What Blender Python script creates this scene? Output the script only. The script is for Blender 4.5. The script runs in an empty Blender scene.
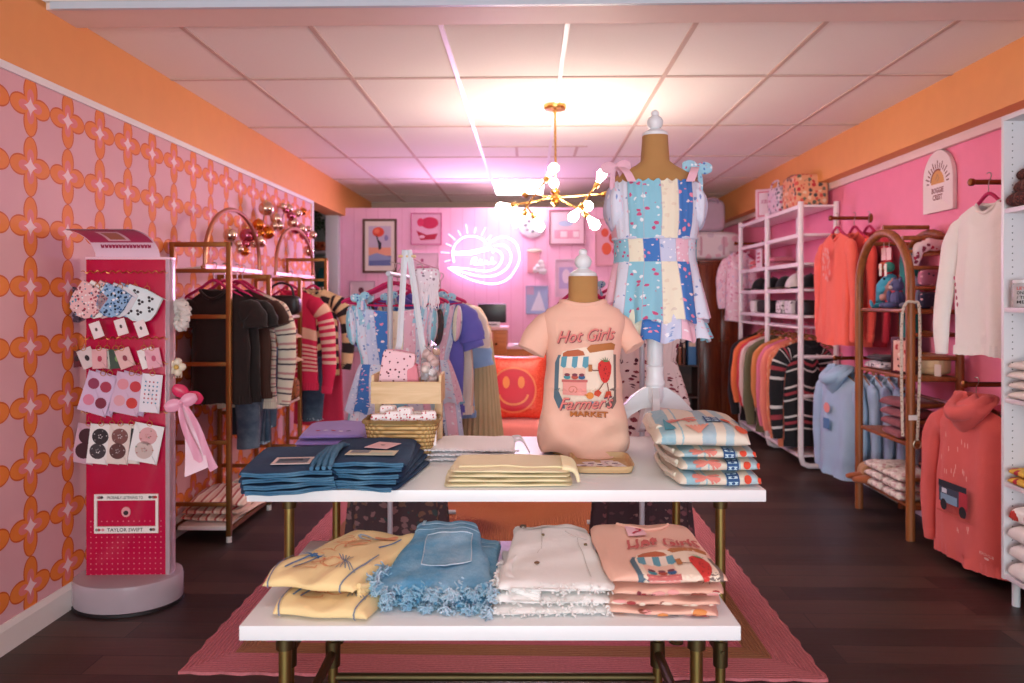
import bpy, bmesh, math, random
import numpy as np
from mathutils import Vector, Matrix
from mathutils.geometry import tessellate_polygon

S = bpy.context.scene
COL = S.collection
PI = math.pi
sin, cos = math.sin, math.cos

def hexc(h):
    h = h.lstrip('#')
    v = [int(h[i:i + 2], 16) / 255 for i in (0, 2, 4)]
    return tuple(x / 12.92 if x <= .04045 else ((x + .055) / 1.055) ** 2.4 for x in v) + (1,)

# ------------------------------------------------------------------ camera, world, lights, exposure
CAMZ, FPX, TH = 1.434, 741.0, math.radians(1.314)
cam = bpy.data.cameras.new('camera')
cam.sensor_width = 36
cam.lens = FPX * 36 / 1024
cam.shift_y = -42.5 / 1024
cam.dof.use_dof = True
cam.dof.focus_distance = 2.7
cam.dof.aperture_fstop = 2.6
cam.clip_start = .02
cam_o = bpy.data.objects.new('camera', cam)
cam_o.location = (0, 0, CAMZ)
cam_o.rotation_euler = (PI / 2, 0, TH)
COL.objects.link(cam_o)
S.camera = cam_o

W = bpy.data.worlds.new('world')
S.world = W
W.use_nodes = True
W.node_tree.nodes['Background'].inputs[0].default_value = hexc('#C9D6E4')
W.node_tree.nodes['Background'].inputs[1].default_value = .4

def area(name, loc, rot, sx, sy, power, col, spread=PI):
    l = bpy.data.lights.new(name, 'AREA')
    l.shape = 'RECTANGLE'
    l.size, l.size_y, l.energy, l.color = sx, sy, power, col
    l.spread = spread
    o = bpy.data.objects.new(name, l)
    o.location, o.rotation_euler = loc, rot
    COL.objects.link(o)
    return o
# daylight through the shop window behind the camera
area('window_daylight', (0, -4.3, 1.35), (math.radians(90), 0, 0), 3.4, 2.1, 185, (.66, .88, 1))
# added warm lamp low behind the camera, tilted up to brighten the ceiling
area('ceiling_fill', (0, -4.2, .5), (math.radians(118), 0, 0), 4.2, .8, 75, (1, .92, .85))
# the shop's ceiling panels above the front part of the room
area('front_ceiling_light', (.2, 1.2, 2.66), (0, 0, 0), 1.8, .6, 9, (1, .93, .86))
# the light the neon sign throws into the room
area('neon_sign_light', (-.53, 8.40, 1.96), (math.radians(-90), 0, 0), .85, .5, 32, (.88, .5, 1))
BULB, NEON, NEONR, PANEL = 92.0, 4.5, 2.2, 12.0
BULBCOL, NEONCOL = (1, .88, .76, 1), (.80, .52, 1, 1)
S.view_settings.view_transform = 'Standard'
S.view_settings.look = 'None'
S.view_settings.gamma = 1
S.view_settings.use_curve_mapping = False
S.view_settings.exposure = 0.26

# ------------------------------------------------------------------ geometry helpers
def P(px, py, Y):
    """the point at room depth Y seen at pixel px, py of the 1024 x 683 frame"""
    cx = (px - 512) / FPX
    d = Y / (cos(TH) + cx * sin(TH))
    return Vector((d * (-sin(TH) + cx * cos(TH)), Y, CAMZ - d * (py - 299) / FPX))

def Q(px, py, d):
    cx = (px - 512) / FPX
    return Vector((d * (-sin(TH) + cx * cos(TH)), d * (cos(TH) + cx * sin(TH)), CAMZ - d * (py - 299) / FPX))

def spow(v, p):
    return math.copysign(abs(v) ** p, v)

def lerp(a, b, t):
    return a + (b - a) * t

def interp(t, pts):
    for (t0, v0), (t1, v1) in zip(pts, pts[1:]):
        if t <= t1:
            f = (t - t0) / (t1 - t0) if t1 > t0 else 0
            f = max(0, min(1, f))
            f = f * f * (3 - 2 * f)
            return v0 + (v1 - v0) * f
    return pts[-1][1]

def smooth_path(pts, n=6, closed=False):
    pts = [Vector(p) for p in pts]
    out = []
    m = len(pts)
    rng = range(m if closed else m - 1)
    for i in rng:
        if closed:
            p0, p1, p2, p3 = pts[(i - 1) % m], pts[i], pts[(i + 1) % m], pts[(i + 2) % m]
        else:
            p0, p1, p2, p3 = pts[max(i - 1, 0)], pts[i], pts[i + 1], pts[min(i + 2, m - 1)]
        for k in range(n):
            t = k / n
            out.append(.5 * ((2 * p1) + (-p0 + p2) * t + (2 * p0 - 5 * p1 + 4 * p2 - p3) * t * t + (-p0 + 3 * p1 - 3 * p2 + p3) * t ** 3))
    if not closed:
        out.append(pts[-1])
    return out

class G:
    def __init__(self):
        self.V, self.F, self.UV, self.M = [], [], {}, []
        self.m = 0

    def face(self, idx, uv=None):
        if uv:
            self.UV[len(self.F)] = uv
        self.F.append(tuple(idx))
        self.M.append(self.m)

    def box(self, x0, x1, y0, y1, z0, z1):
        b = len(self.V)
        self.V += [Vector((x, y, z)) for z in (z0, z1) for y in (y0, y1) for x in (x0, x1)]
        for f in ((0, 2, 3, 1), (4, 5, 7, 6), (0, 1, 5, 4), (2, 6, 7, 3), (0, 4, 6, 2), (1, 3, 7, 5)):
            self.face([b + i for i in f])
        return self

    def xbox(self, c, sx, sy, sz, M=None):
        b = len(self.V)
        self.box(-sx / 2, sx / 2, -sy / 2, sy / 2, -sz / 2, sz / 2)
        for i in range(b, len(self.V)):
            v = self.V[i]
            self.V[i] = ((M @ v) if M else v) + Vector(c)
        return self

    def surf(self, fn, nu, nv, wu=False, wv=False, us=1, vs=1, capv=False, flip=False):
        b = len(self.V)
        cu, cv = (nu if wu else nu + 1), (nv if wv else nv + 1)
        for j in range(cv):
            for i in range(cu):
                self.V.append(Vector(fn(i / nu, j / nv)))
        for j in range(nv):
            for i in range(nu):
                i2, j2 = (i + 1) % cu, (j + 1) % cv
                q = [b + j * cu + i, b + j * cu + i2, b + j2 * cu + i2, b + j2 * cu + i]
                u0, u1, v0, v1 = i / nu * us, (i + 1) / nu * us, j / nv * vs, (j + 1) / nv * vs
                uv = [(u0, v0), (u1, v0), (u1, v1), (u0, v1)]
                if flip:
                    q.reverse(); uv.reverse()
                self.face(q, uv)
        if capv and wu:
            for j, rev in ((0, not flip), (cv - 1, flip)):
                ring = [b + j * cu + i for i in range(cu)]
                c = sum((self.V[k] for k in ring), Vector()) / cu
                self.V.append(c)
                ci = len(self.V) - 1
                for i in range(cu):
                    t = [ring[i], ring[(i + 1) % cu], ci]
                    if rev:
                        t.reverse()
                    self.face(t, [(i / nu * us, 0)] * 3)
        return self

    def tube(self, pts, r, n=8, closed=False, flat=1.0, caps=True, vs=1, wob=None):
        pts = [Vector(p) for p in pts]
        m = len(pts)
        R = r if isinstance(r, (list, tuple)) else [r] * m
        if len(R) != m:
            R = [interp(i / (m - 1), [(k / (len(R) - 1), R[k]) for k in range(len(R))]) for i in range(m)]
        T = []
        for i in range(m):
            a, c = (pts[(i - 1) % m], pts[(i + 1) % m]) if closed else (pts[max(i - 1, 0)], pts[min(i + 1, m - 1)])
            t = (c - a)
            T.append(t.normalized() if t.length > 1e-9 else Vector((0, 0, 1)))
        ref = Vector((0, 1, 0)) if abs(T[0].y) < .9 else Vector((1, 0, 0))
        u = (ref - T[0] * ref.dot(T[0])).normalized()
        fr = []
        for t in T:
            u = (u - t * u.dot(t))
            u = u.normalized() if u.length > 1e-6 else t.orthogonal().normalized()
            fr.append((u.copy(), t.cross(u)))
        def fn(a, b):
            k = round(b * (m if closed else m - 1)) % m
            U, Vv = fr[k]
            an = a * 2 * PI
            rr = R[k] * (wob(a, b) if wob else 1)
            return pts[k] + U * (cos(an) * rr * flat) + Vv * (sin(an) * rr)
        self.surf(fn, n, m if closed else m - 1, wu=True, wv=closed, us=1, vs=vs, capv=caps and not closed, flip=False)
        return self

    def lathe(self, prof, n=20, c=(0, 0, 0), cap=True, sx=1, sy=1):
        c = Vector(c)
        m = len(prof)
        self.surf(lambda a, b: c + Vector((prof[round(b * (m - 1))][0] * cos(2 * PI * a) * sx, prof[round(b * (m - 1))][0] * sin(2 * PI * a) * sy, prof[round(b * (m - 1))][1])), n, m - 1, wu=True, capv=cap)
        return self

    def ball(self, c, r, n=12, M=None, fn=None):
        c = Vector(c)
        if not isinstance(r, (tuple, list)):
            r = (r, r, r)
        def f(a, b):
            th, ph = 2 * PI * a, PI * (b * .996 + .002) - PI / 2
            k = fn(a, b) if fn else 1
            v = Vector((r[0] * cos(th) * cos(ph) * k, r[1] * sin(th) * cos(ph) * k, r[2] * sin(ph) * k))
            return ((M @ v) if M else v) + c
        self.surf(f, n, max(6, n * 2 // 3), wu=True, capv=True)
        return self

    def prism(self, outline, t, fr):
        """a closed 2d outline given a thickness; fr(x, y, z) puts it in space"""
        b = len(self.V)
        n = len(outline)
        for z in (0, t):
            for x, y in outline:
                self.V.append(Vector(fr(x, y, z)))
        tris = tessellate_polygon([[Vector((x, y, 0)) for x, y in outline]])
        for tr in tris:
            self.face([b + i for i in tr])
            self.face([b + n + i for i in reversed(tr)])
        for i in range(n):
            j = (i + 1) % n
            self.face([b + i, b + j, b + n + j, b + n + i])
        return self

    def flat2d(self, tris, fn, lim=.012):
        """2d triangles laid over a surface fn(x, y), cut small enough to follow it"""
        st = [tuple(Vector((p[0], p[1])) for p in t) for t in tris]
        while st:
            a, b_, c = st.pop()
            e = [((b_ - a).length, 0), ((c - b_).length, 1), ((a - c).length, 2)]
            L, k = max(e)
            if L > lim:
                if k == 0:
                    mid = (a + b_) / 2; st += [(a, mid, c), (mid, b_, c)]
                elif k == 1:
                    mid = (b_ + c) / 2; st += [(a, b_, mid), (a, mid, c)]
                else:
                    mid = (a + c) / 2; st += [(a, b_, mid), (mid, b_, c)]
                continue
            q = len(self.V)
            self.V += [Vector(fn(*p)) for p in (a, b_, c)]
            self.face([q, q + 1, q + 2])
        return self

    def build(self, name, mat, parent=None, smooth=True, bevel=0, seg=2, ang=40, weld=False, norm=True):
        me = bpy.data.meshes.new(name)
        me.from_pydata([tuple(v) for v in self.V], [], self.F)
        uvl = me.uv_layers.new(name='UVMap')
        for fi, p in enumerate(me.polygons):
            uv = self.UV.get(fi)
            if uv:
                for k, li in enumerate(p.loop_indices):
                    uvl.data[li].uv = uv[k]
        mats = mat if isinstance(mat, (list, tuple)) else [mat]
        for m in mats:
            me.materials.append(m)
        for p, mi in zip(me.polygons, self.M):
            p.material_index = mi
        if bevel or norm or weld:
            bm = bmesh.new()
            bm.from_mesh(me)
            if weld:
                bmesh.ops.remove_doubles(bm, verts=bm.verts, dist=1e-5)
            if bevel:
                bmesh.ops.bevel(bm, geom=list(bm.edges), offset=bevel, segments=seg, profile=.6, affect='EDGES', clamp_overlap=True)
            if norm:
                bmesh.ops.recalc_face_normals(bm, faces=bm.faces)
            bm.to_mesh(me)
            bm.free()
        if smooth:
            for p in me.polygons:
                p.use_smooth = True
            me.set_sharp_from_angle(angle=math.radians(ang))
        o = bpy.data.objects.new(name, me)
        COL.objects.link(o)
        if parent:
            o.parent = parent
        return o

def thing(name, label, cat, loc=(0, 0, 0), rz=0, group=None):
    o = bpy.data.objects.new(name, None)
    o.empty_display_size = .05
    COL.objects.link(o)
    o.location = loc
    o.rotation_euler = (0, 0, rz)
    return tag(o, label, cat, group)

def tag(o, label, cat, group=None):
    o['label'] = label
    o['category'] = cat
    if group:
        o['group'] = group
    return o

def struct(o, label=None):
    o['kind'] = 'structure'
    if label:
        o['label'] = label
    return o

def dup(root, loc, rz=None, label=None, group=None, mats=None):
    r = root.copy()
    COL.objects.link(r)
    r.location = loc
    if rz is not None:
        r.rotation_euler = (0, 0, rz)
    if label:
        r['label'] = label
    if group:
        r['group'] = group
    for ch in list(root.children):
        c = ch.copy(); COL.objects.link(c); c.parent = r
        for g in list(ch.children):
            d = g.copy(); COL.objects.link(d); d.parent = c
    return r

_txt = {}
def text_tris(s, size=1.0, shear=0.0, bold=0.0, align='CENTER'):
    key = (s, shear, bold, align)
    if key not in _txt:
        cu = bpy.data.curves.new('lettering', 'FONT')
        cu.body = s
        cu.size = 1
        cu.shear = shear
        cu.offset = bold
        cu.align_x = align
        cu.resolution_u = 2
        cu.fill_mode = 'FRONT'
        ob = bpy.data.objects.new('lettering', cu)
        COL.objects.link(ob)
        dg = bpy.context.evaluated_depsgraph_get()
        me = ob.evaluated_get(dg).to_mesh()
        me.calc_loop_triangles()
        vs = [(v.co.x, v.co.y) for v in me.vertices]
        _txt[key] = [tuple(vs[i] for i in t.vertices) for t in me.loop_triangles]
        bpy.data.objects.remove(ob)
        bpy.data.curves.remove(cu)
    return [tuple((x * size, y * size) for x, y in t) for t in _txt[key]]

def text_fit(s, w, h, shear=0.0, bold=0.0):
    t = text_tris(s, 1, shear, bold)
    xs = [p[0] for q in t for p in q]; ys = [p[1] for q in t for p in q]
    x0, x1, y0, y1 = min(xs), max(xs), 0, max(ys)
    return [tuple(((x - (x0 + x1) / 2) / (x1 - x0) * w, y / (y1 - y0) * h) for x, y in q) for q in t]

def poly_tris(pts):
    t = tessellate_polygon([[Vector((x, y, 0)) for x, y in pts]])
    return [tuple(pts[i] for i in q) for q in t]

def move(tris, dx, dy, rot=0, s=1):
    c, n = cos(rot) * s, sin(rot) * s
    return [tuple((x * c - y * n + dx, x * n + y * c + dy) for x, y in t) for t in tris]

def ell(cx, cy, rx, ry, n=16, a0=0, a1=2 * PI):
    return [(cx + rx * cos(a0 + (a1 - a0) * i / n), cy + ry * sin(a0 + (a1 - a0) * i / n)) for i in range(n + (0 if a1 - a0 > 6.28 else 1))]

def rect(x0, x1, y0, y1):
    return [(x0, y0), (x1, y0), (x1, y1), (x0, y1)]

def rrect(x0, x1, y0, y1, r, n=4):
    o = []
    for cx, cy, a in ((x1 - r, y1 - r, 0), (x0 + r, y1 - r, PI / 2), (x0 + r, y0 + r, PI), (x1 - r, y0 + r, 1.5 * PI)):
        o += [(cx + r * cos(a + PI / 2 * i / n), cy + r * sin(a + PI / 2 * i / n)) for i in range(n + 1)]
    return o

def stroke(pts, w):
    t = []
    for (x0, y0), (x1, y1) in zip(pts, pts[1:]):
        L = math.hypot(x1 - x0, y1 - y0) or 1e-6
        nx, ny = -(y1 - y0) / L * w / 2, (x1 - x0) / L * w / 2
        t += [((x0 + nx, y0 + ny), (x0 - nx, y0 - ny), (x1 - nx, y1 - ny)), ((x0 + nx, y0 + ny), (x1 - nx, y1 - ny), (x1 + nx, y1 + ny))]
    return t

# ------------------------------------------------------------------ materials
class NT:
    def __init__(self, name):
        self.mat = bpy.data.materials.new(name)
        self.mat.use_nodes = True
        self.t = self.mat.node_tree
        self.t.nodes.clear()
        self.out = self.t.nodes.new('ShaderNodeOutputMaterial')
        self.b = self.t.nodes.new('ShaderNodeBsdfPrincipled')
        self.t.links.new(self.b.outputs[0], self.out.inputs[0])

    def set(self, sock, v):
        if hasattr(v, 'is_output'):
            self.t.links.new(v, sock)
        elif isinstance(v, (tuple, list)):
            sock.default_value = tuple(v)[:len(sock.default_value)] if hasattr(sock.default_value, '__len__') else v
        else:
            sock.default_value = v

    def node(self, typ, **kw):
        n = self.t.nodes.new('ShaderNode' + typ)
        for k, v in kw.items():
            setattr(n, k, v)
        return n

    def coord(self, kind='Object', scale=(1, 1, 1), rot=(0, 0, 0), loc=(0, 0, 0)):
        c = self.node('TexCoord')
        m = self.node('Mapping')
        m.inputs['Scale'].default_value = scale
        m.inputs['Rotation'].default_value = rot
        m.inputs['Location'].default_value = loc
        self.t.links.new(c.outputs[kind], m.inputs[0])
        return m.outputs[0]

    def m(self, op, a, b=0.0, c=0.0):
        n = self.node('Math', operation=op)
        for i, v in enumerate((a, b, c)):
            self.set(n.inputs[i], v)
        return n.outputs[0]

    def xyz(self, vec):
        s = self.node('SeparateXYZ')
        self.t.links.new(vec, s.inputs[0])
        return s.outputs[0], s.outputs[1], s.outputs[2]

    def vec(self, x, y, z):
        s = self.node('CombineXYZ')
        for i, v in enumerate((x, y, z)):
            self.set(s.inputs[i], v)
        return s.outputs[0]

    def mix(self, f, a, b, mode='MIX'):
        n = self.node('Mix', data_type='RGBA', blend_type=mode)
        self.set(n.inputs[0], f)
        self.set(n.inputs[6], a)
        self.set(n.inputs[7], b)
        return n.outputs[2]

    def noise(self, vec, scale, detail=3, rough=.5, dist=0):
        n = self.node('TexNoise')
        self.set(n.inputs['Vector'], vec)
        n.inputs['Scale'].default_value = scale
        n.inputs['Detail'].default_value = detail
        n.inputs['Roughness'].default_value = rough
        n.inputs['Distortion'].default_value = dist
        return n.outputs[0]

    def voro(self, vec, scale, rand=1.0):
        n = self.node('TexVoronoi')
        self.set(n.inputs['Vector'], vec)
        n.inputs['Scale'].default_value = scale
        n.inputs['Randomness'].default_value = rand
        return n.outputs['Distance'], n.outputs['Color']

    def ramp(self, f, stops, const=True):
        n = self.node('ValToRGB')
        n.color_ramp.interpolation = 'CONSTANT' if const else 'LINEAR'
        e = n.color_ramp.elements
        while len(e) < len(stops):
            e.new(.5)
        for el, (p, c) in zip(e, stops):
            el.position = p
            el.color = c
        self.set(n.inputs[0], f)
        return n.outputs[0]

    def bump(self, h, s=.3, d=.01):
        n = self.node('Bump')
        n.inputs['Strength'].default_value = s
        n.inputs['Distance'].default_value = d
        self.set(n.inputs['Height'], h)
        self.t.links.new(n.outputs[0], self.b.inputs['Normal'])

    def done(self, col, rough=.7, metal=0.0, **kw):
        self.set(self.b.inputs['Base Color'], col)
        self.set(self.b.inputs['Roughness'], rough)
        self.b.inputs['Metallic'].default_value = metal
        for k, v in kw.items():
            self.set(self.b.inputs[k.replace('_', ' ')], v)
        return self.mat

_m = {}
def cached(f):
    def g(*a, **k):
        key = (f.__name__, repr(a), repr(k))
        if key not in _m:
            _m[key] = f(*a, **k)
        return _m[key]
    return g

@cached
def plain(h, rough=.6, var=.06, metal=0.0, **kw):
    n = NT('paint_' + h.strip('#'))
    c = hexc(h)
    v = n.coord('Object')
    f = n.noise(v, 9, 3)
    d = tuple(x * (1 - 2 * var) for x in c[:3]) + (1,)
    return n.done(n.mix(f, d, tuple(min(1, x * (1 + var)) for x in c[:3]) + (1,)), rough, metal, **kw)

@cached
def cloth(h, var=.09, weave=420, sheen=.15, rough=.9, speck=None):
    n = NT('cloth_' + h.strip('#'))
    c = hexc(h)
    v = n.coord('Object')
    f = n.noise(v, 6, 4, .6)
    g = n.noise(v, weave, 2, .6)
    d = tuple(x * (1 - 2 * var) for x in c[:3]) + (1,)
    col = n.mix(f, d, tuple(min(1, x * (1 + var)) for x in c[:3]) + (1,))
    if speck:
        dist, _ = n.voro(v, speck[1])
        col = n.mix(n.m('LESS_THAN', dist, speck[2]), col, hexc(speck[0]))
    n.bump(n.m('ADD', g, n.m('MULTIPLY', n.noise(v, 22, 3), 2.5)), .35, .004)
    return n.done(col, rough, 0, Sheen_Weight=sheen)

@cached
def stripes(base, seq, period, axis='v', coord='UV', rough=.9):
    """seq: (start fraction, hex) along one period"""
    n = NT('striped_cloth')
    v = n.coord(coord)
    x, y, z = n.xyz(v)
    a = {'u': x, 'v': y, 'x': x, 'y': y, 'z': z}[axis]
    f = n.m('FRACT', n.m('DIVIDE', n.m('ADD', a, n.m('MULTIPLY', n.noise(v, 14, 2), .004)), period))
    col = n.ramp(f, [(0, hexc(base))] + [(p, hexc(h)) for p, h in seq])
    o = n.coord('Object')
    n.bump(n.m('ADD', n.noise(o, 300, 2), n.m('MULTIPLY', n.noise(o, 22, 3), 2.5)), .35, .004)
    return n.done(col, rough, 0, Sheen_Weight=.1)

@cached
def floral(base, cols, scale=30, size=.3, coord='UV', leaf=None, rand=.8, rough=.9):
    n = NT('floral_cloth')
    v = n.coord(coord)
    w = n.noise(v, scale * 2.2, 2)
    dist, c = n.voro(v, scale, rand)
    r, g, b = n.xyz(c)
    stops = [(i / len(cols), hexc(h)) for i, h in enumerate(cols)]
    col = hexc(base)
    if leaf:
        d2, _ = n.voro(n.coord(coord, loc=(.37, .71, .2)), scale * 1.4)
        col = n.mix(n.m('LESS_THAN', n.m('ADD', d2, n.m('MULTIPLY', w, .3)), size * .85), col, hexc(leaf))
    k = n.m('LESS_THAN', n.m('ADD', dist, n.m('MULTIPLY', n.m('SUBTRACT', w, .5), .5)), size)
    col = n.mix(k, col, n.ramp(r, stops))
    o = n.coord('Object')
    n.bump(n.m('ADD', n.noise(o, 300, 2), n.m('MULTIPLY', n.noise(o, 25, 3), 2.5)), .3, .004)
    return n.done(col, rough)

@cached
def patchwork(strips, scale=26, nstrip=12, slant=.0, rough=.9, seed=0):
    """strips of different little-flowered cottons sewn side by side (uv u runs round the garment)"""
    n = NT('patchwork_cotton')
    v = n.coord('UV')
    x, y, z = n.xyz(v)
    a = n.m('ADD', x, n.m('MULTIPLY', y, slant))
    idx = n.m('FLOOR', n.m('MULTIPLY', a, nstrip))
    m = len(strips)
    k = n.m('DIVIDE', n.m('ADD', n.m('FLOORED_MODULO', n.m('ADD', idx, seed), m), .5), m)
    base = n.ramp(k, [(i / m, hexc(s[0])) for i, s in enumerate(strips)])
    dots = n.ramp(k, [(i / m, hexc(s[1])) for i, s in enumerate(strips)])
    dots2 = n.ramp(k, [(i / m, hexc(s[2])) for i, s in enumerate(strips)])
    dist, c = n.voro(n.vec(n.m('MULTIPLY', x, 1.0), y, 0), scale, .8)
    r, g, b = n.xyz(c)
    w = n.noise(v, scale * 2, 2)
    dc = n.mix(n.m('GREATER_THAN', r, .5), dots, dots2)
    col = n.mix(n.m('LESS_THAN', n.m('ADD', dist, n.m('MULTIPLY', n.m('SUBTRACT', w, .5), .6)), .3), base, dc)
    fr = n.m('FRACT', n.m('MULTIPLY', a, nstrip))
    col = n.mix(n.m('LESS_THAN', fr, .035), col, hexc('#B9B4C4'))
    o = n.coord('Object')
    n.bump(n.m('ADD', n.noise(o, 300, 2), n.m('MULTIPLY', n.noise(o, 25, 3), 2)), .3, .004)
    return n.done(col, rough)

@cached
def denim(h, fade='#A9CBE0', amt=.5):
    n = NT('denim_' + h.strip('#'))
    v = n.coord('Object')
    w = n.node('TexWave')
    n.set(w.inputs['Vector'], n.coord('Object', rot=(.4, .3, .7)))
    w.inputs['Scale'].default_value = 130
    w.inputs['Distortion'].default_value = 3
    f = n.noise(v, 9, 4, .65)
    f2 = n.noise(v, 150, 2, .7)
    a = n.m('MULTIPLY', n.m('SUBTRACT', f, .38), amt * 2.6)
    a = n.node('Clamp').outputs[0] if False else n.m('MINIMUM', n.m('MAXIMUM', a, 0), 1)
    col = n.mix(a, hexc(h), hexc(fade))
    col = n.mix(n.m('MULTIPLY', f2, .35), col, hexc('#16283F'))
    n.bump(n.m('ADD', f2, n.m('MULTIPLY', f, 2)), .4, .004)
    return n.done(col, .9)

@cached
def wood(c1, c2, axis='x', scale=1.0, rough=.5):
    n = NT('wood_' + c1.strip('#'))
    sc = {'x': (1.2, 14, 14), 'y': (14, 1.2, 14), 'z': (14, 14, 1.2)}[axis]
    v = n.coord('Object', tuple(s * scale for s in sc))
    f = n.noise(v, 1.6, 5, .6, 1.2)
    n.bump(f, .12, .003)
    return n.done(n.ramp(f, [(.3, hexc(c1)), (.7, hexc(c2))], False), rough)

@cached
def metal(h, rough=.3):
    n = NT('metal_' + h.strip('#'))
    f = n.noise(n.coord('Object'), 30, 2)
    return n.done(hexc(h), n.m('ADD', n.m('MULTIPLY', f, .12), rough), 1.0)

@cached
def glow(h, s, name='glowing_tube'):
    n = NT(name)
    return n.done(hexc(h), .4, 0, Emission_Color=hexc(h) if isinstance(h, str) else h, Emission_Strength=s)

def glow_rgb(c, s, name, base=(1, 1, 1, 1)):
    n = NT(name)
    return n.done(base, .4, 0, Emission_Color=c, Emission_Strength=s)

@cached
def acrylic(h, alpha_t=.8, rough=.05):
    n = NT('clear_acrylic_' + h.strip('#'))
    return n.done(hexc(h), rough, 0, Transmission_Weight=alpha_t, IOR=1.2)
# ------------------------------------------------------------------ the room
XL, XR, XRW, YP = -2.129, 2.458, 2.60, 8.55
CEIL = 2.74

def m_wallpaper():
    n = NT('wallpaper_orange_petals')
    v = n.coord('Object')
    x, y, z = n.xyz(v)
    p = .256
    def cell(a, off):
        return n.m('ABSOLUTE', n.m('SUBTRACT', n.m('FRACT', n.m('ADD', n.m('DIVIDE', a, p), off)), .5))
    a, b = cell(y, .320 + 40), cell(z, -.309 + 40)
    def ellip(u, v_, c, ru, rv):
        e = n.m('ADD', n.m('POWER', n.m('DIVIDE', n.m('SUBTRACT', u, c), ru), 2), n.m('POWER', n.m('DIVIDE', v_, rv), 2))
        return n.m('LESS_THAN', e, 1)
    def pair(c, ru, rv):
        return n.m('MAXIMUM', ellip(a, b, c, ru, rv), ellip(b, a, c, ru, rv))
    g = n.noise(v, 5, 2)
    base = n.mix(g, hexc('#D8A3A9'), hexc('#E2B0B4'))
    petal = n.mix(n.noise(v, 20, 2), hexc('#DE6A1E'), hexc('#EE8A36'))
    rim = pair(.252, .25, .178)
    col = n.mix(rim, base, hexc('#CF5A14'))
    petal = n.mix(n.noise(v, 20, 2), hexc('#E67A2A'), hexc('#EC8A36'))
    col = n.mix(pair(.25, .235, .15), col, petal)
    unused = n.mix(pair(.252, .25, .205), base, petal)
    col = n.mix(pair(.165, .125, .085), col, hexc('#E47F7C'))
    col = n.mix(n.m('LESS_THAN', n.m('ADD', n.m('POWER', a, .62), n.m('POWER', b, .62)), .34), col, hexc('#F3D3D6'))
    n.bump(n.noise(v, 260, 2), .08, .002)
    return n.done(col, .62)

def m_planks():
    n = NT('dark_plank_floor')
    v = n.coord('Object')
    br = n.node('TexBrick')
    n.set(br.inputs['Vector'], v)
    br.offset = .37
    br.inputs['Scale'].default_value = 1
    br.inputs['Brick Width'].default_value = 1.25
    br.inputs['Row Height'].default_value = .155
    br.inputs['Mortar Size'].default_value = .0025
    br.inputs['Color1'].default_value = (0, 0, 0, 1)
    br.inputs['Color2'].default_value = (1, 1, 1, 1)
    br.inputs['Mortar'].default_value = (.5, .5, .5, 1)
    gr = n.noise(n.coord('Object', (1.3, 22, 1)), 2.2, 6, .62, .8)
    f = n.m('ADD', n.m('MULTIPLY', gr, .7), n.m('MULTIPLY', br.outputs['Color'], .36))
    col = n.ramp(f, [(.25, hexc('#1C120F')), (.5, hexc('#33221C')), (.8, hexc('#523B31'))], False)
    col = n.mix(br.outputs['Fac'], col, hexc('#0E0908'))
    n.bump(n.m('ADD', gr, n.m('MULTIPLY', br.outputs['Fac'], -1)), .15, .004)
    return n.done(col, n.m('ADD', .34, n.m('MULTIPLY', gr, .25)), 0)

def m_rug():
    n = NT('braided_rug')
    x, y, z = n.xyz(n.coord('Object'))
    e = n.m('MINIMUM', n.m('SUBTRACT', RUGW / 2, n.m('ABSOLUTE', x)), n.m('SUBTRACT', RUGL / 2, n.m('ABSOLUTE', y)))
    v = n.coord('Object')
    col = n.ramp(n.m('DIVIDE', e, 2.0), [(0, hexc('#D77E84')), (.075, hexc('#A8764A')), (.125, hexc('#D26D7B')), (.30, hexc('#B86A3A'))])
    st = n.m('SINE', n.m('MULTIPLY', e, 420))
    col = n.mix(n.m('MULTIPLY', n.m('ADD', n.noise(v, 90, 3), n.m('MULTIPLY', st, .18)), .55), col, hexc('#7A3A34'), 'MIX')
    n.bump(n.m('ADD', st, n.noise(v, 160, 2)), .6, .006)
    return n.done(col, .95)

def m_tile():
    n = NT('ceiling_tile')
    v = n.coord('Object')
    f = n.noise(v, 160, 4, .7)
    n.bump(f, .25, .004)
    return n.done(n.mix(f, hexc('#EDE4DC'), hexc('#F7F0E9')), .85)

M_WALLP, M_FLOOR, M_TILE = m_wallpaper(), m_planks(), m_tile()
M_WHITE = plain('#EDEBE8', .45, .02)
M_GRID = plain('#F2EAEE', .32, .02)
M_ORANGE = plain('#EBA05A', .6, .03)
M_PINKW = plain('#F98BAC', .6, .03)
M_PINKB = plain('#F6BCD8', .6, .03)

o = G().box(-4.6, XRW + .1, -4.6, 10.3, -.1, 0).build('floor', M_FLOOR, norm=False); struct(o)
g = G().box(-4.6, XRW + .1, 3.2, 10.3, CEIL, CEIL + .06)
ceil = struct(g.build('ceiling', M_TILE))
g = G()
for xx in (-1.663, -1.043, .788, 1.396, 2.006):
    g.box(xx - .012, xx + .012, 3.3, 9.95, CEIL - .007, CEIL + .004)
for yy in (4.36, 5.59, 6.80, 8.02, 9.24):
    g.box(XL - .2, XR, yy - .012, yy + .012, CEIL - .006, CEIL + .004)
g.box(-.419, .5, 6.33, 6.354, CEIL - .006, CEIL + .004)
g.box(-.12, -.096, 6.35, 6.80, CEIL - .006, CEIL + .004)
g.box(.4, .424, 6.35, 6.80, CEIL - .006, CEIL + .004)
struct(g.build('ceiling_grid', plain('#CFB4A8', .8, .03), ceil))  # bars darker than the tiles: shadow lines of the grid put into the colour
g = G()
for xx in (-.419, .182):
    g.box(xx - .012, xx + .012, 3.3, 9.95, CEIL - .0075, CEIL + .004)
struct(g.build('ceiling_grid_bright', M_GRID, ceil))
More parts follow.
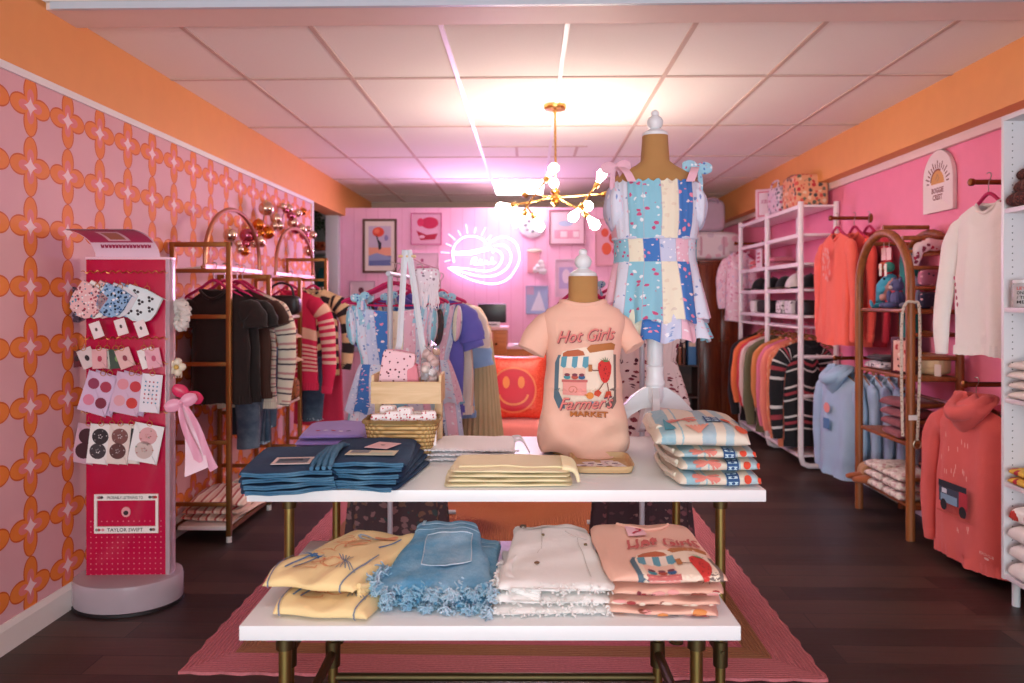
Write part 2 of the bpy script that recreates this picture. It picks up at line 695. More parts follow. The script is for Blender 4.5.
# dropped beam at the front of the tiled ceiling
o = G().box(-2.4, XRW + .1, 3.22, 3.44, CEIL - .03, CEIL + .25).build('wall_beam', plain('#EBD3C8', .6, .02)); struct(o)
t = G().box(-2.1, XRW, 3.2, 3.222, CEIL - .034, CEIL - .002).build('trim_1', plain('#C9D3DC', .4, .02)); struct(t)
o = G().box(-2.4, XRW + .1, -4.5, 3.2, CEIL + .02, CEIL + .08).build('ceiling_front', plain('#E5D8D0', .7, .02)); struct(o)

o = G().box(-2.33, XL, -4.5, 7.25, 0, 2.397).build('wall_left', M_WALLP); struct(o)
o = G().box(-2.33, XL, -4.5, 9.97, 2.397, CEIL).build('wall_left_upper', M_ORANGE); struct(o)
o = G().box(XL, XL + .012, -4.5, 7.25, 2.365, 2.397).box(XL, XL + .012, 7.2, 7.25, 0, 2.365).build('trim_2', M_WHITE); struct(o)
g = G()
g.prism([(0, 0), (.016, 0), (.016, .095), (.006, .12), (0, .12)], 11.7, lambda x, y, z: (XL + x, -4.5 + z, y))
struct(g.build('baseboard_left', plain('#E9E4DC', .45, .02), smooth=False))
o = G().box(XRW, XRW + .1, -4.5, 9.97, 0, CEIL).build('wall_right', M_PINKW); struct(o)
o = G().box(XR, XRW, -4.5, 9.97, 2.425, CEIL).build('wall_right_upper', M_ORANGE); struct(o)
o = G().box(XRW - .035, XRW, -4.5, 9.97, 2.37, 2.4245).build('trim_3', plain('#F0D9D4', .45, .02)); struct(o)
o = G().box(XRW - .015, XRW, -4.5, 9.9, 0, .11).build('baseboard_right', M_WHITE); struct(o)
o = G().box(-2.19, 1.74, YP, YP + .1, 0, 2.49).build('wall_back', M_PINKB); struct(o)
g = G()
for i in range(28):
    g.box(-2.17 + i * .14, -2.166 + i * .14, YP - .003, YP, 0, 2.488)
struct(g.build('trim_4', plain('#DE93B6', .6, .02)))
o = G().box(-4.6, XRW + .1, 9.97, 10.07, 0, CEIL).build('wall_far', plain('#B8A690', .7, .03)); struct(o)
o = G().box(-2.335, -2.19, YP - .1, YP + .1, 0, 2.397).build('door_1', plain('#DADFE4', .5, .02), bevel=.004); struct(o)
o = G().box(-4.6, -2.335, 9.2, 9.25, 0, CEIL).build('wall_side', plain('#93A096', .7, .03)); struct(o)
o = G().box(-4.65, -4.6, 6.0, 9.3, 0, CEIL).box(-4.6, -2.33, 6.0, 6.05, 0, CEIL).build('wall_side_left', plain('#B3B8B4', .7, .03)); struct(o)
# back of the shop: the front wall with the big window opening
g = G().box(-2.33, XRW, -4.6, -4.5, 0, .3).box(-2.33, XRW, -4.6, -4.5, 2.4, CEIL + .08).box(-2.33, -2.1, -4.6, -4.5, .3, 2.4).box(2.1, XRW, -4.6, -4.5, .3, 2.4)
struct(g.build('wall_front', M_WHITE))

RUGW, RUGL = 2.46, 3.0
rug = G()
def rugf(u, v):
    e = .004 * sin(u * 61) * (1 if v in (0, 1) else 0)
    return ((u - .5) * RUGW, (v - .5) * RUGL + e, .008)
b0 = len(rug.V)
pts = []
for i in range(60): pts.append(((i / 60 - .5) * RUGW, -RUGL / 2 + .006 * sin(i * 1.9)))
for i in range(80): pts.append((RUGW / 2 + .006 * sin(i * 1.7), (i / 80 - .5) * RUGL))
for i in range(60): pts.append(((.5 - i / 60) * RUGW, RUGL / 2 + .006 * sin(i * 1.9)))
for i in range(80): pts.append((-RUGW / 2 + .006 * sin(i * 1.7), (.5 - i / 80) * RUGL))
rug.prism(pts, .011, lambda x, y, z: (x, y, z))
o = rug.build('area_rug', m_rug(), smooth=False)
o.location = (-.11, 2.80 + RUGL / 2, 0)
tag(o, 'pink braided rug with tan bands on the dark floor under the tables', 'rug')

# ------------------------------------------------------------------ light fittings
pan = thing('ceiling_light', 'bright white rectangular light panel in the tiled ceiling near the back wall', 'ceiling light', (-.118, 8.63, CEIL))
G().box(-.285, .285, -.59, .59, -.004, 0).build('diffuser', glow_rgb((1, .97, 1, 1), PANEL, 'lit_diffuser'), pan)
G().box(-.3, -.285, -.6, .6, -.012, 0).box(.285, .3, -.6, .6, -.012, 0).box(-.285, .285, -.6, -.59, -.012, 0).box(-.285, .285, .59, .6, -.012, 0).build('frame', M_WHITE, pan)

BRASS = metal('#D9A860', .22)
cc = P(555, 105, 4.99)
ch = thing('chandelier', 'brass sputnik chandelier with round white bulbs hanging from the tiled ceiling', 'chandelier', (cc.x, cc.y, 0))
G().lathe([(.075, CEIL - .004), (.076, CEIL - .022), (.07, CEIL - .034), (.012, CEIL - .04), (.01, CEIL - .06)], 24).build('canopy', BRASS, ch)
G().tube([(0, 0, CEIL - .05), (0.006, 0, 2.15)], .008, 10).build('rod', BRASS, ch)
hz = 2.118
G().lathe([(.012, hz + .06), (.03, hz + .045), (.034, hz + .035), (.02, hz + .02), (.036, hz + .01), (.036, hz - .01), (.02, hz - .02), (.034, hz - .035), (.02, hz - .05), (.008, hz - .06)], 18).build('hub', BRASS, ch)
MB_ = glow_rgb(BULBCOL, BULB, 'lit_bulb')
def rel(px, py, dy=0):
    p = P(px, py, cc.y + dy)
    return Vector((p.x - cc.x, dy, p.z))
def bulb(sp, tip):
    """socket at sp, bulb pointing to tip"""
    d = (tip - sp).normalized()
    so = G().tube([sp - d * .03, sp + d * .005, sp + d * .012], [.017, .019, .014], 12).build('socket', BRASS, ch)
    M = d.to_track_quat('Z', 'Y').to_matrix()
    g = G()
    prof = [(.006, .0), (.012, .008), (.014, .02), (.020, .034), (.029, .052), (.033, .070), (.030, .086), (.021, .098), (.008, .104), (.001, .105)]
    g.lathe(prof, 16)
    g.V = [M @ v + sp + d * .006 for v in g.V]
    g.build('bulb', MB_, so)
H0 = Vector((0.006, 0, hz))
arms = [(H0, rel(512, 205, -.05)), (H0, rel(524, 194, .22)), (H0, rel(606, 194, .10)), (H0, rel(586, 213, -.12)), (H0, rel(541, 196, -.2)),
        (rel(523, 212, -.05), rel(547, 178, -.10)), (rel(526, 205, -.04), rel(534, 217, .05)), (rel(581, 206, -.12), rel(597, 184, -.02)),
        (rel(583, 210, -.12), rel(587, 216, -.16)), (H0, rel(556, 190, .25))]
tips = [(498, 208, -.05), (512, 186, .28), (616, 193, .12), None, None, (557, 163, -.10), (541, 229, .08), (603, 172, 0), (597, 227, -.18), (553, 180, .32)]
for (a, b), tp in zip(arms, tips):
    G().tube([a, b], .0065, 8).build('arm', BRASS, ch)
    if tp:
        bulb(b, rel(*tp))
bulb(rel(580, 208, -.13), rel(571, 220, -.15))
bulb(rel(583, 207, -.11), rel(595, 205, .05))
bulb(rel(524, 214, -.04), rel(515, 224, 0))

# ------------------------------------------------------------------ neon sign
NY = YP - .10
ns = thing('neon_sign', 'glowing neon sign of a rising sun and curling wave on the pink wall', 'neon sign', P(483, 253, NY))
N1, N2, N3 = glow_rgb(NEONCOL, NEON, 'lilac_neon'), glow_rgb((1, .28, .42, 1), NEONR, 'coral_neon'), glow_rgb((1, .55, .8, 1), NEON * .8, 'pink_neon')
def nrel(cx, cy):
    p = P(430 + cx / 4.655, 190 + cy / 4.655, NY)
    return p - ns.location
def ntube(pts, m, name='neon_tube', r=.0075, n=6, closed=False):
    G().tube(smooth_path([nrel(*p) for p in pts], n, closed), r, 8, closed=closed).build(name, m, ns)
ntube([(112, 335), (105, 290), (120, 250), (155, 222), (195, 215), (235, 225), (265, 250), (280, 268)], N3, 'sun_tube')
ntube([(112, 300), (190, 298), (290, 272)], N1, 'horizon_tube'); ntube([(110, 290), (190, 286), (280, 264)], N1, 'horizon_tube')
ntube([(85, 362), (140, 395), (215, 425), (300, 437), (365, 412), (408, 350), (416, 300), (400, 250), (360, 222), (320, 222), (285, 240), (270, 262)], N1, 'wave_tube')
ntube([(85, 362), (160, 385), (240, 402), (310, 395), (360, 360), (378, 315), (365, 275), (335, 255), (300, 262)], N1, 'wave_tube')
ntube([(95, 360), (180, 368), (260, 378), (310, 362), (335, 325), (330, 295), (305, 280), (290, 290)], N1, 'wave_tube')
ntube([(190, 345), (200, 320), (215, 318), (212, 335), (205, 346), (225, 345), (232, 328), (240, 330), (236, 346), (255, 342), (262, 330), (268, 345), (282, 340), (288, 315), (292, 344), (305, 335)], N3, 'script_tube', .006)
for k in range(9):
    a = math.radians(195 - k * 19)
    c, s = cos(a), -sin(a)
    ntube([(192 + c * 100, 300 + s * 100), (192 + c * (128 + 14 * (k % 2)), 300 + s * (128 + 14 * (k % 2)))], N2, 'ray_tube', .0065, 2)
G().tube(smooth_path([nrel(*p) + Vector((0, .06, 0)) for p in ((250, 215), (250, 430))], 2), .004, 6).build('backing_bar', M_WHITE, ns)

# ------------------------------------------------------------------ pictures on the back wall
def picture(px0, py0, px1, py1, frame_hex, bg, deco, name, label, fw=.02, Y=None, art='print', fm=None):
    Y = Y or YP - .001
    a, b = P(px0, py1, Y), P(px1, py0, Y)
    w, h = b.x - a.x, b.z - a.z
    t = thing(name, label, 'picture', ((a.x + b.x) / 2, Y, a.z), 0, 'pictures on the pink back wall')
    g = G()
    for x0, x1, z0, z1 in ((-w / 2, w / 2, 0, fw), (-w / 2, w / 2, h - fw, h), (-w / 2, -w / 2 + fw, fw, h - fw), (w / 2 - fw, w / 2, fw, h - fw)):
        g.box(x0, x1, -.024, 0, z0, z1)
    g.build('frame', fm or plain(frame_hex, .4, .05), t, smooth=False)
    G().box(-w / 2 + fw, w / 2 - fw, -.012, -.004, fw, h - fw).build('backing', plain(bg, .5, .03), t, smooth=False)
    g = G(); mats = []
    iw, ih = w - 2 * fw, h - 2 * fw
    for col, outl in deco:
        mats.append(plain(col, .6, .04))
        g.m = len(mats) - 1
        g.flat2d(poly_tris(outl), lambda x, y, k=len(mats): (-iw / 2 + x * iw, -.0125 - .0004 * k, fw + y * ih), .5)
    if deco:
        g.build(art, mats, t, smooth=False)
    return t
picture(363, 219, 397, 273, '#5B3524', '#E9DDD3', [
    ('#C9B9CE', rect(.12, .88, .45, .9)), ('#EBA488', rect(.12, .88, .3, .47)), ('#6471A6', rect(.12, .88, .1, .3)), ('#8F9CC4', [(.12, .3), (.4, .36), (.88, .27), (.88, .22), (.12, .2)]),
    ('#E2482E', ell(.45, .78, .2, .1)), ('#F0785A', ell(.4, .8, .1, .05)), ('#2A2430', [(.36, .72), (.4, .72), (.46, .62), (.56, .56), (.55, .44), (.46, .42), (.44, .55)]), ('#8D86B8', ell(.72, .66, .07, .06))],
    'framed_poster', 'tall dark-wood framed poster of a red parasol above blue and peach bands', .026)
picture(411, 213, 442, 245, '#C65F8C', '#E3A9C4', [('#C3144F', ell(.62, .7, .3, .2)), ('#D8295F', ell(.3, .72, .12, .14)), ('#B5123F', [(.15, .45), (.5, .3), (.9, .35), (.8, .15), (.3, .12)]), ('#E9B9CC', ell(.35, .24, .1, .05))],
    'framed_print', 'small square framed print of crimson shapes on pink', .012)
picture(410, 253, 439, 291, '#D9B7C9', '#E8C3D4', [('#B35A83', ell(.42, .82, .06, .05)), ('#C56E93', rect(.2, .7, .58, .66))], 'framed_print', 'pale pink print half hidden behind the pink hangers', .01)
picture(350, 281, 375, 313, '#C7A0B4', '#E9D3DD', [('#74394B', ell(.45, .72, .12, .1)), ('#C2506E', ell(.65, .5, .14, .12)), ('#8D3550', rect(.35, .6, .3, .55))], 'framed_print', 'small print with maroon figures left of the dress rack', .01)
picture(346, 320, 371, 352, '#BFA8BC', '#C9C4DA', [('#9AA5CB', rect(.1, .8, .15, .5))], 'framed_print', 'pale blue print low on the wall by the door opening', .01)
picture(549, 210, 585, 245, '#A55A72', '#EFC7D6', [('#B9C4E2', ell(.45, .62, .22, .09)), ('#E9A3BB', rect(.12, .88, .15, .42)), ('#F3DCE4', rect(.3, .5, .2, .38)), ('#F3DCE4', rect(.68, .86, .2, .38))], 'framed_print', 'square maroon framed pastel print above the white mannequin knob', .016)
picture(526, 286, 548, 314, '#8FA3C9', '#9FB2D6', [('#D9DDEB', [(.2, .1), (.6, .85), (.75, .5), (.9, .1)]), ('#C7A7C5', rect(.0, .35, .7, 1))], 'canvas_print', 'small blue canvas print below the white flower wall hanging', .006)
picture(555, 259, 577, 297, '#E5C4D6', '#DDB9D0', [('#B6A6D2', rect(.15, .85, .2, .8)), ('#E3D1E2', ell(.5, .55, .2, .2))], 'framed_print', 'pale framed mauve print beside the burlap neck of the tee mannequin', .012)
picture(595, 219, 622, 266, '#D8939F', '#EBA9BD', [('#E4573F', ell(.35, .72, .16, .1)), ('#D9442F', ell(.7, .6, .2, .12)), ('#E8603F', ell(.42, .36, .2, .14)), ('#C9305A', ell(.75, .3, .1, .08))], 'framed_print', 'tall pink framed print with orange-red blobs left of the tall dress mannequin', .014)
# round mirror and flower hanging
c = P(532, 226, YP - .004)
t = thing('wall_plate', 'round white scalloped plate with grey floral pattern under the chandelier', 'wall decoration', c)
G().ball((0, -.02, 0), (.15, .02, .13), 24, fn=lambda a, b: 1 + .05 * cos(a * 2 * PI * 10)).build('plate', plain('#E9DFE8', .15, .03), t)
g = G()
for k in range(7):
    g.ball((.075 * cos(k * .9 + .3), -.042, .065 * sin(k * .9 + .3)), (.022, .005, .018), 8)
g.build('flower_pattern', plain('#9A93A0', .5, .1), t)
c = P(537, 262, YP - .002)
t = thing('flower_hanging', 'small pink card with white flower bunch hanging on the back wall', 'wall decoration', c)
G().box(-.11, .03, -.012, 0, -.13, .16).build('card', plain('#E29AA2', .5, .05), t, bevel=.003)
g = G()
for k in range(9):
    a = k * .7
    g.ball((.03 + .055 * cos(a) * (k % 3) / 2, -.03, -.07 + .06 * sin(a) * (k % 3) / 2), (.034, .02, .034), 8, fn=lambda u, v: 1 + .2 * cos(u * 2 * PI * 5))
g.build('flower', plain('#F1EDF0', .7, .03), t)
G().ball((-.03, -.016, .13), (.09, .008, .022), 12).build('ribbon', plain('#EBD9C8', .5, .04), t)

# ------------------------------------------------------------------ counter, monitor, loveseat, pillow
WOOD_O = wood('#A85F2C', '#C98044', 'x')
dk = P(493, 330, 7.5)
t = thing('sales_counter', 'orange-brown wooden sales counter with a raised block and drawer at the back', 'counter', (dk.x, 7.5, 0))
G().box(-.19, .14, 0, .5, 0, 1.12).build('cabinet', WOOD_O, t, bevel=.006)
G().box(-.19, .15, -.02, .5, 1.12, 1.15).build('raised_top', plain('#E7B9B9', .4, .04), t, bevel=.005)
dr = G().box(.02, .135, -.016, 0, .86, 1.1).build('drawer', WOOD_O, t, bevel=.004)
G().ball((.035, -.03, .98), .014, 10).build('knob', metal('#6A4A2A', .4), dr)
G().box(.14, 1.25, -.02, .55, .82, .93).build('counter_front', WOOD_O, t, bevel=.006)
G().box(.14, 1.25, -.04, .56, .93, .955).build('worktop', plain('#EBC9D4', .35, .03), t, bevel=.004)
G().box(.16, 1.23, .02, .5, 0, .82).build('base', wood('#8A4A22', '#A9622F', 'z'), t)
G().box(-.17, .0, -.01, 0, .85, 1.1).build('door', plain('#DB8482', .5, .04), t, bevel=.003)
t = thing('computer_monitor', 'black flat monitor on the raised block of the wooden counter', 'monitor', (dk.x - .02, 7.62, 1.15))
G().box(-.14, .15, -.012, .012, .04, .235).build('screen', plain('#131316', .3, .02), t, bevel=.005)
G().box(-.02, .02, -.005, .02, .008, .06).build('stand', plain('#1C1C1F', .4, .02), t)
G().box(-.07, .07, -.05, .07, 0, .009).build('base', plain('#1C1C1F', .4, .02), t, bevel=.003)
t = thing('receipt_printer', 'small white printer in front of the black monitor', 'printer', (dk.x - .01, 7.52, 1.1502))
G().box(-.1, .08, 0, .06, 0, .05).build('printer_body', plain('#DAD5DC', .4, .03), t, bevel=.006)
G().box(-.07, .05, -.006, 0, .02, .03).build('paper_slot', plain('#55525A', .5, .02), t)
c = P(524, 346, 7.6)
t = thing('paper_stack', 'white sheets of paper lying on the low wooden counter', 'papers', (c.x, 7.6, .9555))
g = G()
for k in range(5):
    g.xbox((.004 * (k % 2), 0, .002 + k * .004), .22, .3, .003, Matrix.Rotation(.05 * (k - 2), 3, 'Z'))
g.build('sheet', plain('#F1ECEF', .7, .02), t, smooth=False)

CORAL = cloth('#FA8F86', .05, 260, .5)
lx = P(519, 300, 6.25).x
t = thing('loveseat', 'coral pink velvet loveseat with a channelled back behind the table', 'sofa', (lx + .12, 6.0, 0))
G().box(-.62, .62, -.05, .6, .12, .28).build('base', CORAL, t, bevel=.04, seg=4)
def cush(cx, cy, cz, sx, sy, sz, p=.45):
    return lambda a, b: (cx + sx * spow(cos(2 * PI * a) * cos(PI * (b * .99 + .005) - PI / 2), p), cy + sy * spow(sin(2 * PI * a) * cos(PI * (b * .99 + .005) - PI / 2), p), cz + sz * spow(sin(PI * (b * .99 + .005) - PI / 2), p))
G().surf(cush(0, .22, .355, .6, .3, .09), 40, 20, wu=True, capv=True).build('seat_cushion', CORAL, t)
for k in range(5):
    G().surf(cush(-.46 + k * .23, .5, .6, .118, .09, .29, .6), 24, 20, wu=True, capv=True).build('back_channel', CORAL, t)
for sx in (-1, 1):
    for yy in (0, .55):
        G().tube([(sx * .55, yy, .13), (sx * .57, yy, 0)], [.02, .013], 10).build('leg', metal('#C9A060', .3), t)
GL = NT('sequin_pillow')
gv = GL.coord('Object'); gd, gc = GL.voro(gv, 120)
gx, gy, gz = GL.xyz(gc)
GL.bump(gd, .5, .003)
M_SEQ = GL.done(GL.mix(gx, hexc('#E8402F'), hexc('#FF6A4E')), .22, .1)
pc = P(515, 396, 6.12)
t = thing('smiley_pillow', 'square glossy red pillow with smiling face propped on the coral loveseat', 'pillow', (pc.x, 6.12, .448))
def pil(u, v):
    a, b = u * 2 - 1, v * 2 - 1
    return a, b
PW = .265
def pillow_front(x, z, off=0.0):
    a, b = x / PW, z / PW
    th = .085 * max(0, (1 - a ** 4)) ** .5 * max(0, (1 - b ** 4)) ** .5
    pin = 1 - .05 * (1 - a * a) - .0
    pinz = 1 - .05 * (1 - b * b)
    return Vector((x * (1 - .05 * (1 - b * b)), -th - off, z * (1 - .05 * (1 - a * a))))
g = G()
g.surf(lambda u, v: pillow_front((u * 2 - 1) * PW, (v * 2 - 1) * PW), 26, 26)
g.surf(lambda u, v: pillow_front((u * 2 - 1) * PW, (v * 2 - 1) * PW) * Vector((1, 1, 1)) if False else Vector((pillow_front((u * 2 - 1) * PW, (v * 2 - 1) * PW).x, -pillow_front((u * 2 - 1) * PW, (v * 2 - 1) * PW).y, pillow_front((u * 2 - 1) * PW, (v * 2 - 1) * PW).z)), 26, 26)
RP = Matrix.Rotation(math.radians(-12), 3, 'X')
def up(v): return RP @ v + Vector((0, .03, PW * .97))
g.V = [up(v) for v in g.V]
g.build('cushion', M_SEQ, t, weld=True)
for nm, col, tr, off in (('face', '#DE3145', poly_tris(ell(-.01, -.035, .19, .19, 30)), .003), ('face_outline', '#F58A5A', stroke(ell(-.01, -.035, .19, .19, 40) + [(.18, -.035)], .016), .005),
                         ('eye', '#F7924E', poly_tris(ell(-.075, .03, .03, .052)), .005), ('eye', '#F7924E', poly_tris(ell(.055, .03, .03, .052)), .005),
                         ('smile', '#F79A5E', stroke(ell(-.01, -.055, .125, .105, 20, PI * 1.06, PI * 1.94), .018), .005)):
    G().flat2d(tr, lambda x, y, f=off: up(pillow_front(x, y, f)), .03).build(nm, plain(col, .4, .05), t, norm=False)
# ------------------------------------------------------------------ tables
BR = metal('#8F7A48', .38)
BRD = metal('#5E5136', .45)
M_TOP = plain('#E9ECEB', .38, .01)
UD, UW, UZ = .90, 1.614, .841
LD, LW, LZ = .65, 1.247, .622
c = Q(529 + (503 - 529) * 2.3 / (2.3 + UD / 2), 299, 2.3 + UD / 2)
UT = thing('display_table', 'tall white display table on brass pipe legs carrying the two mannequins', 'table', (c.x, c.y, 0), TH)
G().box(-UW / 2, UW / 2, -UD / 2, UD / 2, UZ - .037, UZ).build('tabletop', M_TOP, UT, bevel=.003)
def pipe_leg(parent, x, y, top, m=BR):
    l = G().tube([(x, y, .03), (x, y, top)], .0165, 16).build('leg', m, parent)
    G().lathe([(.03, .0125), (.03, .02), (.022, .026), (.022, .04)], 16, (x, y, 0)).build('foot_flange', BRD, l)
    G().lathe([(.045, top - .006), (.045, top), ], 16, (x, y, 0)).lathe([(.023, top - .05), (.023, top - .006)], 16, (x, y, 0)).build('top_flange', BRD, l)
    g = G().lathe([(.0165, .235), (.024, .238), (.024, .32), (.0165, .323)], 14, (x, y, 0))
    g.tube([(x, y - .02, .29), (x, y - .03, .29)], .006, 8)
    g.build('clamp_fitting', BRD, l)
    return l
ux0, ux1 = Q(287, 0, 2.42), Q(718, 0, 2.42)
for px in (287, 718):
    x = (px - 529) * 2.42 / FPX + 26 * 2.3 / FPX
    for yy in (-UD / 2 + .12, UD / 2 - .13):
        pipe_leg(UT, x, yy, UZ - .037)
for px in (287, 718):
    x = (px - 529) * 2.42 / FPX + 26 * 2.3 / FPX
    G().tube([(x, -UD / 2 + .12, .28), (x, UD / 2 - .13, .28)], .015, 12).build('side_rail', BRD, UT)
c = Q(529 + (487 - 529) * 1.84 / (1.84 + LD / 2), 299, 1.84 + LD / 2)
LT = thing('nesting_table', 'low white display table on brass pipe legs pulled out in front of the tall one', 'table', (c.x, c.y, 0), TH)
G().box(-LW / 2, LW / 2, -LD / 2, LD / 2, LZ - .037, LZ).build('tabletop', M_TOP, LT, bevel=.003)
for x in (-.53, .53):
    for yy in (-LD / 2 + .07, LD / 2 - .07):
        pipe_leg(LT, x, yy, LZ - .037)
    G().tube([(x, -LD / 2 + .07, .28), (x, LD / 2 - .07, .28)], .015, 12).build('side_rail', BRD, LT)
G().tube([(-.53, LD / 2 - .07, .20), (.53, LD / 2 - .07, .20)], .013, 12).build('stretcher', BRD, LT)

def on(px, d, z=None):
    """a spot on a table: pixel column, camera depth -> x, y of the room"""
    p = Q(px, 299, d)
    return p.x, p.y

# ------------------------------------------------------------------ folded clothes
def fold_surf(w, d, h, seed=0, crown=.15, puff=.35, wob=.006, taper=8, groove=.0, skew=0.0):
    rd = random.Random(seed)
    ph = [rd.uniform(0, 6.28) for _ in range(6)]
    def S_(u, v):
        a = 2 * PI * v
        cx = 2 * u - 1
        e = max(0.0, 1 - abs(cx) ** taper) ** .5
        yy = d / 2 * spow(cos(a), .42)
        yy *= 1 - .03 * (cx * cx)
        yn = yy / (d / 2)
        zz = spow(sin(a), .62)
        top = h * (1 - crown * (.5 * cx * cx + .5 * yn * yn))
        E = e * puff + (1 - puff) * (e ** .35 if e > 0 else 0)
        z = top * ((.5 + .5 * zz) * E + (1 - E) * .30)
        f = max(0, zz)
        z += f * wob * (sin(9 * u + 3 * yn + ph[0]) + .6 * sin(17 * u - 5 * yn + ph[1]))
        yy += wob * .7 * sin(11 * u + ph[2]) * (1 if yn < 0 else .5)
        if groove:
            yy += groove * math.exp(-((a - PI) / .35) ** 2) * (1 if yn < 0 else 0)
        x = cx * w / 2 * (1 - .07 * abs(yn) ** 9) + skew * yn + wob * .6 * sin(7 * yn + ph[3] + z * 50) * abs(cx)
        return Vector((x, yy, z))
    return S_

def soff(Sf, u, v, off):
    e = 1e-3
    p = Sf(u, v)
    a, b = Sf(min(u + e, 1), v) - Sf(max(u - e, 0), v), Sf(u, v + e) - Sf(u, v - e)
    n = a.cross(b)
    if n.length < 1e-12:
        return p
    n.normalize()
    if n.dot(p - Vector((0, p.y * .8, 0))) < 0 and n.z < 0:
        n = -n
    return p + n * off

def print_on(Sf, w, d):
    """(x, s): s metres from the back edge over the top and down the front"""
    vs = [.06 + .53 * i / 240 for i in range(241)]
    acc = [0.0]
    for a, b in zip(vs, vs[1:]):
        acc.append(acc[-1] + (Sf(.5, b) - Sf(.5, a)).length)
    def f(x, s, off):
        s = max(0.0, min(acc[-1], s))
        k = min(239, max(0, int(np.searchsorted(acc, s)) - 1))
        t = (s - acc[k]) / max(1e-9, acc[k + 1] - acc[k])
        v = vs[k] + (vs[k + 1] - vs[k]) * t
        u = min(.985, max(.015, x / w + .5))
        e = 1e-3
        a, b = Sf(u + e, v) - Sf(u - e, v), Sf(u, v + e) - Sf(u, v - e)
        n = a.cross(b)
        n = n.normalized() if n.length > 1e-12 else Vector((0, 0, 1))
        q = Vector((0, cos(2 * PI * v), sin(2 * PI * v)))
        if n.dot(q) < 0:
            n = -n
        return Sf(u, v) + n * off
    return f, acc[-1]

def fold_item(name, label, cat, x, y, z, w, d, h, mat, rz=0, group=None, seed=0, part='folded_body', nu=30, nv=40, **kw):
    t = thing(name, label, cat, (x, y, z), TH + rz, group)
    Sf = fold_surf(w, d, h, seed, **kw)
    G().surf(lambda u, v: Sf(u, v), nu, nv, wv=True, us=w, vs=2 * (d + h)).build(part, mat, t, weld=True, ang=80)
    return t, Sf

# yellow beach tees on the low table
YEL = cloth('#F2D79B', .05, 420)
yellow_print = []
ORG, BLU, GRY = '#E39A6A', '#3E6E9E', '#6B7A90'
def crabtee_print(w, L):
    rd = random.Random(4)
    sh = []
    for k in range(10):
        cx, cy = rd.uniform(-w * .25, w * .1), L * rd.uniform(.3, .8)
        sh.append((ORG, stroke([(cx + .028 * cos(a) * (1 + .3 * sin(3 * a)), cy + .022 * sin(a)) for a in [i * .6 for i in range(10)]], .003)))
    for k in range(5):
        sh.append((GRY, stroke([(w * .2 - .01 * k, L * .62), (w * .22 + .012 * k, L * .82)], .0025)))
    for px in (-w * .36, -w * .28):
        sh.append((BLU, stroke([(px, L * .82), (px + .006, L * .72), (px + .01, L * .6)], .005)))
        for a in range(5):
            sh.append((BLU, stroke([(px + .01, L * .6), (px + .01 + .026 * cos(a * 1.25), L * .6 - .014 * sin(a * 1.25))], .005)))
    sh.append((GRY, stroke([(-w * .44, L * .98), (-w * .44, L * .7), (-w * .4, L * .5)], .004)))
    sh.append((GRY, stroke([(w * .38, L * .98), (w * .4, L * .7), (w * .38, L * .5)], .004)))
    sh.append(('#D9744E', stroke(ell(-w * .12, L * .7, .018, .014, 10) + [(-w * .12 + .018, L * .7)], .005)))
    sh.append(('#E79A72', poly_tris(ell(w * .18, L * .2, .035, .022))))
    sh.append(('#93A9B8', stroke(ell(w * .04, L * .28, .03, .016, 12), .008)))
    sh.append(('#D4603F', poly_tris(ell(w * .08, L * .36, .02, .006))))
    sh.append((BLU, stroke([(w * .26, L * .38), (w * .34, L * .26), (w * .36, L * .2)], .005)))
    return sh
def add_print(shapes, mapf, parent, name='print', lim=.012, step=.00009, base=.0022):
    g = G(); mats = []; idx = {}
    for k, (col, tris) in enumerate(shapes):
        if col not in idx:
            idx[col] = len(mats); mats.append(plain(col, .75, .04))
        g.m = idx[col]
        g.flat2d(tris, lambda x, y, o=base + step * k: mapf(x, y, o), lim)
    return g.build(name, mats, parent, norm=False, ang=70)

x, y = on(346, 2.06)
t, Sf = fold_item('folded_tee', 'pale yellow beach-print tee at the bottom of the pair on the low table', 'folded t-shirt', x, y, LZ + .001, .26, .40, .040, YEL, math.radians(-7), 'yellow tees on the low table', 11, wob=.005, crown=.1)
f, L = print_on(Sf, .26, .40)
add_print([(c_, tr) for c_, tr in crabtee_print(.255, L)], f, t)
x, y = on(350, 2.12)
t, Sf = fold_item('folded_tee', 'pale yellow beach-print tee lying loosely on top of another one', 'folded t-shirt', x, y, LZ + .05, .265, .43, .05, YEL, math.radians(-12), 'yellow tees on the low table', 12, wob=.008, crown=.4, skew=.03)
f, L = print_on(Sf, .265, .43)
add_print([(c_, tr) for c_, tr in crabtee_print(.255, L)], f, t)
G().surf(lambda u, v: Sf(.965 + .03 * v, .08 + .3 * u) + Vector((.012 + .012 * v + .004 * sin(u * 20), 0, -.012 - .02 * v)), 20, 6).build('side_fold', YEL, t)
g = G()
for k in range(3):
    g.tube(smooth_path([Sf(.97, .12) + Vector((.0, 0, -.006 - .012 * k)), Sf(.985, .2) + Vector((.014, 0, -.01 - .012 * k)), Sf(.985, .3) + Vector((.02, 0, -.008 - .012 * k)), Sf(.98, .4) + Vector((.008, 0, -.004 - .012 * k))], 5), .007, 8)
g.build('sleeve_fold', YEL, t)

